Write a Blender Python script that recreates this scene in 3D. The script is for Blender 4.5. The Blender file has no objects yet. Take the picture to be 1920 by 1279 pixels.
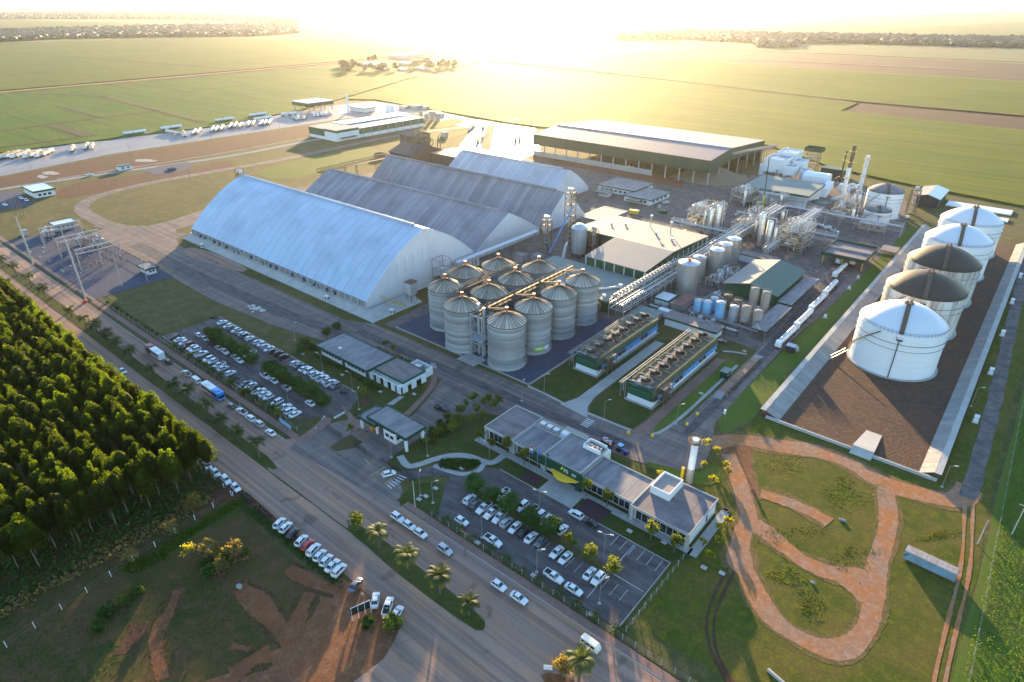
import bpy, bmesh, math, random
import numpy as np
from mathutils import Vector, Matrix
R = math.radians
rng = random.Random(7)
scene = bpy.context.scene
C = scene.collection

# ------------------------------------------------------------------ camera, sky, sun, exposure
# The world axes follow the factory grid: +x runs along the avenue, +y runs away from it. Units are metres.
CAM_H, YAW, PITCH, LENS = 120.0, R(40.0), math.atan(637.5 / 1200.0), 22.5
cd = bpy.data.cameras.new('camera')
cd.lens = LENS; cd.sensor_width = 36.0; cd.clip_start = 1.0; cd.clip_end = 120000.0
cam = bpy.data.objects.new('camera', cd); C.objects.link(cam)
cam.location = (0, 0, CAM_H); cam.rotation_euler = (math.pi / 2 - PITCH, 0, YAW)
scene.camera = cam

SUN_EL, SUN_AZ = R(7.9), R(40.0 - 1.2)          # azimuth measured counter-clockwise from +y
sdir = Vector((-math.sin(SUN_AZ) * math.cos(SUN_EL), math.cos(SUN_AZ) * math.cos(SUN_EL), math.sin(SUN_EL)))
w = bpy.data.worlds.new('World'); scene.world = w; w.use_nodes = True
wn = w.node_tree; wn.nodes.clear()
sky = wn.nodes.new('ShaderNodeTexSky'); sky.sky_type = 'NISHITA'; sky.sun_disc = False
sky.sun_elevation = SUN_EL; sky.sun_rotation = -SUN_AZ
sky.altitude = 300; sky.air_density = 1.0; sky.dust_density = 0.2; sky.ozone_density = 2.2
bg = wn.nodes.new('ShaderNodeBackground'); bg.inputs['Strength'].default_value = 0.15
wo = wn.nodes.new('ShaderNodeOutputWorld')
wn.links.new(sky.outputs[0], bg.inputs[0]); wn.links.new(bg.outputs[0], wo.inputs[0])
sl = bpy.data.lights.new('sun', 'SUN'); sl.energy = 4.3; sl.angle = R(0.6); sl.color = (1.0, 0.70, 0.36)
sun = bpy.data.objects.new('sun', sl); C.objects.link(sun)
sun.rotation_euler = sdir.to_track_quat('Z', 'Y').to_euler()
vs = scene.view_settings
vs.view_transform = 'Standard'; vs.look = 'None'; vs.exposure = 2.3; vs.gamma = 1.0; vs.use_curve_mapping = False
cy = scene.cycles
cy.max_bounces = 5; cy.diffuse_bounces = 3; cy.glossy_bounces = 2; cy.transmission_bounces = 3
cy.transparent_max_bounces = 6; cy.volume_bounces = 0; cy.use_denoising = True
cy.caustics_reflective = False; cy.caustics_refractive = False

# ------------------------------------------------------------------ survey: photo point -> place on the site
_F = 1200.0; _S, _C = math.sin(PITCH), math.cos(PITCH); _cy, _sy = math.cos(YAW), math.sin(YAW)
def at(px, py, z=0.0):
    xr = (px - 960) / _F; yr = (py - 639.5) / _F
    t = (CAM_H - z) / (_S + yr * _C)
    x, y = xr * t, t * (_C - yr * _S)
    return (x * _cy - y * _sy, x * _sy + y * _cy)
def to_px(p):
    x, y = p[0] * _cy + p[1] * _sy, -p[0] * _sy + p[1] * _cy
    dz = p[2] - CAM_H
    zc = y * _C - dz * _S
    if zc <= 1: return None
    return (960 + _F * x / zc, 639.5 - _F * (y * _S + dz * _C) / zc)
def zoomer(x0, y0, k):
    return lambda x, y, z=0.0: at(x0 + x * k, y0 + y * k, z)

# ------------------------------------------------------------------ materials
MATS = {}
def nodes_of(name):
    m = bpy.data.materials.new(name); m.use_nodes = True
    nt = m.node_tree; nt.nodes.clear()
    return m, nt, nt.nodes, nt.links
def mixc(nt, fac, a, b, blend='MIX'):
    n = nt.nodes.new('ShaderNodeMix'); n.data_type = 'RGBA'; n.blend_type = blend
    for s, v in ((n.inputs[0], fac), (n.inputs[6], a), (n.inputs[7], b)):
        if hasattr(v, 'is_output'): nt.links.new(v, s)
        elif isinstance(v, (int, float)): s.default_value = v
        else: s.default_value = (*v, 1) if len(v) == 3 else v
    return n.outputs[2]
def noise(nt, vec, scale, detail=4, rough=0.6, dist=0.0):
    n = nt.nodes.new('ShaderNodeTexNoise'); n.inputs['Scale'].default_value = scale
    n.inputs['Detail'].default_value = detail; n.inputs['Roughness'].default_value = rough
    n.inputs['Distortion'].default_value = dist
    nt.links.new(vec, n.inputs['Vector']); return n.outputs['Fac']
def ramp(nt, fac, lo, hi):
    n = nt.nodes.new('ShaderNodeMapRange'); n.inputs[1].default_value = lo; n.inputs[2].default_value = hi
    nt.links.new(fac, n.inputs[0]); return n.outputs[0]
def posn(nt, scale=(1, 1, 1), rot=0.0, local=False):
    if local:
        g = nt.nodes.new('ShaderNodeTexCoord'); o = g.outputs['Object']
    else:
        g = nt.nodes.new('ShaderNodeNewGeometry'); o = g.outputs['Position']
    if scale == (1, 1, 1) and rot == 0: return o
    m = nt.nodes.new('ShaderNodeMapping'); m.inputs['Scale'].default_value = scale
    m.inputs['Rotation'].default_value = (0, 0, rot)
    nt.links.new(o, m.inputs['Vector']); return m.outputs[0]
def finish(m, nt, col, rough=0.7, metal=0.0, bump=None, bstr=0.3, bdist=0.05, spec=0.3, transl=0.0, tcol=None):
    b = nt.nodes.new('ShaderNodeBsdfPrincipled')
    if hasattr(col, 'is_output'): nt.links.new(col, b.inputs['Base Color'])
    else: b.inputs['Base Color'].default_value = (*col, 1)
    if hasattr(rough, 'is_output'): nt.links.new(rough, b.inputs['Roughness'])
    else: b.inputs['Roughness'].default_value = rough
    b.inputs['Metallic'].default_value = metal
    b.inputs['Specular IOR Level'].default_value = spec
    if bump is not None:
        n = nt.nodes.new('ShaderNodeBump'); n.inputs['Strength'].default_value = bstr; n.inputs['Distance'].default_value = bdist
        nt.links.new(bump, n.inputs['Height']); nt.links.new(n.outputs[0], b.inputs['Normal'])
    out = nt.nodes.new('ShaderNodeOutputMaterial'); s = b.outputs[0]
    if transl:
        t = nt.nodes.new('ShaderNodeBsdfTranslucent'); c = tcol or col
        if hasattr(c, 'is_output'): nt.links.new(c, t.inputs[0])
        else: t.inputs[0].default_value = (*c, 1)
        x = nt.nodes.new('ShaderNodeMixShader'); x.inputs[0].default_value = transl
        nt.links.new(s, x.inputs[1]); nt.links.new(t.outputs[0], x.inputs[2]); s = x.outputs[0]
    nt.links.new(s, out.inputs['Surface'])
    return m
def rnd_value(nt, col, amt):
    o = nt.nodes.new('ShaderNodeObjectInfo'); h = nt.nodes.new('ShaderNodeHueSaturation')
    nt.links.new(ramp_out(nt, o.outputs['Random'], 1 - amt, 1 + amt), h.inputs['Value'])
    if hasattr(col, 'is_output'): nt.links.new(col, h.inputs['Color'])
    else: h.inputs['Color'].default_value = (*col, 1)
    return h.outputs[0]
def ramp_out(nt, fac, lo, hi):
    n = nt.nodes.new('ShaderNodeMapRange'); n.inputs[3].default_value = lo; n.inputs[4].default_value = hi
    nt.links.new(fac, n.inputs[0]); return n.outputs[0]
def plain(name, c, rough=0.6, metal=0.0, dirt=0.25, dcol=None, scale=0.4, rnd=0.0, spec=0.35, stretch=(1, 1, 1), bstr=0.0):
    """painted / metal / concrete surface with uneven grime"""
    m, nt, N, L = nodes_of(name)
    v = posn(nt, stretch)
    f = noise(nt, v, scale, 5, 0.65)
    f2 = noise(nt, posn(nt), scale * 9, 3, 0.6)
    d = dcol or tuple(x * 0.45 for x in c)
    col = mixc(nt, ramp(nt, f, 0.40, 0.66), c, tuple(c[i] * (1 - dirt) + d[i] * dirt for i in range(3)))
    col = mixc(nt, ramp(nt, f2, 0.3, 1.0), col, tuple(x * (1 - dirt * 0.5) for x in c))
    if rnd: col = rnd_value(nt, col, rnd)
    MATS[name] = finish(m, nt, col, rough, metal, f2 if bstr else None, bstr, 0.05, spec)
    return MATS[name]
def ground_mat(name, stops, scale=0.05, fine=1.5, rough=0.95, bstr=0.35, bdist=0.12, stretch=(1, 1, 1), rot=0.0, speck=None, fc=(0.5, 1.42), lanes=None):
    """soil, grass and asphalt: three colours mixed over three sizes of patch"""
    m, nt, N, L = nodes_of(name)
    v = posn(nt, stretch, rot)
    big = noise(nt, v, scale, 6, 0.62, 0.4); mid = noise(nt, v, scale * 6, 5, 0.65); fin = noise(nt, posn(nt), fine, 4, 0.7)
    col = mixc(nt, ramp(nt, big, 0.38, 0.62), stops[0], stops[1])
    col = mixc(nt, ramp(nt, mid, 0.48, 0.72), col, stops[2])
    col = mixc(nt, ramp(nt, fin, 0.15, 0.85), mixc(nt, 1.0, col, (fc[0],) * 3, 'MULTIPLY'), mixc(nt, 1.0, col, (fc[1],) * 3, 'MULTIPLY'))
    if lanes:
        ln = noise(nt, posn(nt, lanes), 0.55, 4, 0.65); col = mixc(nt, ramp(nt, ln, 0.42, 0.62), col, mixc(nt, 1.0, col, (0.66, 0.67, 0.70), 'MULTIPLY'))
        st = noise(nt, posn(nt), 0.16, 3, 0.5, 1.0); col = mixc(nt, ramp(nt, st, 0.62, 0.70), col, mixc(nt, 1.0, col, (0.72, 0.70, 0.70), 'MULTIPLY'))
    if speck:
        s = noise(nt, posn(nt), speck[1], 3, 0.5)
        col = mixc(nt, ramp(nt, s, speck[2], speck[2] + 0.06), col, speck[0])
    MATS[name] = finish(m, nt, col, rough, 0, fin, bstr, bdist, 0.15)
    return MATS[name]
def leaf_mat(name, c, c2, transl=0.45, scale=0.35, rnd=0.22, tm=(3.6, 3.0)):
    m, nt, N, L = nodes_of(name)
    col = mixc(nt, ramp(nt, noise(nt, posn(nt), scale, 3, 0.6), 0.35, 0.65), c, c2)
    col = rnd_value(nt, col, rnd)
    t = mixc(nt, 1.0, col, (tm[0], tm[1], 0.7), 'MULTIPLY')
    MATS[name] = finish(m, nt, col, 0.6, 0, None, 0, 0, 0.25, transl, t)
    return MATS[name]
def crop_mat(name, c, c2, c3, rows=1.2, rot=0.0, big=0.006):
    """planted field: drill rows, uneven stand, broad patches"""
    m, nt, N, L = nodes_of(name)
    v = posn(nt, (1, 1, 1), rot)
    st = posn(nt, (0.05, 1.0, 1.0), rot)
    b = noise(nt, v, big, 6, 0.6, 0.5); md = noise(nt, st, 0.10, 5, 0.7); f = noise(nt, posn(nt), 0.9, 4, 0.7)
    row = noise(nt, posn(nt, (0.02, 1.0, 1.0), rot), rows, 2, 0.5)
    col = mixc(nt, ramp(nt, b, 0.4, 0.62), c, c2)
    col = mixc(nt, ramp(nt, md, 0.45, 0.75), col, c3)
    col = mixc(nt, ramp(nt, row, 0.35, 0.7), mixc(nt, 1.0, col, (0.7, 0.74, 0.7), 'MULTIPLY'), mixc(nt, 1.0, col, (1.18, 1.12, 1.0), 'MULTIPLY'))
    MATS[name] = finish(m, nt, col, 0.85, 0, f, 1.0, 0.9, 0.1)
    return MATS[name]
def sheet_metal(name, c, c2, rough=0.4, metal=0.6, axis=0, pitch=1.0, rnd=0.08, streak=0.5):
    """ribbed roofing: ribs and run-off streaks follow the fall of the roof"""
    m, nt, N, L = nodes_of(name)
    s = [0.04, 0.04, 0.04]; s[axis] = 1.0
    st = noise(nt, posn(nt, tuple(s)), 0.8, 5, 0.7)
    blot = noise(nt, posn(nt), 0.06, 5, 0.6)
    col = mixc(nt, ramp(nt, st, 0.35, 0.75), c, mixc(nt, streak, c, c2))
    col = mixc(nt, ramp(nt, blot, 0.45, 0.75), col, c2)
    if rnd: col = rnd_value(nt, col, rnd)
    rib = noise(nt, posn(nt, tuple(s)), pitch * 3, 1, 0.4)
    rr = ramp_out(nt, st, rough - 0.08, rough + 0.15)
    MATS[name] = finish(m, nt, col, rr, metal, rib, 0.25, 0.04, 0.4)
    return MATS[name]

ground_mat('grass_rough', ((0.10, 0.085, 0.028), (0.055, 0.066, 0.016), (0.15, 0.105, 0.045)), 0.03, 1.6)
ground_mat('lawn', ((0.036, 0.058, 0.010), (0.060, 0.068, 0.015), (0.092, 0.074, 0.028)), 0.05, 2.0)
ground_mat('lawn_dry', ((0.115, 0.088, 0.020), (0.058, 0.076, 0.007), (0.135, 0.120, 0.012)), 0.075, 1.6)
ground_mat('clearing', ((0.085, 0.056, 0.020), (0.042, 0.048, 0.011), (0.135, 0.062, 0.030)), 0.05, 1.4, fc=(.65, 1.3))
ground_mat('clearing_soil', ((0.19, 0.072, 0.030), (0.145, 0.058, 0.028), (0.22, 0.10, 0.05)), 0.06, 1.6, fc=(.7, 1.25))
ground_mat('dirt_edge', ((0.16, 0.10, 0.04), (0.085, 0.078, 0.018), (0.24, 0.135, 0.065)), 0.35, 1.8)
ground_mat('soil_edge', ((0.085, 0.048, 0.018), (0.045, 0.040, 0.012), (0.12, 0.055, 0.026)), 0.3, 1.8)
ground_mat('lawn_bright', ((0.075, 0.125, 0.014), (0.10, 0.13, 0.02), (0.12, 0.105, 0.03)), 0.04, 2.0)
ground_mat('verge', ((0.085, 0.072, 0.030), (0.050, 0.060, 0.016), (0.14, 0.085, 0.05)), 0.09, 2.0)
ground_mat('asphalt', ((0.205, 0.158, 0.140), (0.162, 0.130, 0.120), (0.29, 0.20, 0.155)), 0.05, 3.0, 0.85, 0.15, 0.03, (1, 0.25, 1), fc=(.85, 1.12), lanes=(.02, 1, 1))
ground_mat('asphalt_dark', ((0.122, 0.100, 0.097), (0.100, 0.083, 0.082), (0.16, 0.126, 0.115)), 0.07, 3.0, 0.8, 0.15, 0.03, (0.25, 1, 1), fc=(.85, 1.12), lanes=(.3, .8, 1))
ground_mat('asphalt_dusty', ((0.36, 0.225, 0.160), (0.27, 0.185, 0.150), (0.43, 0.225, 0.130)), 0.05, 2.0, 0.9, 0.15, 0.03, (0.15, 1, 1), fc=(.86, 1.12), lanes=(.012, 1, 1))
ground_mat('yard', ((0.165, 0.135, 0.122), (0.13, 0.11, 0.104), (0.23, 0.165, 0.135)), 0.05, 2.0, 0.88, 0.2, 0.04, fc=(.8, 1.15), lanes=(.4, .4, 1))
ground_mat('yard_pale', ((0.24, 0.22, 0.225), (0.19, 0.175, 0.185), (0.29, 0.25, 0.235)), 0.04, 1.5, 0.6, 0.15, 0.03, fc=(.85, 1.12))
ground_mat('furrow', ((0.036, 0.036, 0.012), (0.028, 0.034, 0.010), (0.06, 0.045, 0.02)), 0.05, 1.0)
ground_mat('dirt', ((0.20, 0.080, 0.036), (0.15, 0.066, 0.034), (0.25, 0.125, 0.068)), 0.06, 1.6, 0.95, 0.5, 0.12)
ground_mat('dirt_red', ((0.092, 0.040, 0.024), (0.074, 0.036, 0.023), (0.125, 0.060, 0.035)), 0.04, 1.6, 0.95, 0.5, 0.12)
ground_mat('dirt_track', ((0.33, 0.130, 0.046), (0.26, 0.155, 0.105), (0.36, 0.22, 0.145)), 0.11, 1.8, 0.95, 0.4, 0.08, fc=(.72, 1.25))  # sunlit orange and shaded pinkish-grey are both put into the soil colour
ground_mat('dirt_bund', ((0.115, 0.062, 0.038), (0.085, 0.054, 0.040), (0.17, 0.088, 0.05)), 0.09, 1.3, 0.95, 0.9, 0.2)
ground_mat('gravel_blue', ((0.058, 0.068, 0.105), (0.050, 0.060, 0.092), (0.085, 0.090, 0.115)), 0.08, 4.0, 0.9, 0.4, 0.05, fc=(.75, 1.2))
ground_mat('brick_walk', ((0.23, 0.135, 0.105), (0.19, 0.115, 0.095), (0.26, 0.165, 0.135)), 0.12, 3.0, 0.9, 0.2, 0.03, fc=(.8, 1.15))
ground_mat('concrete_floor', ((0.35, 0.33, 0.31), (0.29, 0.275, 0.26), (0.40, 0.375, 0.35)), 0.10, 2.0, 0.85, 0.1, 0.03, fc=(.88, 1.1))
ground_mat('soil_plough', ((0.062, 0.030, 0.019), (0.048, 0.025, 0.017), (0.085, 0.045, 0.03)), 0.006, 0.5, 0.95, 0.6, 0.4, (0.15, 1, 1))
crop_mat('crop_green', (0.042, 0.110, 0.003), (0.070, 0.118, 0.004), (0.026, 0.068, 0.003), 0.8, 0.0)
crop_mat('crop_gold', (0.105, 0.128, 0.002), (0.070, 0.112, 0.002), (0.155, 0.135, 0.003), 0.5, 0.0)
crop_mat('crop_olive', (0.085, 0.108, 0.007), (0.062, 0.098, 0.006), (0.115, 0.110, 0.012), 0.5, 0.0)
crop_mat('crop_pale', (0.21, 0.19, 0.09), (0.18, 0.17, 0.075), (0.25, 0.20, 0.11), 0.5, 0.0)

plain('concrete', (0.42, 0.40, 0.375), 0.85, 0, 0.4, scale=0.25)
plain('concrete_old', (0.30, 0.285, 0.27), 0.9, 0, 0.5, scale=0.3, rnd=0.12)
plain('white_paint', (0.66, 0.67, 0.68), 0.5, 0, 0.16, (0.4, 0.34, 0.28), 0.3)
plain('white_tank', (0.71, 0.72, 0.74), 0.4, 0, 0.10, (0.5, 0.42, 0.36), 0.12, stretch=(1, 1, 0.2))
plain('rusty_tank', (0.70, 0.67, 0.63), 0.5, 0, 0.95, (0.13, 0.085, 0.05), 0.40, stretch=(1, 1, 0.10))
plain('dark_dome', (0.070, 0.050, 0.033), 0.6, 0.0, 0.5, (0.03, 0.024, 0.02), 0.10)
plain('white_dome', (0.60, 0.62, 0.66), 0.45, 0, 0.2, (0.4, 0.38, 0.36), 0.10)
plain('green_clad', (0.006, 0.085, 0.042), 0.5, 0, 0.3, rnd=0.05)
plain('green_dark', (0.005, 0.050, 0.030), 0.55, 0, 0.3)
plain('green_old', (0.070, 0.115, 0.070), 0.7, 0, 0.75, (0.16, 0.125, 0.05), 0.9, stretch=(1, 1, 0.12), rnd=0.15)
plain('roof_green', (0.030, 0.085, 0.062), 0.55, 0, 0.3)
plain('roof_flat', (0.24, 0.225, 0.24), 0.7, 0, 0.85, (0.09, 0.08, 0.085), 0.5, stretch=(1, 0.25, 1), rnd=0.05)
plain('roof_brown', (0.22, 0.175, 0.175), 0.75, 0, 0.8, (0.08, 0.065, 0.065), 0.5, stretch=(0.3, 1, 1), rnd=0.05)
plain('roof_beige', (0.33, 0.28, 0.245), 0.8, 0.0, 0.35, (0.24, 0.2, 0.18), 0.12)
plain('roof_greygreen', (0.19, 0.225, 0.205), 0.75, 0.0, 0.3, (0.12, 0.13, 0.12), 0.1)
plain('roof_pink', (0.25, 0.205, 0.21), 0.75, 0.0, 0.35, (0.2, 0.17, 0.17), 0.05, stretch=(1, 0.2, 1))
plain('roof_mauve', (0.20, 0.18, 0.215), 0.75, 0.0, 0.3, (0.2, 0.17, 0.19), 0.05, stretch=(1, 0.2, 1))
plain('steel_grey', (0.34, 0.35, 0.37), 0.45, 0.5, 0.4)
plain('steel_light', (0.52, 0.53, 0.55), 0.42, 0.55, 0.35)
plain('steel_blue', (0.30, 0.37, 0.46), 0.5, 0.3, 0.35)
plain('stainless', (0.60, 0.58, 0.56), 0.33, 0.75, 0.4, (0.34, 0.27, 0.21), 0.5, stretch=(1, 1, 0.15))
plain('galv_rust', (0.165, 0.125, 0.085), 0.75, 0.1, 0.7, (0.08, 0.045, 0.025), 0.8)
plain('steel_yellow', (0.50, 0.36, 0.08), 0.6, 0.0, 0.5, (0.25, 0.16, 0.06), 0.9)
plain('dark_steel', (0.045, 0.042, 0.045), 0.6, 0.2, 0.3)
plain('black', (0.018, 0.018, 0.02), 0.6, 0, 0.2)
plain('glass_dark', (0.016, 0.02, 0.026), 0.08, 0, 0.05, spec=0.8)
plain('red_cap', (0.55, 0.09, 0.03), 0.5, 0, 0.3)
plain('blue_paint', (0.05, 0.25, 0.55), 0.5, 0, 0.3)
plain('blue_louver', (0.03, 0.22, 0.50), 0.5, 0, 0.35, rnd=0.15)
plain('blue_tote', (0.22, 0.47, 0.68), 0.35, 0, 0.3, rnd=0.1)
plain('yellow_paint', (0.72, 0.50, 0.03), 0.5, 0, 0.2)
plain('orange_paint', (0.70, 0.22, 0.02), 0.5, 0, 0.2)
plain('logo_yellow', (0.80, 0.48, 0.03), 0.5, 0, 0.05)
plain('logo_green', (0.35, 0.60, 0.04), 0.5, 0, 0.05)
plain('flag_blue', (0.04, 0.16, 0.50), 0.7, 0, 0.1)
plain('flag_red', (0.45, 0.04, 0.05), 0.7, 0, 0.1)
plain('line_white', (0.62, 0.61, 0.60), 0.8, 0, 0.5, (0.2, 0.18, 0.17), 1.5)
plain('line_yellow', (0.50, 0.36, 0.08), 0.8, 0, 0.5, (0.2, 0.15, 0.1), 1.5)
plain('kerb', (0.33, 0.31, 0.29), 0.9, 0, 0.5, scale=0.8)
plain('container_blue', (0.23, 0.36, 0.46), 0.6, 0.1, 0.55, (0.20, 0.11, 0.07), 0.5)
plain('container_roof', (0.36, 0.31, 0.29), 0.7, 0.1, 0.6, (0.2, 0.10, 0.06), 0.5)
plain('bark', (0.16, 0.115, 0.075), 0.9, 0, 0.5, scale=2.0)
plain('bark_pale', (0.13, 0.10, 0.075), 0.9, 0, 0.5, scale=1.5)
plain('pole_grey', (0.24, 0.24, 0.24), 0.7, 0.1, 0.3)
plain('pole_wood', (0.17, 0.12, 0.085), 0.9, 0, 0.4)
plain('tyre', (0.02, 0.02, 0.021), 0.8, 0, 0.2)
plain('rubble', (0.55, 0.52, 0.47), 0.9, 0, 0.4)
plain('grain', (0.42, 0.27, 0.10), 0.9, 0, 0.4, scale=2)
plain('woodchip', (0.26, 0.20, 0.13), 0.95, 0, 0.5, scale=0.5, bstr=0.6)
plain('skin', (0.36, 0.2, 0.13), 0.6, 0, 0.1)
plain('lamp_head', (0.45, 0.45, 0.44), 0.4, 0, 0.1)
plain('tail_red', (0.45, 0.02, 0.02), 0.3, 0, 0.1)
plain('head_clear', (0.7, 0.72, 0.75), 0.15, 0, 0.05, spec=0.7)
plain('tarp_white', (0.72, 0.72, 0.72), 0.6, 0, 0.15)
plain('flowers', (0.07, 0.026, 0.045), 0.9, 0, 0.7, (0.05, 0.04, 0.02), 1.5, bstr=0.6)
for nm, c in dict(white=(0.68, 0.69, 0.70), silver=(0.45, 0.46, 0.48), grey=(0.14, 0.15, 0.17), black=(0.02, 0.021, 0.024), red=(0.50, 0.025, 0.02),
                  maroon=(0.16, 0.03, 0.03), blue=(0.04, 0.10, 0.28), cream=(0.72, 0.68, 0.58), busblue=(0.02, 0.24, 0.62), tan=(0.44, 0.29, 0.13), navy=(0.03, 0.06, 0.16), busred=(0.20, 0.02, 0.03)).items():
    plain('car_' + nm, c, 0.28, 0.0 if nm in ('white', 'red', 'cream', 'tan') else 0.25, 0.12, (0.3, 0.22, 0.17), 0.7, spec=0.6)
sheet_metal('roof_w1', (0.40, 0.49, 0.60), (0.29, 0.36, 0.45), 0.42, 0.35, 0, 0.8, 0.045, 0.4)  # galvanised metal; the blue sky it reflects is put into the base colour
sheet_metal('roof_w2', (0.30, 0.30, 0.32), (0.15, 0.15, 0.17), 0.48, 0.45, 0, 1.0, 0.16, 0.9)
sheet_metal('roof_w4', (0.50, 0.51, 0.53), (0.36, 0.36, 0.38), 0.45, 0.45, 0, 1.0, 0.10, 0.6)
sheet_metal('wall_sheet', (0.64, 0.64, 0.68), (0.52, 0.51, 0.54), 0.5, 0.2, 1, 1.0, 0.04, 0.4)
sheet_metal('silo_wall', (0.37, 0.39, 0.41), (0.21, 0.21, 0.21), 0.45, 0.4, 2, 2.0, 0.24, 0.9)
sheet_metal('silo_roof', (0.50, 0.43, 0.34), (0.28, 0.22, 0.15), 0.34, 0.45, 2, 2.0, 0.30, 0.5)
sheet_metal('galv', (0.52, 0.54, 0.56), (0.40, 0.40, 0.40), 0.42, 0.5, 2, 2.0, 0.10, 0.6)
leaf_mat('leaf_euc', (0.027, 0.044, 0.0015), (0.013, 0.026, 0.0015), 0.6, 0.6, 0.42, (7.0, 5.8))
leaf_mat('leaf_dark', (0.022, 0.062, 0.009), (0.034, 0.080, 0.011), 0.3, 0.6, 0.2)
leaf_mat('leaf_mid', (0.060, 0.088, 0.016), (0.085, 0.11, 0.022), 0.45, 0.6, 0.25)
leaf_mat('leaf_yellow', (0.19, 0.19, 0.022), (0.13, 0.15, 0.02), 0.5, 0.7, 0.2)  # yellow of low sun on the small trees, put into the leaf colour
leaf_mat('leaf_palm', (0.034, 0.060, 0.012), (0.055, 0.070, 0.018), 0.3, 0.8, 0.22)
leaf_mat('leaf_straw', (0.17, 0.14, 0.06), (0.11, 0.10, 0.04), 0.4, 0.8, 0.2)
leaf_mat('leaf_crop', (0.052, 0.100, 0.006), (0.036, 0.078, 0.005), 0.45, 0.12, 0.05)
leaf_mat('leaf_far', (0.026, 0.036, 0.022), (0.034, 0.042, 0.024), 0.1, 0.02, 0.1)

# ------------------------------------------------------------------ mesh building
class MB:
    """collects simple solids; build() makes one mesh object of them"""
    def __init__(s): s.v = []; s.f = []
    def add(s, vs_, fs):
        o = len(s.v); s.v += [tuple(p) for p in vs_]; s.f += [tuple(i + o for i in f) for f in fs]; return s
    def box(s, x0, x1, y0, y1, z0, z1):
        return s.add([(x0, y0, z0), (x1, y0, z0), (x1, y1, z0), (x0, y1, z0), (x0, y0, z1), (x1, y0, z1), (x1, y1, z1), (x0, y1, z1)],
                     [(0, 3, 2, 1), (4, 5, 6, 7), (0, 1, 5, 4), (1, 2, 6, 5), (2, 3, 7, 6), (3, 0, 4, 7)])
    def cbox(s, cx, cy_, z0, lx, ly, h): return s.box(cx - lx / 2, cx + lx / 2, cy_ - ly / 2, cy_ + ly / 2, z0, z0 + h)
    def prism(s, poly, z0, z1):
        n = len(poly)
        return s.add([(x, y, z0) for x, y in poly] + [(x, y, z1) for x, y in poly],
                     [tuple(range(n))[::-1], tuple(range(n, 2 * n))] + [(i, (i + 1) % n, n + (i + 1) % n, n + i) for i in range(n)])
    def xprism(s, prof, x0, x1):            # profile in (y, z) swept along x
        n = len(prof)
        return s.add([(x0, y, z) for y, z in prof] + [(x1, y, z) for y, z in prof],
                     [tuple(range(n)), tuple(range(n, 2 * n))[::-1]] + [(i, n + i, n + (i + 1) % n, (i + 1) % n) for i in range(n)])
    def yprism(s, prof, y0, y1):            # profile in (x, z) swept along y
        n = len(prof)
        return s.add([(x, y0, z) for x, z in prof] + [(x, y1, z) for x, z in prof],
                     [tuple(range(n))[::-1], tuple(range(n, 2 * n))] + [(i, (i + 1) % n, n + (i + 1) % n, n + i) for i in range(n)])
    def lathe(s, prof, n=24, cx=0, cy_=0, a0=0.0, a1=None, cap=True):
        full = a1 is None; a1 = a0 + 2 * math.pi if full else a1
        k = n if full else n + 1; m = len(prof); vs_ = []; fs = []
        for i in range(k):
            t = a0 + (a1 - a0) * i / n; c, q = math.cos(t), math.sin(t)
            vs_ += [(cx + r * c, cy_ + r * q, z) for r, z in prof]
        for i in range(n):
            j = (i + 1) % k
            for a in range(m - 1): fs.append((i * m + a, j * m + a, j * m + a + 1, i * m + a + 1))
        if full and cap:
            if prof[0][0] > 1e-4: fs.append(tuple(i * m for i in range(k))[::-1])
            if prof[-1][0] > 1e-4: fs.append(tuple(i * m + m - 1 for i in range(k)))
        return s.add(vs_, fs)
    def cyl(s, cx, cy_, z0, z1, r, n=12, r2=None): return s.lathe([(r, z0), (r if r2 is None else r2, z1)], n, cx, cy_)
    def tube(s, p, q, r, n=6, r2=None):
        p = Vector(p); q = Vector(q); d = (q - p)
        if d.length < 1e-6: return s
        d.normalize(); u = d.orthogonal().normalized(); w_ = d.cross(u); r2 = r if r2 is None else r2
        vs_ = []
        for c, rr in ((p, r), (q, r2)):
            for i in range(n):
                t = 2 * math.pi * i / n; vs_.append(c + (u * math.cos(t) + w_ * math.sin(t)) * rr)
        return s.add(vs_, [tuple(range(n))[::-1], tuple(range(n, 2 * n))] + [(i, (i + 1) % n, n + (i + 1) % n, n + i) for i in range(n)])
    def path(s, pts, r, n=6):
        for p, q in zip(pts, pts[1:]): s.tube(p, q, r, n)
        return s
    def bar(s, p, q, wd):                   # square section member
        return s.tube(p, q, wd * 0.7, 4)
    def quad(s, *p): return s.add(p, [tuple(range(len(p)))])
    def mesh(s, name, mat, smooth=True):
        me = bpy.data.meshes.new(name); me.from_pydata(s.v, [], s.f)
        bm = bmesh.new(); bm.from_mesh(me); bmesh.ops.recalc_face_normals(bm, faces=bm.faces); bm.to_mesh(me); bm.free()
        if smooth:
            me.polygons.foreach_set('use_smooth', [True] * len(me.polygons)); me.set_sharp_from_angle(angle=R(32))
        if mat: me.materials.append(MATS[mat])
        return me
    def build(s, name, mat, parent=None, loc=None, smooth=True):
        o = bpy.data.objects.new(name, s.mesh(name, mat, smooth)); C.objects.link(o)
        if parent: o.parent = parent
        if loc: o.location = loc
        return o
def tag(o, label=None, cat=None, group=None, kind=None):
    if label: o['label'] = label
    if cat: o['category'] = cat
    if group: o['group'] = group
    if kind: o['kind'] = kind
    return o
def thing(name, label, cat, loc=(0, 0, 0), rz=0.0, group=None):
    o = bpy.data.objects.new(name, None); C.objects.link(o); o.empty_display_size = 0.5
    o.location = loc; o.rotation_euler = (0, 0, rz)
    return tag(o, label, cat, group)
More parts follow.
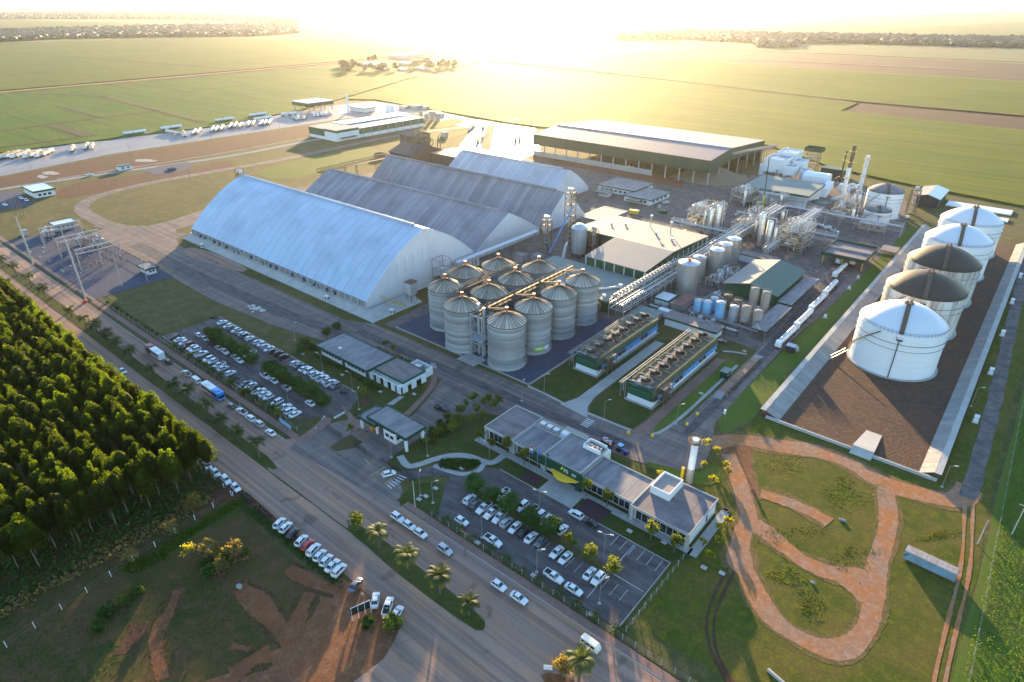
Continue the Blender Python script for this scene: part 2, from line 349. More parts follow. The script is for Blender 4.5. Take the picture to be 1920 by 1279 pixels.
def part(name, mesh, parent, loc=(0, 0, 0), rz=0.0, mat=None):
    o = bpy.data.objects.new(name, mesh); C.objects.link(o); o.parent = parent
    o.location = loc; o.rotation_euler = (0, 0, rz)
    if mat:
        o.material_slots[0].link = 'OBJECT'; o.material_slots[0].material = MATS[mat]
    return o
class Proto:
    """a kind of thing: built once, then placed many times with shared meshes"""
    def __init__(s, name, cat): s.name, s.cat, s.parts = name, cat, []
    def add(s, pname, mb, mat, loc=(0, 0, 0), rz=0.0, under=None, paint=False):
        me = mb if isinstance(mb, bpy.types.Mesh) else mb.mesh(pname, mat)
        s.parts.append((pname, me, loc, rz, under, paint)); return len(s.parts) - 1
    def place(s, loc, rz=0.0, label='', group=None, paint=None, scale=None, name=None):
        t = thing(name or s.name, label, s.cat, loc, rz, group)
        if scale: t.scale = scale if not isinstance(scale, (int, float)) else (scale,) * 3
        made = []
        for pn, me, l, r_, u, pt in s.parts:
            made.append(part(pn, me, made[u] if u is not None else t, l, r_, ('car_' + paint) if (pt and paint) else None))
        return t
ONES = 'first second third fourth fifth sixth seventh eighth ninth tenth eleventh twelfth thirteenth fourteenth fifteenth sixteenth seventeenth eighteenth nineteenth'.split()
def nth(i):
    if i < 19: return ONES[i]
    i += 1
    tens = {2: ('twentieth', 'twenty'), 3: ('thirtieth', 'thirty'), 4: ('fortieth', 'forty'), 5: ('fiftieth', 'fifty'), 6: ('sixtieth', 'sixty')}[i // 10]
    return tens[0] if i % 10 == 0 else tens[1] + '-' + ONES[i % 10 - 1]
def jitter(pts, amp, step, seed=0):
    """break straight outlines into natural ones"""
    r = random.Random(seed); out = []
    n = len(pts)
    for i in range(n):
        p, q = Vector(pts[i]).to_2d(), Vector(pts[(i + 1) % n]).to_2d()
        k = max(1, int((q - p).length / step)); d = (q - p); nrm = Vector((-d.y, d.x)).normalized() if d.length > 0 else Vector((0, 0))
        ph = [r.uniform(0, 6.28) for _ in range(3)]
        for j in range(k):
            t = j / k; e = min(1.0, 4 * t, 4 * (1 - t) + .2); L_ = d.length
            o = .5 * math.sin(ph[0] + t * L_ / (2.2 * step)) + .3 * math.sin(ph[1] + t * L_ / (.9 * step)) + r.uniform(-.35, .35)
            c = p + d * t + nrm * o * amp * e; out.append((c.x, c.y))
    return out
def smooth_poly(pts, it=2, closed=True):
    for _ in range(it):
        o = []; n = len(pts); rngi = range(n if closed else n - 1)
        if not closed: o.append(pts[0])
        for i in rngi:
            p, q = pts[i], pts[(i + 1) % n]
            o += [(p[0] * .75 + q[0] * .25, p[1] * .75 + q[1] * .25), (p[0] * .25 + q[0] * .75, p[1] * .25 + q[1] * .75)]
        if not closed: o.append(pts[-1])
        pts = o
    return pts
def sheet(name, pts, z, mat, amp=0.0, step=4.0, thick=0.0, seed=1, kind='structure', edge=None):
    if edge:                # ragged transition to the grass round bare soil
        c = Vector((sum(p[0] for p in pts) / len(pts), sum(p[1] for p in pts) / len(pts))); sheet(name + '_edge', [tuple(c + (Vector(p) - c) * (1 + 1.6 / max(2, (Vector(p) - c).length))) for p in pts], z - .006, edge, amp * 2 + .4, 1.2, seed=seed + 7)
    if amp: pts = jitter(pts, amp, step, seed)
    bm = bmesh.new(); vs_ = [bm.verts.new((x, y, z)) for x, y in pts]
    f = bm.faces.new(vs_); bm.normal_update()
    if f.normal.z < 0: f.normal_flip()
    if thick:
        r = bmesh.ops.extrude_face_region(bm, geom=[f]); ve = [g for g in r['geom'] if isinstance(g, bmesh.types.BMVert)]
        bmesh.ops.translate(bm, verts=ve, vec=(0, 0, thick)); bmesh.ops.recalc_face_normals(bm, faces=bm.faces)
    bmesh.ops.triangulate(bm, faces=[g for g in bm.faces if len(g.verts) > 4])
    me = bpy.data.meshes.new(name); bm.to_mesh(me); bm.free(); me.materials.append(MATS[mat])
    o = bpy.data.objects.new(name, me); C.objects.link(o); o['kind'] = kind
    return o
def rect(name, x0, x1, y0, y1, z, mat, amp=0.0, step=4.0, seed=1): return sheet(name, [(x0, y0), (x1, y0), (x1, y1), (x0, y1)], z, mat, amp, step, seed=seed)
def ribbon(name, pts, wd, z, mat, amp=0.0, seed=1, it=2):
    if mat in ('dirt_track', 'clearing_soil') and 1 < wd < 9: ribbon(name + '_edge', pts, wd * 1.12 + 1.3, z - .018, 'dirt_edge' if mat == 'dirt_track' else 'soil_edge', .7, seed + 50, it)
    pts = smooth_poly(pts, it, False); L_, R_ = [], []
    r = random.Random(seed); fine = [pts[0]]
    for p, q in zip(pts, pts[1:]):
        k = max(1, int((Vector(q) - Vector(p)).length / max(.8, wd * .18))); k = min(k, 40)
        fine += [tuple(Vector(p).lerp(Vector(q), (j + 1) / k)) for j in range(k)]
    pts = fine; ph = [r.uniform(0, 6.28) for _ in range(4)]; amp0 = amp
    for i, p in enumerate(pts):
        amp = amp0 * (.6 + .4 * math.sin(ph[0] + i * .31)) * (.5 + .5 * math.sin(ph[1] + i * .13))
        a = Vector(pts[max(i - 1, 0)]); b = Vector(pts[min(i + 1, len(pts) - 1)]); d = (b - a).normalized(); n = Vector((-d.y, d.x))
        L_.append(tuple(Vector(p) + n * (wd / 2 + amp0 * math.sin(ph[2] + i * .23) * .8 + r.uniform(-.35, .35) * amp0))); R_.append(tuple(Vector(p) - n * (wd / 2 + amp0 * math.sin(ph[3] + i * .29) * .8 + r.uniform(-.35, .35) * amp0)))
    me = bpy.data.meshes.new(name); k = len(pts)
    me.from_pydata([(x, y, z) for x, y in L_ + R_], [], [(k + i, k + i + 1, i + 1, i) for i in range(k - 1)]); me.materials.append(MATS[mat])
    o = bpy.data.objects.new(name, me); C.objects.link(o); o['kind'] = 'structure'
    return o
def kerb(pts, z=0.0, h=0.14, wd=0.28, mat='kerb', it=0):
    if it: pts = smooth_poly(pts, it, False)
    b = MB()
    for p, q in zip(pts, pts[1:]):
        p, q = Vector(p), Vector(q); d = (q - p)
        if d.length < 0.01: continue
        n = Vector((-d.y, d.x)).normalized() * wd / 2
        b.prism([tuple(p + n), tuple(p - n), tuple(q - n), tuple(q + n)], z, z + h)
    return tag(b.build('kerb', mat), kind='structure')
def stripe(p, q, wd, z, mat='line_white', name='road_marking'):
    p, q = Vector(p), Vector(q); d = q - p; n = Vector((-d.y, d.x)).normalized() * wd / 2
    me = bpy.data.meshes.new(name); me.from_pydata([(*(p + n), z), (*(p - n), z), (*(q - n), z), (*(q + n), z)], [], [(0, 1, 2, 3)]); me.materials.append(MATS[mat])
    o = bpy.data.objects.new(name, me); C.objects.link(o); o['kind'] = 'structure'; return o
# ------------------------------------------------------------------ ground, fields, roads
a3 = zoomer(0, 426, 1 / 3); b3 = zoomer(0, 852, 640 / 1917); b2 = zoomer(640, 852, 640 / 1917); b4 = zoomer(1280, 852, 640 / 1917)
r1 = zoomer(0, 0, 1 / 3); r2 = zoomer(640, 0, 1 / 3); r3 = zoomer(1280, 0, 1 / 3); r5 = zoomer(640, 426, 1 / 3); r6 = zoomer(1280, 426, 1 / 3)
zc = zoomer(560, 600, 300 / 1476); zd = zoomer(880, 740, 490 / 1920); ze = zoomer(1060, 560, 380 / 1869); zw = zoomer(560, 170, 340 / 1920)
zs = zoomer(0, 370, 340 / 1891); zp = zoomer(1260, 230, 460 / 1920); zq = zoomer(1000, 360, 420 / 1918); zg = zoomer(340, 280, 0.3021)
def pts(fn, *q): return [fn(*p) for p in q]
full = lambda x, y, z=0.0: at(x, y, z)

def land_material():
    m, nt, N, L = nodes_of('land')
    v = posn(nt)
    vo = N.new('ShaderNodeTexVoronoi'); vo.inputs['Scale'].default_value = 0.0011; vo.feature = 'F1'
    L.new(posn(nt, (1, 0.45, 0), 0.35), vo.inputs['Vector'])
    sp = N.new('ShaderNodeSeparateColor'); L.new(vo.outputs['Color'], sp.inputs[0])
    c = mixc(nt, ramp(nt, sp.outputs[0], 0.2, 0.3), (0.19, 0.155, 0.075), (0.105, 0.125, 0.035))
    c = mixc(nt, ramp(nt, sp.outputs[1], 0.55, 0.6), c, (0.16, 0.15, 0.05))
    c = mixc(nt, ramp(nt, sp.outputs[2], 0.80, 0.85), c, (0.17, 0.10, 0.07))
    c = mixc(nt, ramp(nt, noise(nt, v, 0.004, 6, 0.65), 0.45, 0.8), c, (0.13, 0.115, 0.05))
    f = noise(nt, v, 0.5, 4, 0.7)
    c = mixc(nt, ramp(nt, f, 0.1, 0.9), mixc(nt, 1.0, c, (0.8, 0.8, 0.8), 'MULTIPLY'), mixc(nt, 1.0, c, (1.15, 1.15, 1.15), 'MULTIPLY'))
    MATS['land'] = finish(m, nt, c, 0.95, 0, f, 0.8, 0.6, 0.1)
land_material()
rect('ground', -45000, 20000, -3000, 50000, 0.0, 'land')
# rough grass round the works
sheet('grass_plain', [(-780, -200), (120, -200), (120, 560), (-40, 560), (-220, 640), (-500, 640), (-780, 560)], 0.03, 'grass_rough', 3, 15)

# far crops, each field a standing crop with its own edge
sheet('field', pts(full, (-260, 322), (170, 266), (400, 238), (560, 208), (640, 186), (760, 150), (900, 117), (600, 124), (0, 177), (-260, 205)), 0.05, 'crop_green', 0.8, 30, 0.9)
sheet('field', pts(full, (648, 187), (705, 188), (800, 205), (950, 231), (1010, 239), (1440, 274), (1560, 316), (1720, 351), (1920, 389), (2300, 470), (2300, 292), (1920, 246), (1576, 209), (1608, 194), (1280, 157), (1060, 132), (910, 118), (770, 150)), 0.05, 'crop_gold', 0.8, 30, 1.1)
sheet('field', pts(full, (1280, 154), (1610, 191), (1920, 218), (2300, 256), (2300, 192), (1920, 155), (1500, 129), (1290, 114), (1080, 100), (920, 106), (915, 115), (1060, 129)), 0.06, 'crop_gold', 0.8, 40, 1.0, 5)
sheet('field', pts(full, (-300, 203), (0, 171), (600, 119), (820, 99), (640, 79), (400, 71), (0, 81), (-300, 96)), 0.05, 'crop_olive', 1, 60, 1.0)
sheet('field', pts(full, (0, 62), (270, 44), (0, 37), (-300, 42), (-300, 72)), 0.05, 'crop_olive', 3, 200, 1.0)
sheet('ploughed_field', pts(full, (1574, 209), (1609, 193), (1920, 219), (2300, 256), (2300, 291), (1920, 245)), 0.12, 'soil_plough', 1, 40)
sheet('ploughed_field', pts(full, (1285, 111), (1500, 126), (1920, 152), (2300, 186), (2300, 150), (1920, 120), (1360, 93), (1280, 103)), 0.12, 'soil_plough', 3, 60)
sheet('field', pts(full, (1330, 92), (1920, 117), (2300, 140), (2300, 110), (1920, 92), (1460, 78)), 0.12, 'crop_pale', 3, 90, 0.6)
sheet('field', pts(full, (640, 77), (860, 92), (1070, 98), (1280, 99), (1340, 90), (1100, 74), (850, 70)), 0.10, 'crop_pale', 3, 90, 0.6)
ribbon('farm_road', pts(full, (-260, 203), (0, 174), (300, 149), (600, 121), (830, 101), (1060, 92)), 11, 1.35, 'dirt_track', 0.6)
ribbon('farm_road', pts(full, (1010, 128), (1280, 155.5), (1440, 173), (1608, 192), (1920, 218), (2200, 246)), 7, 1.4, 'dirt_red', 0.4)
ribbon('farm_road', pts(full, (1280, 106), (1500, 116), (1830, 133)), 9, 1.3, 'dirt_track', 0.6)
for i, q in enumerate((((590, 545), (900, 628), (1150, 690)), ((0, 742), (450, 680), (890, 628)), ((330, 600), (570, 665)), ((300, 712), (510, 772)), ((0, 835), (440, 780)),
                       ((200, 535), (520, 540), (590, 550)), ((1010, 525), (1410, 478)), ((110, 300), (1340, 395)))):
    ribbon('field_track', pts(r1, *q), (10, 8, 6, 14, 7, 6, 6, 7)[i], 1.15, 'furrow', 0.5, i)

# truck yard and the red strips
sheet('truck_yard', pts(r1, (-400, 1075), (-400, 925), (0, 858), (300, 812), (600, 792), (1200, 692), (1660, 632), (1900, 590), (2100, 572), (2250, 585), (2400, 640), (2150, 640), (1900, 672), (1760, 694), (600, 872), (0, 992)), 0.07, 'yard_pale', 0.5, 14)
sheet('dirt_bank', pts(r1, (-400, 1082), (0, 1000), (600, 880), (1760, 702), (1800, 760), (1500, 815), (900, 930), (500, 985), (0, 1055), (-400, 1130)), 0.06, 'dirt_red', 1.2, 10, seed=3)
sheet('dirt_bank', pts(r1, (310, 1075), (420, 1030), (900, 965), (1300, 905), (1330, 930), (1270, 960), (800, 1040), (420, 1110), (330, 1120)), 0.07, 'dirt_red', 1.2, 8, seed=4)
ribbon('service_road', pts(r1, (-300, 1120), (0, 1065), (400, 1005), (900, 935), (1300, 880), (1700, 800), (1900, 765)), 6, 0.10, 'yard_pale', 0.3)
ribbon('drain_channel', pts(r1, (320, 1008), (560, 970), (1000, 905), (1400, 836), (1750, 770)), 1.6, 0.14, 'concrete_floor', 0.2)
sheet('gravel_patch', pts(r1, (800, 965), (920, 930), (1060, 912), (1090, 940), (1000, 970), (880, 985)), 0.15, 'gravel_blue', 1.5, 5)
sheet('car_park', pts(r1, (-300, 1130), (0, 1085), (110, 1070), (150, 1120), (195, 1155), (60, 1172), (-300, 1215)), 0.09, 'gravel_blue', 0.4, 8)
for k, q in enumerate(((760, 895, 880, 912), (240, 965, 330, 985), (210, 985, 260, 1005))):
    sheet('rubble_spill', smooth_poly(pts(r1, (q[0], q[1]), (q[2], q[1] + 4), (q[2], q[3]), (q[0], q[3])), 1), 0.16, 'concrete_old', 2.2, 1.5, seed=k)
# loop road
ribbon('loop_road', pts(full, (345, 442), (265, 440), (205, 424), (162, 404), (148, 388), (178, 368), (270, 345), (380, 325), (500, 305), (600, 285), (700, 262), (800, 246), (880, 238)), 9, 0.09, 'asphalt', 0.25, it=3)
ribbon('loop_road', pts(full, (190, 420), (250, 433), (300, 425), (345, 411), (400, 393), (430, 380)), 11, 0.10, 'asphalt', 0.25, it=3)
sheet('sunlit_lawn', smooth_poly(pts(full, (470, 322), (560, 300), (690, 272), (720, 285), (700, 300), (620, 318), (560, 335), (500, 335)), 2), 0.07, 'lawn_bright', 1.0, 5)  # sunlight on this grass is put into its brighter colour

# works yard
sheet('works_yard', [(-420, 228), (-200, 228), (-196, 150), (-120, 152), (-116, 232), (-62, 228), (-56, 300), (-56, 430), (-70, 500), (-160, 545), (-210, 448), (-400, 448)], 0.06, 'yard', 0.5, 10)
MATS['yard_lit'] = None
m_, nt_, N_, L_ = nodes_of('yard_lit')
MATS['yard_lit'] = finish(m_, nt_, mixc(nt_, ramp(nt_, noise(nt_, posn(nt_), 0.08, 5), 0.4, 0.7), (0.26, 0.21, 0.17), (0.19, 0.16, 0.14)), 0.5, 0, noise(nt_, posn(nt_), 1.5), 0.25, 0.03, 0.5)  # paler copy of yard: sun glare put into the colour besides the gloss
sheet('weighing_yard', pts(r2, (-40, 600), (120, 580), (300, 590), (560, 632), (720, 668), (960, 705), (1090, 722), (1120, 850), (1000, 905), (860, 890), (640, 855), (690, 790), (740, 720), (560, 690), (440, 640), (240, 625), (0, 640)), 0.11, 'yard_lit', 0.6, 10)
sheet('verge', smooth_poly(pts(r2, (480, 728), (600, 715), (690, 690), (680, 670), (600, 668), (520, 690)), 2), 0.16, 'lawn_bright', 0.5, 4)
sheet('verge', smooth_poly(pts(r2, (480, 770), (640, 745), (720, 728), (700, 755), (600, 785), (500, 792)), 2), 0.16, 'lawn_bright', 0.5, 4)
sheet('dirt_island', pts(r2, (785, 835), (820, 705), (865, 702), (835, 850)), 0.17, 'dirt_track', 0.4, 4)
sheet('dirt_yard', pts(r2, (960, 870), (1090, 830), (1220, 880), (1920, 1010), (1920, 1060), (1400, 960), (1080, 900)), 0.10, 'dirt', 0.8, 8)

# the avenue outside the fence
rect('avenue_carriageway', -900, 140, 57.3, 66.4, 0.08, 'asphalt_dusty', 0.25, 6)
sheet('avenue_carriageway', [(-900, 69.8), (-156, 69.8), (-148, 66.6), (-112, 66.8), (-108, 69.8), (-66, 69.4), (-62, 66.2), (140, 66.2), (140, 82.2), (-60, 81.4), (-107, 81.0), (-120, 88), (-152, 88), (-157, 77.8), (-900, 77.8)], 0.085, 'asphalt_dusty', 0.15, 6)
sheet('avenue_median', smooth_poly([(-900, 65.6), (-300, 66.2), (-158, 66.2), (-147, 67.4), (-146.5, 69.0), (-156, 70.2), (-300, 70.2), (-900, 71)], 1), 0.13, 'lawn', 0.2, 4)
sheet('avenue_median', smooth_poly([(-113, 66.6), (-90, 65.4), (-66, 65.6), (-64, 67.2), (-66, 69.4), (-88, 70.2), (-110, 70.2)], 1), 0.13, 'lawn', 0.2, 4)
sheet('avenue_median', smooth_poly([(-49, 66.0), (-40, 65.2), (10, 65.6), (10, 70), (-40, 70.4), (-47, 69)], 1), 0.13, 'dirt', 0.25, 3)
sheet('verge', [(-900, 77.9), (-157, 77.9), (-152, 86.4), (-900, 80.4)], 0.07, 'verge', 0.3, 6)
rect('sidewalk', -900, -153, 79.7, 82.0, 0.15, 'brick_walk', 0.12, 5)
rect('sidewalk', -107, 140, 81.6, 83.6, 0.15, 'brick_walk', 0.12, 5)
rect('fence_verge', -330, -158, 82.2, 84.9, 0.10, 'verge', 0.3, 5)
rect('fence_verge', -104, 140, 83.7, 85.8, 0.10, 'verge', 0.3, 5)
kerb([(-900, 77.9), (-320, 77.9), (-157, 77.9)]); kerb([(-107, 81.2), (-60, 81.5), (140, 82.2)])
# dusty junction and the bare ground left of the avenue
sheet('junction', pts(full, (560, 985), (640, 1050), (690, 1090), (755, 1165), (720, 1235), (600, 1330), (560, 1420), (1400, 1420), (1250, 1330), (1080, 1240), (950, 1190), (700, 1020)), 0.075, 'asphalt_dusty', 0.6, 4)
sheet('bare_ground', smooth_poly(pts(full, (530, 1010), (640, 1085), (700, 1110), (760, 1175), (720, 1240), (600, 1335), (330, 1400), (250, 1330), (430, 1260), (560, 1200), (560, 1120), (600, 1090)), 1), 0.065, 'dirt', 1.2, 3, edge='soil_edge')
sheet('bare_ground', smooth_poly(pts(b3, (1120, 90), (1310, 230), (1130, 300), (1100, 200)), 1), 0.066, 'dirt_red', 0.5, 2, edge='soil_edge')
sheet('roadside_dirt', pts(full, (368, 850), (470, 935), (560, 1000), (650, 1060), (640, 1085), (540, 1015), (440, 940), (375, 885)), 0.072, 'dirt_red', 0.5, 3)
for i, (wd, q, mt) in enumerate(((4.5, ((1640, 1060), (1560, 960), (1470, 860), (1400, 790), (1340, 750)), 'clearing_soil'), (2.6, ((905, 1270), (895, 1100), (880, 980), (960, 860), (1010, 760)), 'clearing_soil'),
                             (3.5, ((1640, 1010), (1700, 880), (1730, 790)), 'clearing_soil'), (4, ((700, 1120), (740, 1020), (790, 950)), 'dirt_red'),
                             (4, ((1300, 1240), (1420, 1160), (1520, 1120)), 'clearing_soil'), (3, ((1620, 640), (1760, 720), (1900, 780)), 'clearing_soil'),
                             (2, ((1300, 1070), (1400, 1100)), 'clearing_soil'))):
    ribbon('dirt_track', pts(b3, *q), wd, 0.080 + 0.004 * i, mt, 0.7, i, 3)
sheet('grass_strip', smooth_poly(pts(b3, (700, 640), (850, 590), (1130, 400), (1370, 240), (1390, 300), (1180, 420), (980, 560), (800, 650)), 1), 0.125, 'lawn', 0.6, 3)
sheet('grass_strip', smooth_poly(pts(b3, (1380, 290), (1450, 330), (1640, 500), (1900, 700), (1860, 740), (1600, 560), (1400, 380)), 1), 0.126, 'verge', 0.5, 3)
sheet('clearing', [(-156, 57), (-150, 46), (-150, -60), (-60, -60), (-50, 20), (-80, 45), (-110, 54), (-140, 57)], 0.052, 'clearing', 0.8, 5)
sheet('plantation_floor', [(-480, -40), (-151, -40), (-150.5, 20), (-150, 46), (-156, 56.2), (-480, 56.2)], 0.05, 'clearing', 0.6, 4)

# substation gravel, lawns and car parks
rect('substation_yard', -441, -316.5, 80.8, 117.5, 0.12, 'gravel_blue', 0.1, 8)
kerb([(-441, 80.6), (-345, 80.6)], 0, 0.5, 0.3, 'concrete_old'); kerb([(-334, 80.8), (-316, 80.8)], 0, 0.5, 0.3, 'concrete_old')
sheet('lawn', [(-316, 86), (-256.5, 86), (-256.5, 109.2), (-204, 109.2), (-192, 112), (-193, 122), (-230, 119), (-277, 115.5), (-316, 116.5)], 0.09, 'grass_rough', 0.4, 5)
rect('car_park', -256, -166, 85.0, 109, 0.13, 'asphalt_dark', 0.1, 8)
sheet('car_park', [(-167, 85), (-163.5, 87), (-158, 92), (-156, 97), (-155, 101), (-158.5, 107.5), (-163, 109), (-167, 109)], 0.134, 'asphalt_dark', 0.05, 4)
sheet('car_park', [(-98, 85.4), (-42.5, 86.0), (-42.5, 109.7), (-97, 109.7), (-101.5, 107.5), (-108, 105.6), (-112.5, 101), (-114, 95), (-120, 89), (-116.5, 86.5), (-109.5, 95.5), (-105.5, 98.2), (-103.4, 93.5), (-99.5, 87.6)], 0.135, 'asphalt_dark', 0.08, 4)
sheet('lawn', pts(b2, (312, 262), (410, 165), (520, 160), (578, 200), (545, 320), (480, 330)), 0.14, 'lawn', 0.1, 3)
# drives inside the gate
sheet('entrance_drive', [(-152, 76), (-107, 80.5), (-112, 86), (-120, 90), (-125.4, 94), (-125.8, 104), (-126, 118), (-120, 128), (-104, 136), (-112, 137), (-147, 137), (-140, 122), (-136.5, 112), (-137.5, 107), (-143, 100), (-150, 99), (-153.5, 92), (-158, 88)], 0.11, 'asphalt', 0.15, 5)
sheet('inner_road', [(-420, 116.5), (-319, 117), (-277, 115.8), (-230, 119.5), (-195, 126), (-160, 134.5), (-145, 134), (-104, 135.4), (-70, 138.2), (-58, 141), (-52, 148), (-54, 158), (-59, 172), (-60, 234), (-58, 300), (-57, 340), (-72, 340), (-72, 262), (-67, 232), (-67, 186), (-67, 168), (-71, 154), (-76, 150.4), (-112, 149.6), (-190, 147.6), (-200, 147.2), (-211, 142), (-360, 140.6), (-388, 152), (-392, 175), (-409, 178), (-409, 145), (-425, 132)], 0.115, 'asphalt', 0.12, 6)
sheet('tyre_lane', [(-200, 136.5), (-160, 138), (-104, 139.5), (-70, 142.4), (-70, 145.6), (-104, 143.4), (-160, 142), (-200, 141)], 0.121, 'asphalt_dark', 0.3, 6)
sheet('tyre_lane', [(-380, 122), (-300, 122), (-240, 125), (-200, 132), (-200, 137), (-240, 132), (-300, 129), (-380, 130)], 0.121, 'asphalt_dark', 0.8, 8)
sheet('tyre_lane', [(-64.5, 160), (-62, 160), (-61.5, 330), (-70, 330), (-66, 236)], 0.121, 'asphalt_dark', 0.4, 8)
sheet('dust_drift', smooth_poly(pts(zg, (30, 600), (200, 640), (420, 740), (380, 770), (200, 720), (20, 660)), 2), 0.127, 'asphalt_dusty', 0.5, 3)
# silo pad, lawns and paths round the cooling towers
sheet('silo_pad', [(-190, 151.5), (-154, 152.3), (-119.5, 151.6), (-119.5, 214), (-190, 214)], 0.13, 'gravel_blue', 0.05, 8)
kerb([(-190, 151.3), (-119.3, 151.4), (-119.3, 190)], 0.1, 0.18, 0.7)
sheet('concrete_apron', [(-152, 148.2), (-143, 148.2), (-142.5, 155), (-151.5, 155)], 0.16, 'concrete_floor', 0.05, 3)
sheet('lawn', [(-118.6, 152.4), (-101.4, 150.4), (-101.4, 212), (-118.6, 212)], 0.10, 'lawn', 0.2, 4)
sheet('concrete_drive', [(-103.5, 148.6), (-92, 147.7), (-95.6, 153.5), (-97, 160), (-97.4, 210), (-101.4, 210), (-101.2, 156)], 0.14, 'concrete_floor', 0.05, 4)
sheet('lawn', [(-93, 151), (-77.6, 151.6), (-77.6, 214), (-97, 214), (-96.4, 160), (-95, 154)], 0.10, 'lawn', 0.2, 4)
sheet('brick_path', [(-77.5, 150.2), (-71, 152), (-72.8, 158), (-73.2, 213), (-76.6, 213), (-76.6, 158)], 0.125, 'brick_walk', 0.06, 3)
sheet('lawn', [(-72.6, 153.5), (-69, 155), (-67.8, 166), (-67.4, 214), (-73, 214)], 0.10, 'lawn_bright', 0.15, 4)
ribbon('concrete_path', [(-71.5, 153.4), (-69.8, 156), (-68.6, 166), (-68.4, 190), (-68.4, 212)], 1.1, 0.15, 'concrete_floor', 0.04)
ribbon('concrete_path', [(-94, 150.2), (-84, 150.5), (-77.5, 151.0)], 1.1, 0.15, 'concrete_floor', 0.04)
ribbon('concrete_path', [(-119, 150.6), (-110, 150.3), (-102, 149.6)], 1.1, 0.15, 'concrete_floor', 0.04)
ribbon('concrete_path', [(-77, 219), (-73, 221.5), (-69, 222.5)], 1.1, 0.15, 'concrete_floor', 0.04)
# lawns round the canteen, gate and offices
sheet('lawn', [(-204, 109.2), (-162, 109.2), (-158.4, 107.6), (-156, 102.5), (-151, 100.5), (-146, 101.5), (-141, 107.5), (-138.5, 112), (-143, 121), (-149.5, 131), (-158, 136), (-163, 134.3), (-194, 125), (-203, 117)], 0.15, 'lawn', 0.25, 4)
ribbon('red_walkway', [(-159, 138.3), (-153, 136.8), (-147, 132), (-143.3, 126), (-139.6, 115), (-138.5, 111)], 2.1, 0.17, 'brick_walk', 0.05)
sheet('dirt_bed', smooth_poly(pts(zc, (560, 740), (640, 700), (690, 740), (640, 790), (570, 800)), 2), 0.18, 'dirt_red', 0.2, 1)
sheet('lawn', pts(zc, (285, 1180), (345, 1130), (480, 1060), (590, 1130), (530, 1175), (360, 1215)), 0.15, 'verge', 0.1, 3)
sheet('lawn', pts(zc, (0, 960), (120, 900), (270, 890), (305, 940), (290, 970), (80, 1110), (0, 1100)), 0.16, 'verge', 0.1, 3)
sheet('plaza', pts(zc, (390, 780), (440, 820), (500, 880), (540, 990), (680, 1080), (600, 1120), (530, 1060), (480, 960), (440, 880)), 0.17, 'brick_walk', 0.05, 3)
sheet('plaza', pts(zc, (0, 1110), (90, 1110), (290, 960), (310, 920), (240, 890), (140, 990), (0, 1090)), 0.18, 'brick_walk', 0.05, 3)
sheet('concrete_path', pts(zc, (815, 780), (930, 705), (975, 712), (870, 790)), 0.18, 'concrete_floor', 0.03, 3)
sheet('lawn', [(-124.6, 91), (-121, 90), (-116.4, 93), (-113, 101), (-108.5, 105.8), (-102, 107.8), (-97, 110.2), (-43, 110.2), (-38, 116), (-38, 136.5), (-58, 139), (-68, 136.8), (-104, 134.2), (-118, 128), (-125, 119), (-125.2, 104)], 0.14, 'lawn', 0.2, 4)
sheet('lawn', smooth_poly(pts(zd, (1240, 480), (1500, 540), (1640, 600), (1700, 560), (1840, 500), (1850, 680), (1500, 640)), 1), 0.15, 'lawn_bright', 0.2, 3)
ribbon('concrete_path', pts(b2, (330, 10), (370, 75), (440, 60), (520, 30), (620, 5), (720, 10), (790, 40), (850, 55), (910, 10)), 2.2, 0.18, 'concrete_floor', 0.05)
ribbon('concrete_path', pts(b2, (520, 65), (610, 100), (690, 118), (780, 95), (800, 50)), 1.6, 0.185, 'concrete_floor', 0.05)
sheet('hedge_bed', smooth_poly(pts(b2, (550, 60), (620, 25), (720, 25), (775, 70), (720, 95), (620, 92)), 2), 0.19, 'lawn', 0.1, 2)
sheet('portico_paving', [(-83, 109.8), (-71.5, 109.8), (-71.5, 117.6), (-83, 117.6)], 0.20, 'concrete_floor', 0.02, 4)
sheet('flower_bed', [(-70.5, 110.4), (-62.5, 110.4), (-62.5, 116), (-70.5, 116)], 0.20, 'flowers', 0.3, 1.5)
sheet('flower_bed', [(-90, 110.6), (-84.5, 110.6), (-84.5, 114.5), (-90.5, 114.5)], 0.20, 'flowers', 0.3, 1.5)
rect('office_plinth', -112, -40, 115.2, 117.6, 0.19, 'concrete_floor', 0.03, 5)
rect('office_plinth', -40.6, -38.2, 115.2, 135, 0.19, 'concrete_floor', 0.03, 5)
kerb([(-42.3, 86.0), (-42.3, 109.9), (-97, 109.9)], 0.1); kerb([(-256.2, 84.9), (-166, 84.9)], 0.1); kerb([(-256.2, 109.1), (-162, 109.1)], 0.1)
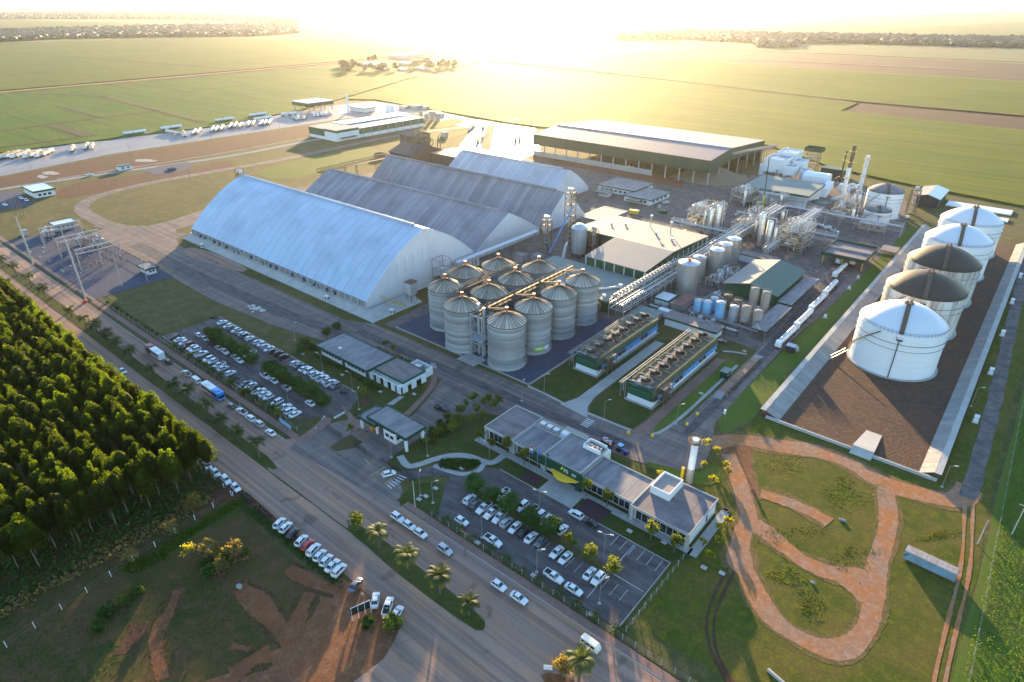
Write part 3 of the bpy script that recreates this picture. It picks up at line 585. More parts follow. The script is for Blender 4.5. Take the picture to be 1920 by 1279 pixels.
# right-hand grass, dirt loops and the tank farm
sheet('lawn', [(-57, 141), (-52, 147), (-51, 165), (-50, 184), (1, 184), (1, 500), (12.5, 500), (13.5, 210), (16, 90), (-40, 90), (-41.8, 110), (-38, 116), (-38, 138)], 0.055, 'lawn_dry', 0.6, 5)
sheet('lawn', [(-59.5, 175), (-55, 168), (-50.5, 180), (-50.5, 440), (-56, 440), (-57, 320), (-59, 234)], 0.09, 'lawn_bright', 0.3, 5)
loop1 = pts(b4, (250, 0), (320, 120), (340, 250), (370, 380), (330, 470), (330, 620), (400, 770), (500, 920), (640, 1030), (820, 1110), (960, 1080), (1050, 960), (1060, 800), (1090, 650), (1140, 480), (1150, 300), (1150, 210))
ribbon('dirt_road', loop1, 4.5, 0.10, 'dirt_track', 0.5, 3, 3)
ribbon('dirt_road', pts(b4, (150, -60), (300, -90), (560, -40), (760, -20), (950, 50), (1140, 170), (1300, 220), (1480, 260), (1570, 240), (1620, 190)), 6.4, 0.105, 'dirt_track', 0.5, 4, 3)
ribbon('dirt_road', pts(b4, (400, 380), (480, 450), (620, 570), (760, 640), (900, 680), (1040, 690)), 4.6, 0.11, 'dirt_track', 0.5, 5, 3)
ribbon('dirt_road', pts(b4, (900, 690), (980, 760), (1030, 830)), 4.0, 0.113, 'dirt_track', 0.5, 6, 2)
ribbon('dirt_road', pts(b4, (440, 215), (560, 250), (700, 320), (820, 390)), 4.0, 0.116, 'dirt_track', 0.7, 7, 2)
sheet('dirt_yard', smooth_poly(pts(b4, (120, -100), (250, -120), (400, -90), (380, 10), (390, 120), (440, 220), (400, 260), (330, 230), (290, 120), (240, 20)), 1), 0.095, 'dirt', 0.5, 2, edge='dirt_edge')
sheet('dirt_yard', smooth_poly(pts(b4, (320, 450), (250, 530), (240, 600), (300, 670), (400, 710), (390, 560)), 2), 0.098, 'dirt_track', 0.4, 2, edge='dirt_edge')
ribbon('gravel_road', pts(full, (1815, 935), (1845, 830), (1868, 740), (1890, 640), (1912, 540), (1935, 440), (1950, 380)), 4.2, 0.11, 'yard', 0.2, 8)
for s_ in (-0.9, 0.9):
    ribbon('wheel_track', [(p[0] + s_, p[1]) for p in pts(b4, (1605, 260), (1605, 420), (1590, 640), (1530, 900), (1480, 1080), (1440, 1300), (1420, 1500))], 0.8, 0.12, 'dirt_track', 0.12, 9, 2)
    ribbon('wheel_track', [(p[0] + s_ * .9, p[1]) for p in pts(b4, (270, 650), (200, 790), (150, 930), (160, 1080), (220, 1210), (300, 1320))], 0.7, 0.12, 'dirt_red', 0.1, 9, 2)
rect('bund_floor', -46, -1, 186.5, 442, 0.08, 'dirt_bund', 0.1, 6)
# ------------------------------------------------------------------ tank farm
MB().box(-47.6, 1.2, 185.0, 185.5, 0, 1.0).build('bund_wall', 'concrete')
bw = bpy.data.objects['bund_wall']; tag(bw, 'low pale concrete wall closing the near end of the tank bund', 'wall')
for nm, xo, xc, xi, lab in (('l', -49.8, -48.4, -43.6, 'sloping concrete slab bank beside the tanker queue, along the tanks'), ('r', 1.6, 0.2, -3.4, 'sloping concrete slab bank between the big tanks and the gravel track')):
    t = thing('bund_bank', lab, 'embankment')
    MB().yprism([(xo, 0.0), (xc, 2.0), (xc + (xi - xc) * 0.5, 1.0), (xi, 0.02)], 186.2, 442).build('bank_core', 'dirt_bund', t)
    d = Vector((xi - xc, 0, -1.98)); n = Vector((-d.z, 0, d.x)); n = n if n.z > 0 else -n; n.normalize()
    slab = MB()
    p0 = Vector((xc, 0, 2.02)) ; p1 = Vector((xi, 0, 0.05))
    slab.add([p0, p1, p1 + Vector((0, 2.92, 0)), p0 + Vector((0, 2.92, 0)), p0 + n * .12, p1 + n * .12, p1 + n * .12 + Vector((0, 2.92, 0)), p0 + n * .12 + Vector((0, 2.92, 0))],
             [(0, 1, 2, 3), (4, 5, 6, 7), (0, 1, 5, 4), (1, 2, 6, 5), (2, 3, 7, 6), (3, 0, 4, 7)])
    me = slab.mesh('slab', 'concrete_old', False)
    for i in range(85): part('slab', me, t, (0, 186.4 + i * 3.0, rng.uniform(-.03, .03)))
    MB().box(min(xo, xc) - .2, max(xo, xc) + .2, 186.2, 442, 1.96, 2.10).build('crest', 'concrete', t)
t = thing('access_ramp', 'pale concrete ramp climbing over the near wall of the bund', 'ramp')
MB().add([(-21.5, 183.2, 0.1), (-15.5, 183.2, 0.1), (-15.5, 186, 1.5), (-21.5, 186, 1.5), (-20.5, 199, 0.1), (-16, 199, 0.1)], [(0, 1, 2, 3), (3, 2, 5, 4), (0, 3, 4), (1, 5, 2), (0, 4, 5, 1)]).build('deck', 'concrete', t, smooth=False)

def tank_proto(name, shell_mat, dome_mat, r=14.3, h=17.0, rise=6.6, courses=7, cat='tank'):
    P = Proto(name, cat); n = 64; ch = h / courses
    P.add('base_ring', MB().lathe([(r + .9, 0), (r + .9, .35), (r - .2, .35)], n), 'concrete')
    for k in range(courses):
        o = 0.03 * (k % 2)
        P.add('shell_course', MB().lathe([(r + o, .3 + k * ch), (r + o, .3 + (k + 1) * ch - .05), (r - .06, .3 + (k + 1) * ch - .04), (r - .06, .3 + (k + 1) * ch)], n, cap=False), shell_mat)
    prof = [(r * math.cos(t_), h + .3 + rise * math.sin(t_)) for t_ in [R(90) * i / 10 for i in range(11)]]
    prof = [(r + .15, h + .1)] + [(r * (1 - i / 12), h + .3 + rise * (1 - (1 - i / 12) ** 2)) for i in range(12)] + [(0.0, h + .3 + rise)]
    dome = P.add('dome_roof', MB().lathe(prof, n), dome_mat)
    P.add('wind_girder', MB().lathe([(r, h * .80), (r + .45, h * .80), (r + .45, h * .80 + .12), (r, h * .80 + .12)], n, cap=False), 'steel_grey')
    P.add('wind_girder', MB().lathe([(r, h * .66), (r + .3, h * .66), (r + .3, h * .66 + .1), (r, h * .66 + .1)], n, cap=False), 'steel_grey')
    g = MB()
    for i in range(n):
        t_ = 2 * math.pi * i / n; c, s_ = math.cos(t_), math.sin(t_); c2, s2 = math.cos(t_ + 2 * math.pi / n), math.sin(t_ + 2 * math.pi / n)
        g.tube((r * c, r * s_, h + .2), (r * c, r * s_, h + 1.4), .05, 4)
        for zz in (.8, 1.4): g.tube((r * c, r * s_, h + zz), (r * c2, r * s2, h + zz), .045, 4)
    P.add('handrail', g, 'dark_steel')
    wlk = MB(); m = 9
    for i in range(m):
        f0, f1 = -1 + i * 1.0 / m, -1 + (i + 1) * 1.0 / m
        z0 = h + .55 + rise * (1 - f0 * f0); z1 = h + .55 + rise * (1 - f1 * f1)
        for s_ in (-.7, .7): wlk.bar((s_, r * f0, z0), (s_, r * f1, z1), .12); wlk.bar((s_, r * f0, z0 + 1), (s_, r * f1, z1 + 1), .07); wlk.bar((s_, r * f0, z0), (s_, r * f0, z0 + 1), .06)
        wlk.quad((-.7, r * f0, z0), (.7, r * f0, z0), (.7, r * f1, z1), (-.7, r * f1, z1))
    P.add('roof_walkway', wlk, 'galv_rust')
    P.add('centre_platform', MB().cyl(0, 0, h + rise + .3, h + rise + .7, 1.6, 10).cyl(0.6, 0.3, h + rise + .7, h + rise + 1.6, .35, 8).cyl(-.7, -.4, h + rise + .7, h + rise + 1.4, .3, 8), 'galv_rust')
    P.add('downpipe', MB().tube((0, -r - .35, .3), (0, -r - .35, h - 1.5), .16, 6).box(-.9, .9, -r - 1.3, -r, h - 1.6, h - 1.45).bar((-.9, -r - 1.3, h - 1.5), (-.9, -r - 1.3, h - .4), .06).bar((.9, -r - 1.3, h - 1.5), (.9, -r - 1.3, h - .4), .06).bar((-.9, -r - 1.3, h - .4), (.9, -r - 1.3, h - .4), .06).bar((-.9, -r - .3, h - 1.5), (-1.8, -r + .5, h + .6), .12), 'dark_steel')
    st = MB(); k = 34
    for i in range(k):                     # winding stair on the avenue side
        t_ = R(170) + R(75) * i / k; t2 = R(170) + R(75) * (i + 1) / k; z0 = .4 + (h - .4) * i / k; z1 = .4 + (h - .4) * (i + 1) / k
        for rr in (r + .15, r + 1.0):
            st.bar((rr * math.cos(t_), rr * math.sin(t_), z0), (rr * math.cos(t2), rr * math.sin(t2), z1), .07)
        st.bar(((r + 1) * math.cos(t_), (r + 1) * math.sin(t_), z0 + 1), ((r + 1) * math.cos(t2), (r + 1) * math.sin(t2), z1 + 1), .05)
        st.quad((r * math.cos(t_), r * math.sin(t_), z0), ((r + 1) * math.cos(t_), (r + 1) * math.sin(t_), z0), ((r + 1) * math.cos(t2), (r + 1) * math.sin(t2), z0), (r * math.cos(t2), r * math.sin(t2), z0))
    P.add('stair', st, 'galv_rust')
    return P
TW = tank_proto('storage_tank', 'white_tank', 'white_dome'); TD = tank_proto('storage_tank', 'rusty_tank', 'dark_dome')
for P, y, lab in ((TW, 252.5, 'large clean white storage tank, nearest of the five in the bund'), (TD, 292, 'stained storage tank with dark dome, directly behind the nearest white tank'),
                  (TD, 331.5, 'stained storage tank with dark dome, third from the near wall of the bund'), (TW, 371, 'white storage tank with pale dome behind the two dark-domed tanks'),
                  (TW, 411, 'white storage tank with pale dome at the far end of the bund')):
    P.place((-25.3, y, 0.05), R(8), lab, 'big storage tanks in the bund')
t = thing('pipe_ladder', 'steel stair and pipe bundle leaning on the nearest white tank', 'stair')
MB().bar((-44.5, 240, .2), (-39.8, 243, 4.5), .2).bar((-43.5, 238.6, .2), (-38.8, 242, 4.5), .2).build('stringer', 'steel_grey', t)
g = MB()
for i in range(12): f = i / 12; g.bar((-44.5 + 4.7 * f, 240 + 3 * f, .2 + 4.3 * f), (-43.5 + 4.7 * f, 238.6 + 3.4 * f, .2 + 4.3 * f), .1)
g.build('tread', 'steel_light', t)
CAB = Proto('hydrant_cabinet', 'cabinet')
CAB.add('cabinet', MB().box(-.6, .6, -1.1, 1.1, .3, 2.0), 'white_paint'); CAB.add('plinth', MB().box(-.9, .9, -1.4, 1.4, 0, .3), 'concrete'); CAB.add('lid', MB().box(-.7, .7, -1.2, 1.2, 2.0, 2.15), 'steel_light')
for i, (x, y) in enumerate(((5.1, 226.6), (4.7, 265.6), (4.2, 304.5), (3.6, 344.7), (3.2, 383.9))):
    CAB.place((x, y, .06), 0, '%s white hydrant cabinet from the near end beside the gravel track' % nth(i), 'hydrant cabinets along the right bank')
MON = Proto('foam_monitor', 'hydrant')
MON.add('box', MB().box(-.5, .5, -.35, .35, .5, 1.5), 'white_paint'); MON.add('post', MB().tube((0, .6, 0), (0, .6, 1.6), .12).tube((0, .6, 1.6), (.6, .9, 2.1), .1), 'red_cap'); MON.add('slab', MB().box(-.9, .9, -.8, 1.0, 0, .12), 'concrete')
for i, q in enumerate(((640, 695), (800, 510), (935, 350), (985, 290))):
    x, y = r6(*q); MON.place((x, y, .1), 0, '%s white foam hydrant box on the grass beside the tanker queue' % nth(i), 'foam hydrants')

# ------------------------------------------------------------------ silos
def silo_proto():
    P = Proto('grain_silo', 'silo'); r, he, ha, n = 7.1, 17.4, 21.0, 40; k = 15; ch = (he - 1.2) / k
    P.add('plinth', MB().lathe([(r + .25, 0), (r + .25, 1.2), (r - .1, 1.2)], n), 'concrete')
    ring = []
    for i in range(k):
        ring.append(MB().lathe([(r - .03, 0), (r + .06, .12), (r + .06, ch - .12), (r - .03, ch)], n, cap=False).mesh('wall_ring', 'silo_wall') if i == 0 else ring[0])
        P.parts.append(('wall_ring', ring[0], (0, 0, 1.2 + i * ch), R(4.5) * (i % 2), None, False))
    g = MB()
    for i in (3, 6, 9, 12): z = 1.2 + i * ch; g.lathe([(r, z - .12), (r + .16, z - .12), (r + .16, z + .12), (r, z + .12)], n, cap=False)
    P.add('stiffener', g, 'steel_grey')
    m = 28; a = 2 * math.pi / m
    pan = MB().lathe([(r + .3, he - .05), (1.0, ha - .45)], 1, a0=0, a1=a).mesh('roof_panel', 'silo_roof')
    rib = MB().tube(((r + .35), 0, he + .06), (1.0, 0, ha - .37), .085, 4).mesh('roof_rib', 'dark_steel')
    for i in range(m):
        P.parts.append(('roof_panel', pan, (0, 0, 0), a * i, None, False)); P.parts.append(('roof_rib', rib, (0, 0, 0), a * i, None, False))
    P.add('eave_ring', MB().lathe([(r, he - .25), (r + .38, he - .25), (r + .38, he), (r, he)], n, cap=False), 'galv_rust')
    cap = P.add('roof_cap', MB().cyl(0, 0, ha - .6, ha, 1.1, 12, .8), 'galv_rust'); P.add('fill_spout', MB().cyl(0, 0, ha, ha + 1.2, .45, 8).cyl(0, 0, ha + 1.2, ha + 1.6, .7, 8), 'red_cap', under=cap)
    g = MB()
    g = MB(); t_ = R(12)
    for s_ in (-.3, .3): g.tube(((r + .5) * math.cos(t_) + s_ * .88, (r + .5) * math.sin(t_) + s_ * .47, .5), ((r + .5) * math.cos(t_) + s_ * .88, (r + .5) * math.sin(t_) + s_ * .47, he + .6), .07, 4)
    for i in range(16): z = 1.2 + i; g.lathe([(.55, z), (.6, z), (.6, z + .08), (.55, z + .08)], 8, (r + .75) * math.cos(t_), (r + .75) * math.sin(t_), cap=False)
    g.box((r + .2) * math.cos(t_) - .7, (r + .2) * math.cos(t_) + .9, (r + .6) * math.sin(t_) - .6, (r + .2) * math.sin(t_) + .2, 8, 8.12)
    P.add('caged_ladder', g, 'galv_rust')
    return P
SI = silo_proto()
silos = [(-175.5, 167, 'grain silo nearest the arched warehouse gable, left of the others'), (-157.6, 158.3, 'grain silo left of the white steel elevator frame, facing the inner road'),
         (-135.9, 159, 'grain silo nearest the camera, right of the white elevator frame'), (-135.9, 174.8, 'grain silo with a green logo at its foot, behind the nearest one'),
         (-135.9, 191, 'third silo of the right-hand row, counted from the inner road'), (-135.9, 207.4, 'far silo of the right-hand row, beside the green flat roof'),
         (-157.8, 174, 'second silo of the middle row, left of the conveyor gallery'), (-158.4, 191, 'third silo of the middle row, left of the conveyor gallery'), (-158.8, 207.4, 'far silo of the middle row, in front of the green flat roof'),
         (-179.5, 183, 'second silo of the left row, beside the arched warehouse'), (-174.5, 198.7, 'far silo of the left row, below the long sloping conveyor')]
for i, (x, y, lab) in enumerate(silos): SI.place((x, y, .13), R(rng.uniform(-12, 12)), lab, 'corrugated steel grain silos')
# logo at the foot of the fourth silo
t = thing('silo_logo', 'green and white company logo at the foot of a silo', 'logo', (-135.9, 174.8, .13))
def arc_plate(nm, a0, a1, z0, z1, mat, r_=7.45): MB().lathe([(r_ - .06, z0), (r_, z0), (r_, z1), (r_ - .06, z1)], 8, a0=R(a0), a1=R(a1)).build(nm, mat, t)
arc_plate('green_band', -48, -16, 1.9, 3.3, 'logo_green', 7.42); arc_plate('white_panel', -16, 2, 1.9, 3.5, 'white_paint', 7.44); arc_plate('letter_bar', -42, -22, 2.4, 2.8, 'white_paint', 7.47)
# conveyor gallery above the silos, elevator frame
def truss(mb, p, q, wd, ht, nseg, th=.12):
    p, q = Vector(p), Vector(q); d = (q - p); n = Vector((-d.y, d.x, 0)).normalized() * wd / 2; up = Vector((0, 0, ht))
    for o in (n, -n, n + up, -n + up): mb.bar(p + o, q + o, th * 1.3)
    for i in range(nseg):
        a, b = p + d * i / nseg, p + d * (i + 1) / nseg
        for o in (n, -n):
            mb.bar(a + o, a + o + up, th); mb.bar(a + o, b + o + up, th * .8)
        mb.bar(a + n, b - n, th * .7); mb.bar(a + n + up, a - n + up, th)
    return mb
t = thing('conveyor_gallery', 'rusty conveyor gallery running between two rows of silos', 'conveyor')
truss(MB(), (-146.8, 156, 17.8), (-146.8, 216, 17.8), 2.0, 1.8, 20, .09).build('truss', 'galv_rust', t)
MB().box(-147.7, -145.9, 155.5, 216.5, 17.5, 17.7).build('deck', 'galv_rust', t)
MB().box(-147.2, -146.4, 156, 216, 18.2, 18.9).build('belt_cover', 'dark_steel', t)
for i in range(4):
    y = 159 + 16.2 * i
    MB().bar((-145.6, y, 19.4), (-137, y, 21.8), .35).bar((-145.6, y + .9, 19.0), (-137, y + .9, 20.6), .12).build('spout', 'galv_rust', t)
    MB().bar((-148, y, 19.4), (-156.8, y, 21.8), .35).bar((-148, y + .9, 19.0), (-156, y + .9, 20.6), .12).build('spout', 'galv_rust', t)
for i in range(4):
    y = 166.5 + 15.5 * i; MB().bar((-148, y, 0), (-148, y, 17.6), .3).bar((-145.6, y, 0), (-145.6, y, 17.6), .3).bar((-148, y, 6), (-145.6, y, 12), .15).build('support_leg', 'galv_rust', t)
t = thing('conveyor_gallery', 'rusty conveyor crossing to the left row of silos', 'conveyor')
truss(MB(), (-167.6, 164, 18), (-167.6, 204, 18), 1.5, 1.5, 13, .08).build('truss', 'galv_rust', t); MB().box(-168.2, -167.0, 164, 204, 17.7, 17.9).build('deck', 'galv_rust', t)
for y in (167, 183, 199): MB().bar((-168.5, y, 19.5), (-174, y, 21.8), .3).build('spout', 'galv_rust', t); MB().bar((-167.6, y + 3, 0), (-167.6, y + 3, 17.7), .35).build('support_leg', 'galv_rust', t)
t = thing('elevator_tower', 'white steel braced elevator frame between the two nearest silos', 'tower')
for x in (-150.0, -144.2):
    for y in (154.6, 160.6): MB().box(x - .22, x + .22, y - .22, y + .22, 0.1, 17.4).build('column', 'steel_light', t)
for k, z in enumerate((5.8, 10.6, 17.2)):
    g = MB()
    for y in (154.6, 160.6): g.box(-149.8, -144.4, y - .14, y + .14, z - .3, z)
    for x in (-150.0, -144.2): g.box(x - .14, x + .14, 154.8, 160.4, z - .3, z)
    g.build('ring_beam', 'steel_light', t)
g = MB()
for z0, z1 in ((0.2, 5.6), (5.8, 10.4), (10.6, 17)):
    g.bar((-150, 154.5, z0), (-144.2, 154.5, z1), .12).bar((-144.2, 154.45, z0), (-150, 154.45, z1), .12).bar((-144.1, 154.6, z0), (-144.1, 160.6, z1), .12)
g.build('brace', 'steel_light', t)
MB().xprism([(154.2, 6.9), (157.6, 8.3), (161, 6.9), (161, 7.05), (157.6, 8.5), (154.2, 7.05)], -150.3, -143.9).build('hood_roof', 'steel_blue', t)
MB().cyl(-148.5, 157.5, .1, 21, .6, 10).cyl(-145.8, 157.5, .1, 20, .6, 10).build('elevator_leg', 'galv', t)

# ------------------------------------------------------------------ arched and pitched warehouses
def arch_profile(y0, y1, ze_, zr, ex, n):
    c = (y0 + y1) / 2; h = (y1 - y0) / 2
    return [(c + h * (-1 + 2 * i / n), ze_ + (zr - ze_) * (1 - (1 - ex) * abs(-1 + 2 * i / n) - ex * abs(-1 + 2 * i / n) ** 2)) for i in range(n + 1)]
def warehouse(name, lab, x0, x1, y0, y1, ze_, zr, ex, roof, wall, ncol, ncourse, n=24, skew=0.0):
    t = thing(name, lab, 'warehouse'); pr = arch_profile(y0, y1, ze_, zr, ex, n); c = (y0 + y1) / 2
    half = [p for p in pr if p[0] <= c + 1e-6]; m = len(half) - 1
    W_ = (x1 - x0) / ncol
    rf = bpy.data.objects.new('roof', None); C.objects.link(rf); rf.parent = t
    for k in range(ncourse):
        i0, i1 = m * k // ncourse, m * (k + 1) // ncourse
        sp = half[i0:i1 + 1]; v = []; f = []; lift = 0.02 * (k % 2)
        for (y, z) in sp: v += [(0.05, y, z + lift), (W_ - .05, y, z + lift)]
        for i in range(len(sp) - 1): f.append((2 * i, 2 * i + 1, 2 * i + 3, 2 * i + 2))
        b = MB().add(v, f).mesh('roof_sheet', roof)
        for j in range(ncol): part('roof_sheet', b, rf, (x0 + j * W_, 0, rng.uniform(0, .03)))
    far = [p for p in pr if p[0] >= c - 1e-6]; b = MB()
    b.add([(x, y, z) for (y, z) in far for x in (x0, x1)], [(2 * i, 2 * i + 1, 2 * i + 3, 2 * i + 2) for i in range(len(far) - 1)]).build('far_slope', roof, rf)
    under = [(y, z - .12) for y, z in pr]
    MB().add([(x, y, z) for (y, z) in under for x in (x0, x1)], [(2 * i, 2 * i + 1, 2 * i + 3, 2 * i + 2) for i in range(n)]).build('lining', 'dark_steel', rf)
    MB().xprism([(c - .9, zr - .3), (c - .9, zr + .55), (c, zr + .95), (c + .9, zr + .55), (c + .9, zr - .3)], x0 + 2, x1 - 7).build('ridge_vent', roof, rf)
    for x, nm in ((x1 - .25, 'gable_wall'), (x0 + .05, 'gable_wall')):
        MB().xprism([(y0, .5)] + [(y, z - .14) for y, z in pr] + [(y1, .5)], x, x + .2).build(nm, wall, t)
    # barge board along the visible gable
    b = MB()
    for p, q in zip(pr, pr[1:]): b.bar((x1, p[0], p[1] + .05), (x1, q[0], q[1] + .05), .28)
    b.build('verge_trim', wall, t)
    return t
W1 = warehouse('arched_warehouse', 'huge arched warehouse with pale blue metal roof and white gable', -368, -210.5, 152.8, 225, 5.0, 29.0, .52, 'roof_w1', 'wall_sheet', 28, 6)
for i, (y, z0, z1) in enumerate(((166.5, 7.5, 14.5), (171.5, 9.5, 17), (176.5, 11.5, 18.5), (181, 13.5, 19.5), (187, 13.5, 20.5))):
    MB().box(-210.45, -210.2, y, y + 1.3, z0, z1).build('skylight', 'white_paint', W1)
MB().box(-369, -209, 151.6, 153.6, 2.2, 2.5).build('ledge', 'concrete', W1)
MB().box(-368, -210.6, 153.0, 153.3, .5, 4.9).build('eave_wall', 'concrete_old', W1)
for i in range(34): MB().box(-366.5 + i * 4.7, -366.1 + i * 4.7, 152.2, 153.0, 2.4, 4.9).build('eave_post', 'concrete', W1)
apr = MB(); apr.add([(-370, 148.3, .05), (-200.5, 148.3, .05), (-208.5, 152.6, 2.3), (-369, 152.6, 2.3), (-200.5, 176, .05), (-208.5, 176, 2.3)], [(0, 1, 2, 3), (1, 4, 5, 2)]).build('plinth_slope', 'concrete', W1, smooth=False)
MB().box(-370, -200, 147.6, 148.3, 0, .25).build('plinth_kerb', 'concrete', W1)
fan = Proto('x', 'x')
fm = MB().lathe([(.75, 0), (.75, .9), (.35, 1.2)], 12); fm2 = MB().box(-.6, .6, -.2, .9, -.5, .7)
fmesh = fm2.mesh('fan', 'dark_steel'); fmesh2 = MB().tube((0, -.9, .1), (0, .1, .1), .65, 10).mesh('fan_cowl', 'steel_blue')
for i, x in enumerate((-357, -352.5, -342, -336, -329, -320, -315.5, -304, -292, -286, -281, -267, -257, -249, -245, -239, -233)):
    o = part('fan', fmesh, W1, (x, 151.9, 3.0)); part('fan_cowl', fmesh2, o)
t = thing('headhouse', 'small steel head frame on the far ridge end of the arched warehouse', 'headhouse')
g = MB()
for x in (-371, -367.5):
    for y in (187, 190.5): g.bar((x, y, 0), (x, y, 32.5), .25)
for z in (8, 16, 24, 29, 32.4): g.bar((-371, 187, z), (-367.5, 187, z), .15).bar((-371, 190.5, z), (-367.5, 190.5, z), .15).bar((-371, 187, z), (-371, 190.5, z), .15).bar((-371, 187, z - 6), (-371, 190.5, z), .1).bar((-367.5, 187, z), (-367.5, 190.5, z), .15)
g.build('frame', 'galv_rust', t); MB().box(-370.4, -368, 187.6, 190, 30.4, 32).build('drive_box', 'white_paint', t); MB().bar((-369.5, 188, 30.5), (-373, 186, 24), .5).build('spout', 'galv_rust', t)
warehouse('pitched_warehouse', 'long grey warehouse with streaked roof, directly behind the blue arched one', -380, -218.5, 230.5, 285.5, 3.0, 18.6, .2, 'roof_w2', 'wall_sheet', 40, 1)
warehouse('pitched_warehouse', 'long grey warehouse with streaked roof, second behind the blue arched one', -377, -216.5, 286.5, 328, 3.0, 20.4, .2, 'roof_w2', 'wall_sheet', 40, 1)
warehouse('pitched_warehouse', 'shorter pale warehouse, farthest of the four curved roofs', -353, -250.5, 338, 383, 3.0, 18.6, .25, 'roof_w4', 'wall_sheet', 26, 1)
t = thing('conveyor_gallery', 'dark conveyor gallery linking the far ridge ends of two grey warehouses', 'conveyor')
truss(MB(), (-381.5, 250, 17.4), (-381.5, 312, 18.6), 2.6, 2.2, 20, .16).build('truss', 'galv_rust', t); MB().box(-382.6, -380.4, 250, 312, 17.0, 17.3).build('deck', 'galv_rust', t)
for y in (253, 272, 282, 300): MB().bar((-382.4, y, 0), (-382.4, y, 17), .35).bar((-380.6, y, 0), (-380.6, y, 17), .35).build('support_leg', 'galv_rust', t)
t = thing('conveyor_gallery', 'long pale roofed conveyor running from the silos toward the drying towers', 'conveyor')
MB().yprism([(-209, 7.0), (-206, 7.0), (-206, 8.6), (-207.5, 9.3), (-209, 8.6)], 205, 268).build('gallery', 'steel_light', t)
for y in range(208, 268, 10): MB().bar((-208.6, y, 0), (-208.6, y, 7), .3).bar((-206.4, y, 0), (-206.4, y, 7), .3).bar((-208.6, y, 1), (-206.4, y, 6), .15).build('support_leg', 'galv_rust', t)
t = thing('loading_tower', 'open steel loading frame against the arched warehouse gable', 'tower')
g = MB()
for x in (-209, -203.5):
    for y in (191, 198): g.bar((x, y, 0), (x, y, 14), .3)
for z in (4.5, 9, 14):
    for y in (191, 198): g.bar((-209, y, z), (-203.5, y, z), .2)
    for x in (-209, -203.5): g.bar((x, 191, z), (x, 198, z), .2)
g.build('frame', 'steel_grey', t); MB().cyl(-206, 194.5, 5.5, 9.5, 1.5, 12).cyl(-206, 194.5, 3, 5.5, .4, 8, 1.5).build('hopper', 'galv', t); MB().box(-209, -203.5, 191, 198, 4.5, 4.65).build('deck', 'galv_rust', t)
t = thing('surge_bin', 'corrugated square bin on legs at the foot of the white gable', 'bin')
MB().box(-205.8, -202.4, 171.2, 175, 4.2, 9.6).build('bin', 'galv', t); MB().add([(-205.8, 171.2, 4.2), (-202.4, 171.2, 4.2), (-202.4, 175, 4.2), (-205.8, 175, 4.2), (-204.1, 173.1, 1.6)], [(0, 1, 4), (1, 2, 4), (2, 3, 4), (3, 0, 4)]).build('hopper', 'galv', t)
for x in (-205.6, -202.6):
    for y in (171.4, 174.8): MB().bar((x, y, 0), (x, y, 4.2), .22).build('leg', 'galv_rust', t)
MB().box(-206.2, -202, 170.8, 175.4, 9.6, 9.9).build('lid', 'galv_rust', t)
t = thing('access_stair', 'yellow steel stair at the corner of the arched warehouse', 'stair')
MB().bar((-207, 158, 6.4), (-202, 167.5, .6), .22).bar((-206, 157.4, 6.4), (-201, 166.9, .6), .22).build('stringer', 'steel_yellow', t); MB().bar((-207, 158, 7.4), (-202, 167.5, 1.6), .12).bar((-206, 157.4, 7.4), (-201, 166.9, 1.6), .12).build('handrail', 'steel_yellow', t)
for q, l in (((1310, 1020), 'white pump box with black face at the foot of the warehouse gable'), ((905, 935), 'white box with black face on the warehouse ledge, near end'), ((130, 610), 'white box with black face on the warehouse apron, far end')):
    x, y = zg(*q); tb = thing('pump_box', l, 'box', (x, y, .1)); MB().box(-1, 1, -.7, .7, 0, 2.1).build('housing', 'white_paint', tb); MB().box(-.5, .5, -.78, -.7, .5, 1.5).build('louvre', 'black', tb); MB().box(1.0, 1.08, -.4, .4, .5, 1.5).build('louvre', 'black', tb)
# ------------------------------------------------------------------ process buildings
def add_windows(parent, face, u0, u1, z0, z1, n, const, mat='glass_dark', gap=.35, depth=.06):
    """n window panes in a row on a wall: face 'y-' (at y=const looking -y), 'x+' ..."""
    w_ = (u1 - u0) / n
    for i in range(n):
        a, b = u0 + w_ * i + gap / 2, u0 + w_ * (i + 1) - gap / 2; q = MB(); f = MB()
        if face[0] == 'y':
            s_ = -1 if face == 'y-' else 1; y0, y1 = sorted((const, const + s_ * depth)); q.box(a, b, y0, y1, z0, z1); y0, y1 = sorted((const, const + s_ * depth * 2.2)); f.box(a - .06, b + .06, y0, y1, z0 - .12, z0)
        else:
            s_ = -1 if face == 'x-' else 1; x0, x1 = sorted((const, const + s_ * depth)); q.box(x0, x1, a, b, z0, z1); x0, x1 = sorted((const, const + s_ * depth * 2.2)); f.box(x0, x1, a - .06, b + .06, z0 - .12, z0)
        o = q.build('window', mat, parent); f.build('sill', 'concrete', o)
def flat_block(t, x0, x1, y0, y1, z1, wall='white_paint', roof='roof_flat', fascia='green_dark', over=.5, fh=.9, z0=0.0, par=.18):
    """walls, a fascia band round the roof edge and a slightly sunk roof deck"""
    MB().box(x0, x1, y0, y1, z0, z1 - fh).build('wall', wall, t)
    X0, X1, Y0, Y1 = x0 - over, x1 + over, y0 - over, y1 + over; th = .25
    for nm, q in (('f', (X0, X1, Y0, Y0 + th)), ('b', (X0, X1, Y1 - th, Y1)), ('l', (X0, X0 + th, Y0 + th, Y1 - th)), ('r', (X1 - th, X1, Y0 + th, Y1 - th))):
        MB().box(*q, z1 - fh, z1).build('fascia', fascia, t)
    MB().box(X0 + th, X1 - th, Y0 + th, Y1 - th, z1 - fh + .02, z1 - par).build('roof', roof, t)
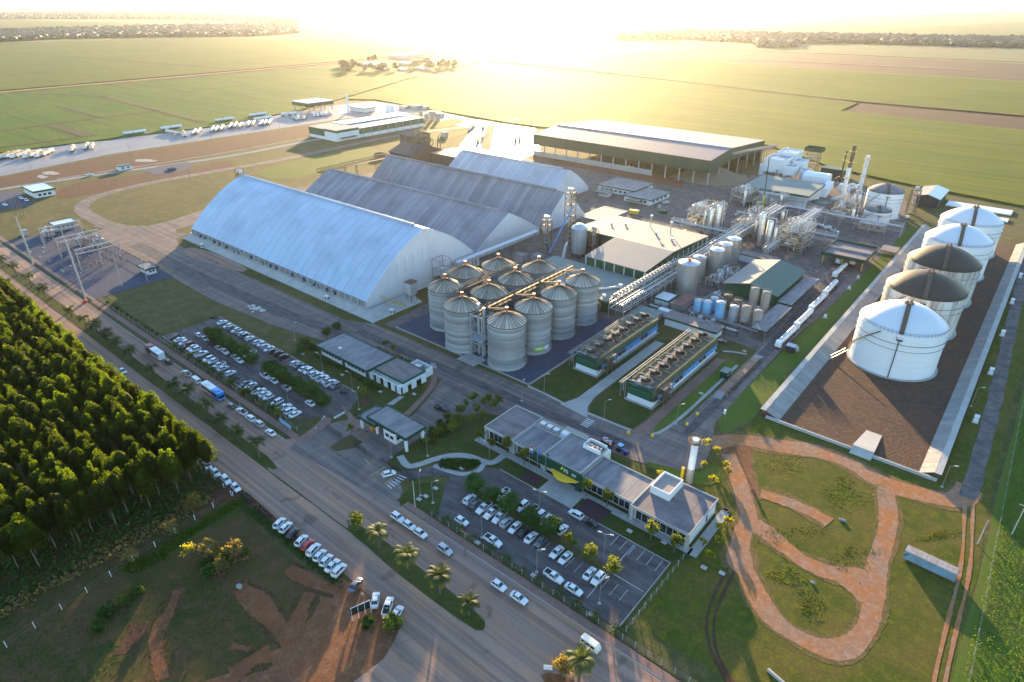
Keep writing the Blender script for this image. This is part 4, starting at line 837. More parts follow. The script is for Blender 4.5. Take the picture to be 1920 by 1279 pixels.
def cladding(t, face, u0, u1, z0, z1, n, const, mat, name='cladding_panel', depth=.15, gap=.04):
    w_ = (u1 - u0) / n
    for i in range(n):
        a, b = u0 + w_ * i + gap, u0 + w_ * (i + 1) - gap
        if face == 'y': MB().box(a, b, const, const + depth, z0, z1).build(name, mat, t)
        else: MB().box(const, const + depth, a, b, z0, z1).build(name, mat, t)

# main process hall: pitched beige roof, green walls with white pilasters
t = thing('process_hall', 'large process hall with beige pitched roof and dark green walls', 'building')
MB().box(-162.6, -130.2, 250.6, 277, 0, 9.4).box(-187.4, -130.2, 277, 316, 0, 9.4).build('wall', 'green_dark', t)
MB().xprism([(250, 9.6), (277, 12.0), (277, 12.3), (250, 9.9)], -163.2, -129.6).build('roof', 'roof_beige', t)
MB().xprism([(277.05, 12.0), (316.6, 9.8), (316.6, 10.1), (277.05, 12.3)], -188, -129.6).build('roof', 'roof_beige', t)
MB().xprism([(277.1, 9.4), (277.1, 11.9), (315, 9.8), (315, 9.4)], -187.4, -130.2).build('gable', 'green_dark', t)
MB().xprism([(251, 9.4), (276.9, 11.9), (276.9, 9.4)], -162.6, -130.2).build('gable', 'green_dark', t)
cladding(t, 'y', -162.6, -130.2, 5.2, 9.5, 6, 250.4, 'green_clad'); cladding(t, 'x', 250.6, 315.8, 3.5, 9.4, 12, -130.15, 'green_clad')
for i in range(7): MB().box(-162.6 + 5.4 * i - .2, -162.6 + 5.4 * i + .2, 250.05, 250.4, 0, 9.5).build('pilaster', 'white_paint', t)
for i in range(13): MB().box(-129.95, -129.7, 250.6 + 5.43 * i - .2, 250.6 + 5.43 * i + .2, 0, 9.4).build('pilaster', 'white_paint', t)
for x, y, z in ((-171, 301, 10.9), (-150, 297, 11.1), (-139, 293, 11.4), (-177, 296, 11.2)): MB().cyl(x, y, z, z + 1.3, .6, 10).cyl(x, y, z + 1.3, z + 1.6, 1.0, 10).build('roof_vent', 'steel_light', t)
for x, y in ((-160, 309), (-146, 305)): MB().tube((x, y, 10), (x, y, 16.5), .3, 8).cyl(x, y, 16.3, 17.2, .8, 8).build('exhaust_pipe', 'steel_light', t)
t = thing('flat_green_roof_hall', 'low hall with flat grey-green roof right behind the silos', 'building')
MB().box(-180.4, -130.6, 219.4, 248.6, 0, 5.2).build('wall', 'green_dark', t); MB().box(-181, -130, 218.6, 249.2, 5.2, 6.0).build('roof', 'roof_greygreen', t); cladding(t, 'x', 219.4, 248.6, .6, 5.2, 6, -130.6, 'green_clad')
cladding(t, 'y', -180.4, -130.6, .6, 5.2, 9, 219.2, 'green_clad')
MB().cyl(-133.5, 221.5, 6, 7.2, .8, 10).build('roof_vent', 'white_paint', t); MB().tube((-141, 224, 6.5), (-133.5, 235, 6.5), .5, 8).cyl(-133.5, 235, 6, 7.6, .9, 10).build('duct', 'white_paint', t)
# ribbed steel silo and the drying towers behind the silos
t = thing('dryer_silo', 'tall ribbed pale steel bin beside the drying towers', 'silo', (-180.5, 270, 0))
for i in range(24): MB().lathe([(4.0, 2.2), (4.0, 15.6)], 1, a0=R(15 * i), a1=R(15 * i + 15)).build('wall_stave', 'galv', t); MB().tube((4.12 * math.cos(R(15 * i)), 4.12 * math.sin(R(15 * i)), 2), (4.12 * math.cos(R(15 * i)), 4.12 * math.sin(R(15 * i)), 15.7), .12, 4).build('rib', 'steel_grey', t)
MB().lathe([(4.3, 15.5), (2.4, 17.2), (0, 17.8)], 24).build('cone_roof', 'galv', t); MB().lathe([(3.9, 0.1), (3.9, 2.2)], 16).build('skirt', 'dark_steel', t)
def lattice_tower(lab, x, y, wx, wy, h, levels, mat='galv_rust', name='elevator_tower', legs=True):
    t = thing(name, lab, 'tower', (x, y, .06)); cs = [(-wx / 2, -wy / 2), (wx / 2, -wy / 2), (wx / 2, wy / 2), (-wx / 2, wy / 2)]
    for c in cs: MB().bar((*c, 0), (*c, h), .28).build('column', mat, t)
    for k in range(1, levels + 1):
        z = h * k / levels; g = MB(); z0 = h * (k - 1) / levels
        for i in range(4): p, q = cs[i], cs[(i + 1) % 4]; g.bar((*p, z), (*q, z), .2); g.bar((*p, z0), (*q, z), .13); g.bar((*p, z + .9), (*q, z + .9), .08)
        g.build('brace', mat, t)
        if k % 2 == 0 or k == levels: MB().box(-wx / 2, wx / 2, -wy / 2, wy / 2, z - .08, z).build('platform', mat, t)
    if legs: MB().tube((-.6, 0, 0), (-.6, 0, h + 1.5), .45, 8).tube((.7, 0, 0), (.7, 0, h + 1.2), .45, 8).box(-1.3, 1.3, -.7, .7, h + .6, h + 2.2).build('elevator_leg', 'steel_light', t)
    return t
lattice_tower('tall slim rusty elevator tower beside the grey warehouse gable', -196, 262, 4, 4, 18.5, 7)
lattice_tower('tallest rusty elevator tower standing behind the ribbed bin', -191, 276, 4, 4.5, 31, 10)
lattice_tower('short rusty tower with pale pipes right of the ribbed bin', -174.5, 275, 4, 3, 14, 5)
t = thing('blue_conveyor', 'bright blue conveyor tube slanting down from the tallest tower', 'conveyor')
p, q = at(1075, 385, 26), at(1030, 474, 1.5); MB().tube((*p, 26), (*q, 1.5), .45, 8).build('tube', 'blue_paint', t)
for x, y, l in ((-200, 245, 'pale grey machinery cabin below the slim elevator tower'), (-192, 250, 'small white control cabin between the slim tower and the ribbed bin')):
    tb = thing('machinery_cabin', l, 'cabin', (x, y, .06)); MB().box(-3, 3, -2, 2, 0, 3.2).build('wall', 'steel_light', tb); MB().box(-3.3, 3.3, -2.3, 2.3, 3.2, 3.5).build('roof', 'roof_flat', tb); MB().box(2.98, 3.06, -.5, .5, .2, 2.3).build('door', 'steel_grey', tb)
t = thing('silver_duct', 'crumpled silver insulated duct standing beside the ribbed bin', 'duct')
MB().tube((-184.8, 262.5, 0), (-184.2, 263, 6.5), .9, 8, .6).tube((-184.2, 263, 6.5), (-183.6, 264, 8.5), .6, 8).build('duct', 'white_paint', t)

# laboratory, yard clutter
t = thing('laboratory', 'white flat-roofed laboratory with green trim behind the process hall', 'building')
flat_block(t, -246, -217, 389, 416, 4.6, fascia='green_clad', roof='roof_flat', over=.8, fh=.7); flat_block(t, -217.8, -198, 378, 405, 4.0, fascia='green_clad', roof='roof_flat', over=.8, fh=.7)
add_windows(t, 'y-', -244, -222, 1.6, 2.8, 6, 389, gap=1.6); add_windows(t, 'y-', -214, -200, 1.4, 2.6, 4, 378, gap=1.4); add_windows(t, 'x+', 380, 402, 1.4, 2.6, 4, -198, gap=2.5)
t = thing('open_canopy', 'small dark canopy in front of the laboratory', 'canopy'); MB().box(-212, -203, 371, 377.5, 3, 3.5).build('roof', 'green_dark', t)
for x in (-211.5, -203.5):
    for y in (371.5, 377): MB().bar((x, y, 0), (x, y, 3), .2).build('post', 'pole_grey', t)
t = thing('flat_shed', 'long pale flat shed beside the grey warehouse gables', 'shed'); flat_block(t, -212, -196, 318, 345, 4.5, wall='concrete_old', roof='roof_beige', fascia='steel_light', over=.4, fh=.4)
t = thing('small_canopy', 'low green-edged canopy left of the laboratory', 'canopy'); MB().box(-240, -229, 374, 384, 3.0, 3.5).build('roof', 'green_dark', t); MB().box(-238, -231, 377, 383, 0, 3).build('wall', 'white_paint', t)
def skip(x, y, rz, mat, lab):
    t = thing('skip', lab, 'skip', (x, y, .08), R(rz)); MB().yprism([(-2.6, 0), (2.6, 0), (3.1, 2.2), (-3.1, 2.2)], -1.2, 1.2).build('bin', mat, t); MB().box(-3.1, 3.1, -1.28, 1.28, 2.2, 2.35).build('rim', mat, t)
skip(-197, 356, 10, 'yellow_paint', 'yellow waste skip on the yard beyond the process hall'); skip(-183, 368, 4, 'green_clad', 'dark green waste skip on the yard beyond the process hall')

# far biomass shed
t = thing('biomass_shed', 'huge open-sided biomass shed with pale roof and dark green fascia', 'shed')
X0, X1 = -355, -191.5; ncol = 22; W_ = (X1 - X0) / ncol
rf = bpy.data.objects.new('roof', None); C.objects.link(rf); rf.parent = t
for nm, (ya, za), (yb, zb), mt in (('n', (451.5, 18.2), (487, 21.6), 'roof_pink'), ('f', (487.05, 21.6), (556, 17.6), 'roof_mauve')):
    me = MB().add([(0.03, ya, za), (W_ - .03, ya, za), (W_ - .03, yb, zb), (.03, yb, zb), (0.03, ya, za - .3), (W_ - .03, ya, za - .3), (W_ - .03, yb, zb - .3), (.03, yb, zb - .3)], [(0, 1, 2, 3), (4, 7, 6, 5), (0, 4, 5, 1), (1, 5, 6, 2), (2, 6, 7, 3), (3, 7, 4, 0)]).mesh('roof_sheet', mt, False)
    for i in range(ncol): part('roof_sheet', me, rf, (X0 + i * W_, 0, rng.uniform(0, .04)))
MB().xprism([(485.6, 21.7), (488.6, 21.7), (488.6, 22.0), (487, 22.3), (485.6, 22.0)], X0, X1).build('ridge_cap', 'steel_light', rf)
cladding(t, 'y', X0, X1, 9.5, 18.0, 20, 451.6, 'green_dark'); 
MB().xprism([(451.8, 9.0), (451.8, 17.9), (487, 21.2), (556, 17.3), (556, 12), (487, 12)], X1 - .3, X1 - .1).build('gable_cladding', 'green_dark', t)
MB().xprism([(451.8, 9.5), (451.8, 17.9), (487, 21.2), (556, 17.3), (556, 9.5)], X0 + .1, X0 + .3).build('gable_cladding', 'green_dark', t)
cladding(t, 'y', X0, X1, 0, 17.2, 20, 555.6, 'green_dark')  # full-height back wall added to stop the sun shining through the shed
for i in range(15):
    x = X0 + .5 + i * (X1 - X0 - 1) / 14
    MB().box(x - .35, x + .35, 452.0, 452.8, 0, 17.8).build('column', 'concrete', t); MB().box(x - .35, x + .35, 554, 554.8, 0, 17.4).build('column', 'concrete', t)
for y in (470, 488, 506, 524, 540): MB().box(X1 - .9, X1 - .3, y - .35, y + .35, 0, 18).build('column', 'concrete', t)
for i in range(10):
    x = X0 + .9 + i * (X1 - X0 - 1) / 14; MB().box(x, x + (X1 - X0 - 1) / 14 - .75, 452.3, 452.5, 0, 4.2).build('wall_panel', 'concrete', t)
t = thing('woodchip_heap', 'brown wood chip heap spilling out under the near end of the biomass shed', 'heap')
g = MB(); n = 22; rr = random.Random(3); vs_ = []; fs = []
for j in range(n + 1):
    for i in range(n + 1):
        u, v_ = i / n * 2 - 1, j / n * 2 - 1; d = math.hypot(u, v_); h = 9 * max(0, 1 - d) * (1 + .12 * math.sin(5 * u + 3 * v_)) + rr.uniform(-.15, .25)
        vs_.append((-200 + u * 26, 478 + v_ * 26, max(.02, h)))
for j in range(n):
    for i in range(n): k = j * (n + 1) + i; fs.append((k, k + 1, k + n + 2, k + n + 1))
g.add(vs_, fs).build('heap', 'woodchip', t)
t = thing('wheel_loader', 'yellow wheel loader parked beneath the biomass shed roof', 'loader', (-262, 462, .1), R(20))
MB().box(-2.6, 1.2, -1.1, 1.1, .9, 2.2).box(-2.6, -.8, -1, 1, 2.2, 2.7).build('body', 'yellow_paint', t); MB().box(-.7, .7, -.8, .8, 2.2, 3.5).build('cab', 'glass_dark', t); MB().box(2.8, 3.6, -1.5, 1.5, .3, 1.4).bar((1, -.7, 1.8), (3, -.7, .9), .25).bar((1, .7, 1.8), (3, .7, .9), .25).build('bucket', 'yellow_paint', t)
for x in (-1.7, 1.3):
    for y in (-1.2, 1.2): MB().tube((x, y - .3, .8), (x, y + .3, .8), .8, 14).build('wheel', 'tyre', t)

# dark intake sheds beyond the grey warehouses
t = thing('intake_building', 'dark pitched intake shed wrapped in pale spouts beyond the grey warehouses', 'building')
MB().xprism([(355, 0), (355, 8.5), (372, 14), (389, 8.5), (389, 0)], -432, -405).build('wall', 'dark_steel', t)
MB().xprism([(354, 8.4), (372, 14.4), (390, 8.4), (390, 8.0), (372, 14.0), (354, 8.0)], -433, -404).build('roof', 'black', t)
MB().xprism([(380, 0), (380, 17), (390, 20), (400, 17), (400, 0)], -447, -430).build('tower_wall', 'dark_steel', t); MB().xprism([(379, 17), (390, 20.4), (401, 17), (401, 16.6), (390, 20), (379, 16.6)], -448, -429).build('roof', 'black', t)
t2 = thing('intake_annex', 'low black box shed right of the dark intake building', 'shed'); MB().box(-402, -374, 374, 400, 0, 8).build('wall', 'dark_steel', t2); MB().box(-402.5, -373.5, 373.5, 400.5, 8, 8.5).build('roof', 'roof_brown', t2)
rr = random.Random(5)
for i in range(14):
    x, y = rr.uniform(-428, -404), rr.uniform(364, 388); g = MB(); z = rr.uniform(17, 23); p = (x, y, z)
    for k in range(4): q = (p[0] + rr.uniform(-4, 4), p[1] + rr.uniform(-4, 2), p[2] - rr.uniform(2, 5.5)); g.tube(p, q, .4, 6); p = q
    g.build('spout', 'galv_rust', t)
g = MB()
for x in (-420, -412):
    for y in (372, 380): g.bar((x, y, 10), (x, y, 24), .3)
for z in (16, 20, 24): g.bar((-420, 372, z), (-412, 372, z), .2).bar((-420, 380, z), (-412, 380, z), .2).bar((-420, 372, z), (-420, 380, z), .2).bar((-412, 372, z), (-412, 380, z), .2)
g.build('head_frame', 'galv_rust', t)
t = thing('hopper_pit', 'round brown hopper ring left of the dark intake building', 'hopper', (-452, 360, 0)); MB().lathe([(5, 0), (5, 3.4), (4.6, 3.4), (4.6, 1)], 24).build('ring', 'galv_rust', t); MB().lathe([(4.6, 2.6), (0, 2.2)], 24).build('cover', 'dark_steel', t)
# workshop
t = thing('workshop', 'long white and green workshop building beside the truck yard', 'building')
MB().box(-556, -537, 378, 405, 0, 10).build('wall', 'white_paint', t); MB().box(-582, -556.2, 378, 405, 0, 9.6).build('wall', 'white_paint', t); MB().box(-581, -537.6, 405.2, 492, 0, 9).build('wall', 'white_paint', t)
cladding(t, 'y', -582, -556.2, 3, 9.4, 5, 377.8, 'green_clad'); cladding(t, 'x', 405.4, 492, 3.4, 9.0, 16, -537.6, 'green_clad'); cladding(t, 'x', 378, 405, 8, 10.1, 5, -537, 'green_clad'); cladding(t, 'y', -556, -537, 8, 10.1, 4, 377.8, 'green_clad')
MB().box(-556.6, -536.4, 377.4, 405.2, 10.1, 10.5).build('roof', 'roof_flat', t); MB().box(-582.4, -556.7, 377.4, 405.2, 9.6, 10).build('roof', 'roof_flat', t)
MB().xprism([(405.3, 8.8), (405.3, 9.2), (492.5, 9.2), (492.5, 8.8)], -560, -536.9).build('roof', 'steel_light', t); MB().box(-582, -560.2, 405.3, 492.5, 10.0, 10.4).build('roof', 'steel_light', t)
for i in range(8): MB().box(-537.2, -536.9, 410 + 10.5 * i, 410.4 + 10.5 * i, 0, 8.6).build('pilaster', 'concrete', t)
MB().box(-536.9, -533, 382, 400, 3, 3.4).build('awning', 'green_dark', t)
t = thing('fuel_canopy', 'dark green tall canopy over parked tanker trucks at the far yard', 'canopy'); MB().box(-746, -712, 466, 503, 6.6, 10.8).build('fascia', 'green_dark', t); MB().box(-746.5, -711.5, 465.5, 503.5, 10.8, 11.2).build('roof', 'roof_w4', t)
for x in (-744, -729, -714):
    for y in (468, 485, 501): MB().box(x - .4, x + .4, y - .4, y + .4, 0, 6.6).build('column', 'concrete', t)
t = thing('water_tower', 'slim white water column in the far truck yard', 'tower', (-677, 498, 0)); MB().cyl(0, 0, 0, 20.5, 1.3, 16).build('shaft', 'white_paint', t); MB().cyl(0, 0, 20.5, 21, 1.5, 16).build('lid', 'steel_light', t)
t = thing('drivers_lodge', 'low dark-roofed lodge beside the white water column', 'building'); flat_block(t, -692, -664, 512, 529, 5, wall='white_paint', roof='roof_w4', over=1.5, fh=.8)
t = thing('white_tank', 'small white cylindrical tank behind the workshop', 'tank', (-641, 533, 0)); MB().cyl(0, 0, 0, 8, 5, 24).lathe([(5, 8), (0, 9.2)], 24).build('shell', 'white_tank', t)
for i, x in enumerate((-572, -566, -560, -553)):
    t = thing('process_tank', '%s pale upright tank from the left beyond the workshop' % nth(i), 'tank', (x, 520 + 2.6 * i, 0), 0, 'pale tanks beyond the workshop'); MB().cyl(0, 0, 1, 9 - (i % 2) * 2, 2.4, 16).lathe([(2.4, 9 - (i % 2) * 2), (0, 9.8 - (i % 2) * 2)], 16).build('shell', 'roof_beige', t); MB().cyl(0, 0, 0, 1, 2.6, 16).build('base', 'concrete', t)
for i, q in enumerate(((1120, 185, 12, 8, 3), (1240, 185, 16, 10, 4), (1330, 190, 10, 8, 3), (1440, 245, 14, 8, 3), (1500, 265, 9, 7, 3), (1545, 480, 6, 5, 4))):
    x, y = zw(q[0], q[1] + 6); t = thing('yard_hut', ('%s small hut from the left behind the workshop along the field edge' % nth(i)) if i < 5 else 'small dark weigh hut on the bright weighing yard', 'hut', (x, y, .1)); MB().box(-q[2] / 2, q[2] / 2, -q[3] / 2, q[3] / 2, 0, q[4]).build('wall', 'concrete' if i % 2 else 'steel_light', t); MB().box(-q[2] / 2 - .5, q[2] / 2 + .5, -q[3] / 2 - .5, q[3] / 2 + .5, q[4], q[4] + .4).build('roof', 'roof_brown', t)
# small gate hut, green hut
t = thing('guard_hut', 'tiny white guard hut with dark roof on the red strip', 'hut', (-575, 198.5, .1)); MB().box(-3, 3, -5, 5, 0, 3).build('wall', 'white_paint', t); MB().box(-3.6, 3.6, -5.6, 5.6, 3, 3.5).build('roof', 'green_dark', t); add_windows(t, 'x+', -4, 4, 1.2, 2.2, 2, 3, gap=2)
t = thing('green_kiosk', 'white reception with bright green fascia beside the small gravel car park', 'building'); flat_block(t, -553, -530.5, 122.6, 135, 5, wall='white_paint', roof='steel_light', fascia='green_clad', over=.8, fh=1.2); add_windows(t, 'x+', 124, 133, 1.2, 2.6, 3, -530.5, gap=1.2)
# grey-green barn with lean-tos
t = thing('green_barn', 'dark green barn with sunlit pitched roof beside the tanker road', 'barn')
MB().yprism([(-100, 0), (-100, 5.4), (-88.8, 8.0), (-77, 5.4), (-77, 0)], 272.4, 309).build('wall', 'green_dark', t)
cladding(t, 'y', -100, -77, .3, 5.2, 7, 272.2, 'green_clad'); cladding(t, 'x', 272.6, 309, .3, 5.2, 10, -77, 'green_clad')
MB().yprism([(-101.2, 5.2), (-88.8, 8.1), (-88.8, 8.5), (-101.2, 5.6)], 271.2, 310).build('roof', 'roof_beige', t); MB().yprism([(-88.75, 8.1), (-75.8, 5.2), (-75.8, 5.6), (-88.75, 8.5)], 271.2, 310).build('roof', 'roof_green', t)  # sunlight on the left slope is put into its beige colour
for (x0, x1, y0, y1, z, l) in ((-75.4, -69, 270, 308.5, 4.0, 'flat grey lean-to canopy along the right of the green barn'), (-74.4, -68, 238, 268, 4.0, 'flat grey canopy before the green barn beside the tanker road')):
    t = thing('lean_to', l, 'canopy'); MB().box(x0, x1, y0, y1, z - .5, z - .08).build('fascia', 'green_dark', t); MB().box(x0 + .1, x1 - .1, y0 + .1, y1 - .1, z - .1, z).build('roof', 'roof_flat', t)
    for y in range(int(y0) + 1, int(y1), 9): MB().bar((x0 + .5, y, 0), (x0 + .5, y, z - .5), .2).bar((x1 - .5, y, 0), (x1 - .5, y, z - .5), .2).build('post', 'pole_grey', t)
# tanker loading canopy
t = thing('loading_canopy', 'dark green tanker loading canopy with brown sunken roof', 'canopy')
X0, X1, Y0, Y1 = -78.6, -57.8, 341, 366.6
for q in ((X0, X1, Y0, Y0 + .3), (X0, X1, Y1 - .3, Y1), (X0, X0 + .3, Y0 + .3, Y1 - .3), (X1 - .3, X1, Y0 + .3, Y1 - .3)): MB().box(*q, 4.8, 6.6).build('fascia', 'green_dark', t)
MB().box(X0 + .3, X1 - .3, Y0 + .3, Y1 - .3, 5.0, 5.6).build('roof', 'roof_brown', t); MB().box(X0 + .3, X1 - .3, 353.6, 354.2, 5.5, 6.4).build('roof_gutter', 'concrete', t)
for x in (X0 + 1, -68.2, X1 - 1):
    for y in (Y0 + 1.5, Y1 - 1.5): MB().box(x - .3, x + .3, y - .3, y + .3, 0, 4.9).build('column', 'steel_yellow', t)
MB().box(-70, -66.5, 344, 364, 3, 3.2).build('gantry', 'steel_yellow', t)
t = thing('side_canopy', 'small dark flat canopy right of the loading canopy by the bund', 'canopy'); MB().box(-58, -50, 372, 382, 3.2, 3.8).build('roof', 'roof_brown', t)
for x in (-57.5, -50.5):
    for y in (372.5, 381.5): MB().bar((x, y, 0), (x, y, 3.2), .2).build('post', 'pole_grey', t)

# ------------------------------------------------------------------ pipe racks
def rack(lab, x0, x1, y0, y1, z, npipe, pr, step=6.0, levels=2, mat='steel_light', along='y'):
    t = thing('pipe_rack', lab, 'pipe rack'); L0, L1 = (y0, y1) if along == 'y' else (x0, x1); u0, u1 = (x0, x1) if along == 'y' else (y0, y1)
    P3 = (lambda u, l, zz: (u, l, zz)) if along == 'y' else (lambda u, l, zz: (l, u, zz))
    n = max(1, int((L1 - L0) / step))
    for i in range(n + 1):
        l = L0 + (L1 - L0) * i / n
        g = MB().bar(P3(u0, l, 0), P3(u0, l, z + 2.0), .22).bar(P3(u1, l, 0), P3(u1, l, z + 2.0), .22)
        for k in range(levels): g.bar(P3(u0, l, z - 2.4 * k), P3(u1, l, z - 2.4 * k), .2)
        g.bar(P3(u0, l, z + 1.6), P3(u1, l, z + 1.6), .15)
        g.build('bent', mat, t)
    g = MB()
    for u in (u0, u1):
        for zz in (z, z + 1.6, z - 2.4): g.bar(P3(u, L0, zz), P3(u, L1, zz), .14)
    g.build('rail', mat, t)
    for j in range(npipe):
        u = u0 + (u1 - u0) * (j + .7) / (npipe + .4); r_ = pr * (1.5, .8, 1.1, .7)[j % 4]
        MB().tube(P3(u, L0, z + .1 + r_), P3(u, L1, z + .1 + r_), r_, 8).build('pipe', ('steel_light', 'stainless', 'white_paint')[j % 3], t)
        if levels > 1: MB().tube(P3(u + .2, L0, z - 2.2 + r_), P3(u + .2, L1, z - 2.2 + r_), r_ * .8, 6).build('pipe', ('stainless', 'steel_light')[j % 2], t)
    return t
t = rack('pipe rack topped with a row of boxy coolers beside the process hall', -127.4, -120.2, 216, 277, 7.0, 5, .22, 6.1)
bx = MB().box(-1.1, 1.1, -1.0, 1.0, 0, 1.6); bm_ = bx.mesh('cooler_box', 'steel_light')
for i in range(21): o = part('cooler_box', bm_, t, (-125.6, 218.5 + i * 2.75, 9.1)); part('fan_ring', MB().cyl(0, 0, 1.6, 1.85, .75, 10).mesh('fan_ring', 'dark_steel'), o) if i == 0 else part('fan_ring', bpy.data.meshes['fan_ring'], o)
rack('long pipe rack running on past the stainless tanks to the boiler area', -127, -120.4, 283, 408, 7.2, 5, .26, 8)
rack('elevated pipe bridge crossing the yard toward the round white tank', -122, -56, 411, 414.5, 6.4, 4, .2, 8, 1, along='x')
rack('low pipe track before the tank and barn area', -118, -78, 233.6, 235.4, 2.2, 3, .14, 5, 1, 'dark_steel', along='x')
rack('steel pipe trestle between the turbine hall and distillation columns', -158, -127, 428, 433, 7.5, 4, .2, 5, 2, along='x')
rack('pipe trestle between the two distillation units', -138, -114, 372, 375, 8.5, 3, .2, 6, 1, 'dark_steel', along='x')

rack('pipe trestle behind the left distillation unit toward the laboratory yard', -162, -128, 338, 340.5, 6.5, 3, .2, 5, 2, along='x')
rack('narrow pipe trestle right of the stainless tanks toward the loading canopy', -104, -101, 328, 344, 6, 3, .18, 5, 2)
rack('tall pipe trestle between the right distillation unit and pipe bridge', -104, -99.5, 368, 410, 8.5, 4, .22, 6, 2)
rack('pipe trestle along the foot of the turbine hall', -157, -118, 434.6, 436, 4.5, 3, .16, 5, 1, along='x')
rack('long low pipe track between the loading canopy and pump house', -98, -80, 372, 374, 5.5, 3, .16, 5, 1, along='x')
# distillation units
def vessel(t, x, y, r, h, mat='stainless', z0=0.0, name='column'):
    o = MB().lathe([(r * .6, z0), (r, z0 + .6), (r, h - r * .7), (r * .75, h - r * .25), (0, h)], 18, x, y).build(name, mat, t)
    g = MB()
    for k in range(1, int((h - z0) / 3.2)): z = z0 + 3.2 * k; g.lathe([(r, z), (r + .07, z), (r + .07, z + .15), (r, z + .15)], 18, x, y, cap=False)
    g.build('ring', 'steel_grey', o); return o
def process_unit(lab, x0, x1, y0, y1, levels, cols, seed, dz=3.0):
    t = thing('distillation_unit', lab, 'process unit'); rr = random.Random(seed); nx = max(2, int((x1 - x0) / 5)); ny = max(2, int((y1 - y0) / 5))
    for i in range(nx + 1):
        for j in range(ny + 1):
            x, y = x0 + (x1 - x0) * i / nx, y0 + (y1 - y0) * j / ny; MB().bar((x, y, 0), (x, y, dz * levels + 1), .22).build('frame_column', 'steel_light', t)
    for k in range(1, levels + 1):
        z = dz * k; g = MB()
        for i in range(nx + 1): g.bar((x0 + (x1 - x0) * i / nx, y0, z), (x0 + (x1 - x0) * i / nx, y1, z), .2)
        for j in range(ny + 1): g.bar((x0, y0 + (y1 - y0) * j / ny, z), (x1, y0 + (y1 - y0) * j / ny, z), .2)
        g.build('beam_grid', 'steel_light', t)
        for i in range(nx):
            for j in range(ny):
                if rr.random() < (.5 if k < levels else .12): MB().box(x0 + (x1 - x0) * i / nx + .1, x0 + (x1 - x0) * (i + 1) / nx - .1, y0 + (y1 - y0) * j / ny + .1, y0 + (y1 - y0) * (j + 1) / ny - .1, z + .1, z + .18).build('deck', 'galv_rust', t)
        g = MB()
        for zz in (.6, 1.1):
            for p, q in (((x0, y0), (x1, y0)), ((x1, y0), (x1, y1)), ((x1, y1), (x0, y1)), ((x0, y1), (x0, y0))): g.bar((*p, z + zz), (*q, z + zz), .07)
        g.build('handrail', 'steel_yellow', t)
        for _ in range(9):
            x, y = rr.uniform(x0 + 1.5, x1 - 1.5), rr.uniform(y0 + 1.5, y1 - 1.5); l = rr.uniform(2, 4.5); r_ = rr.uniform(.35, .8)
            if rr.random() < .5: MB().tube((x - l / 2, y, z - dz + r_ + .3), (x + l / 2, y, z - dz + r_ + .3), r_, 10).build('heat_exchanger', rr.choice(['stainless', 'steel_light', 'white_paint', 'steel_blue']), t)
            else: MB().lathe([(r_ * .5, z - dz + .2), (r_, z - dz + .5), (r_, z - .7), (0, z - .3)], 12, x, y).build('vessel', rr.choice(['stainless', 'steel_light', 'white_paint']), t)
        for _ in range(7):
            x, y = rr.uniform(x0, x1), rr.uniform(y0, y1); g = MB(); p = Vector((x, y, z - dz + rr.uniform(.3, 2)))
            for s_ in range(4):
                q = p.copy(); ax = rr.randrange(3); q[ax] += rr.uniform(-4, 4) if ax < 2 else rr.uniform(.5, 3); q.x = min(max(q.x, x0 - .5), x1 + .5); q.y = min(max(q.y, y0 - .5), y1 + .5); q.z = max(.3, q.z); g.tube(p, q, .14, 6); p = q
            g.build('pipe', rr.choice(['steel_light', 'stainless', 'steel_yellow', 'white_paint']), t)
    for _ in range(int((x1 - x0) * (y1 - y0) / 22)):
        x, y = rr.uniform(x0 + 1, x1 - 1), rr.uniform(y0 + 1, y1 - 1); h = dz * levels + rr.uniform(.5, 3.2); r_ = rr.uniform(.3, .75); MB().lathe([(r_, dz * levels - 3), (r_, h - .4), (0, h)], 10, x, y).build('vessel', rr.choice(['stainless', 'white_paint', 'steel_light']), t)
        MB().path([(x, y, h - .3), (x, y, h + .7), (x + 1.6, y + .3, h + .7), (x + 1.6, y + .3, h - 2.5)], .16, 6).build('pipe', 'white_paint', t)
    for (x, y, r_, h) in cols: vessel(t, x, y, r_, h)
    for (x, y, r_, h) in cols: MB().tube((x, y, h), (x, y, h + .9), .3, 8).tube((x, y, h + .9), (x + r_ + 1, y + .4, h + .9), .3, 8).tube((x + r_ + 1, y + .4, h + .9), (x + r_ + 1, y + .4, 3), .3, 8).build('overhead_pipe', 'stainless', t)
    return t
process_unit('left distillation unit of steel platforms and tall silver columns', -157, -144.5, 348, 374, 4, ((-142.6, 347.4, 1.5, 16), (-139.2, 349.8, 1.6, 17.8), (-145.2, 345.4, .7, 14)), 11)
process_unit('right distillation unit of steel platforms and tall silver columns', -104, -90, 348, 366, 4, ((-112.7, 346.6, 1.5, 19.6), (-108.2, 346.6, 1.5, 15.8), (-105.0, 347, 1.0, 12.6)), 12)
process_unit('tall middle frame of vessels between the two distillation units', -131, -128.5 + 6, 350, 368, 3, ((-118.5, 360, 1.0, 14), (-118.5, 354, .8, 12)), 20); process_unit('frame of pipes and drums beside the round white tanks', -100, -90, 438, 452, 3, ((-88, 446, .9, 13),), 21)
process_unit('open steel process frame left of the turbine hall', -160, -147, 419, 432, 3, ((-150, 417, 1.0, 11),), 13)
process_unit('small pipe and vessel frame behind the right distillation unit', -112, -97, 376, 392, 2, ((-114, 384, .9, 11),), 14); process_unit('low pump frame between pipe rack and left distillation unit', -137, -130, 384, 402, 2, ((-133, 381, .8, 9),), 15)
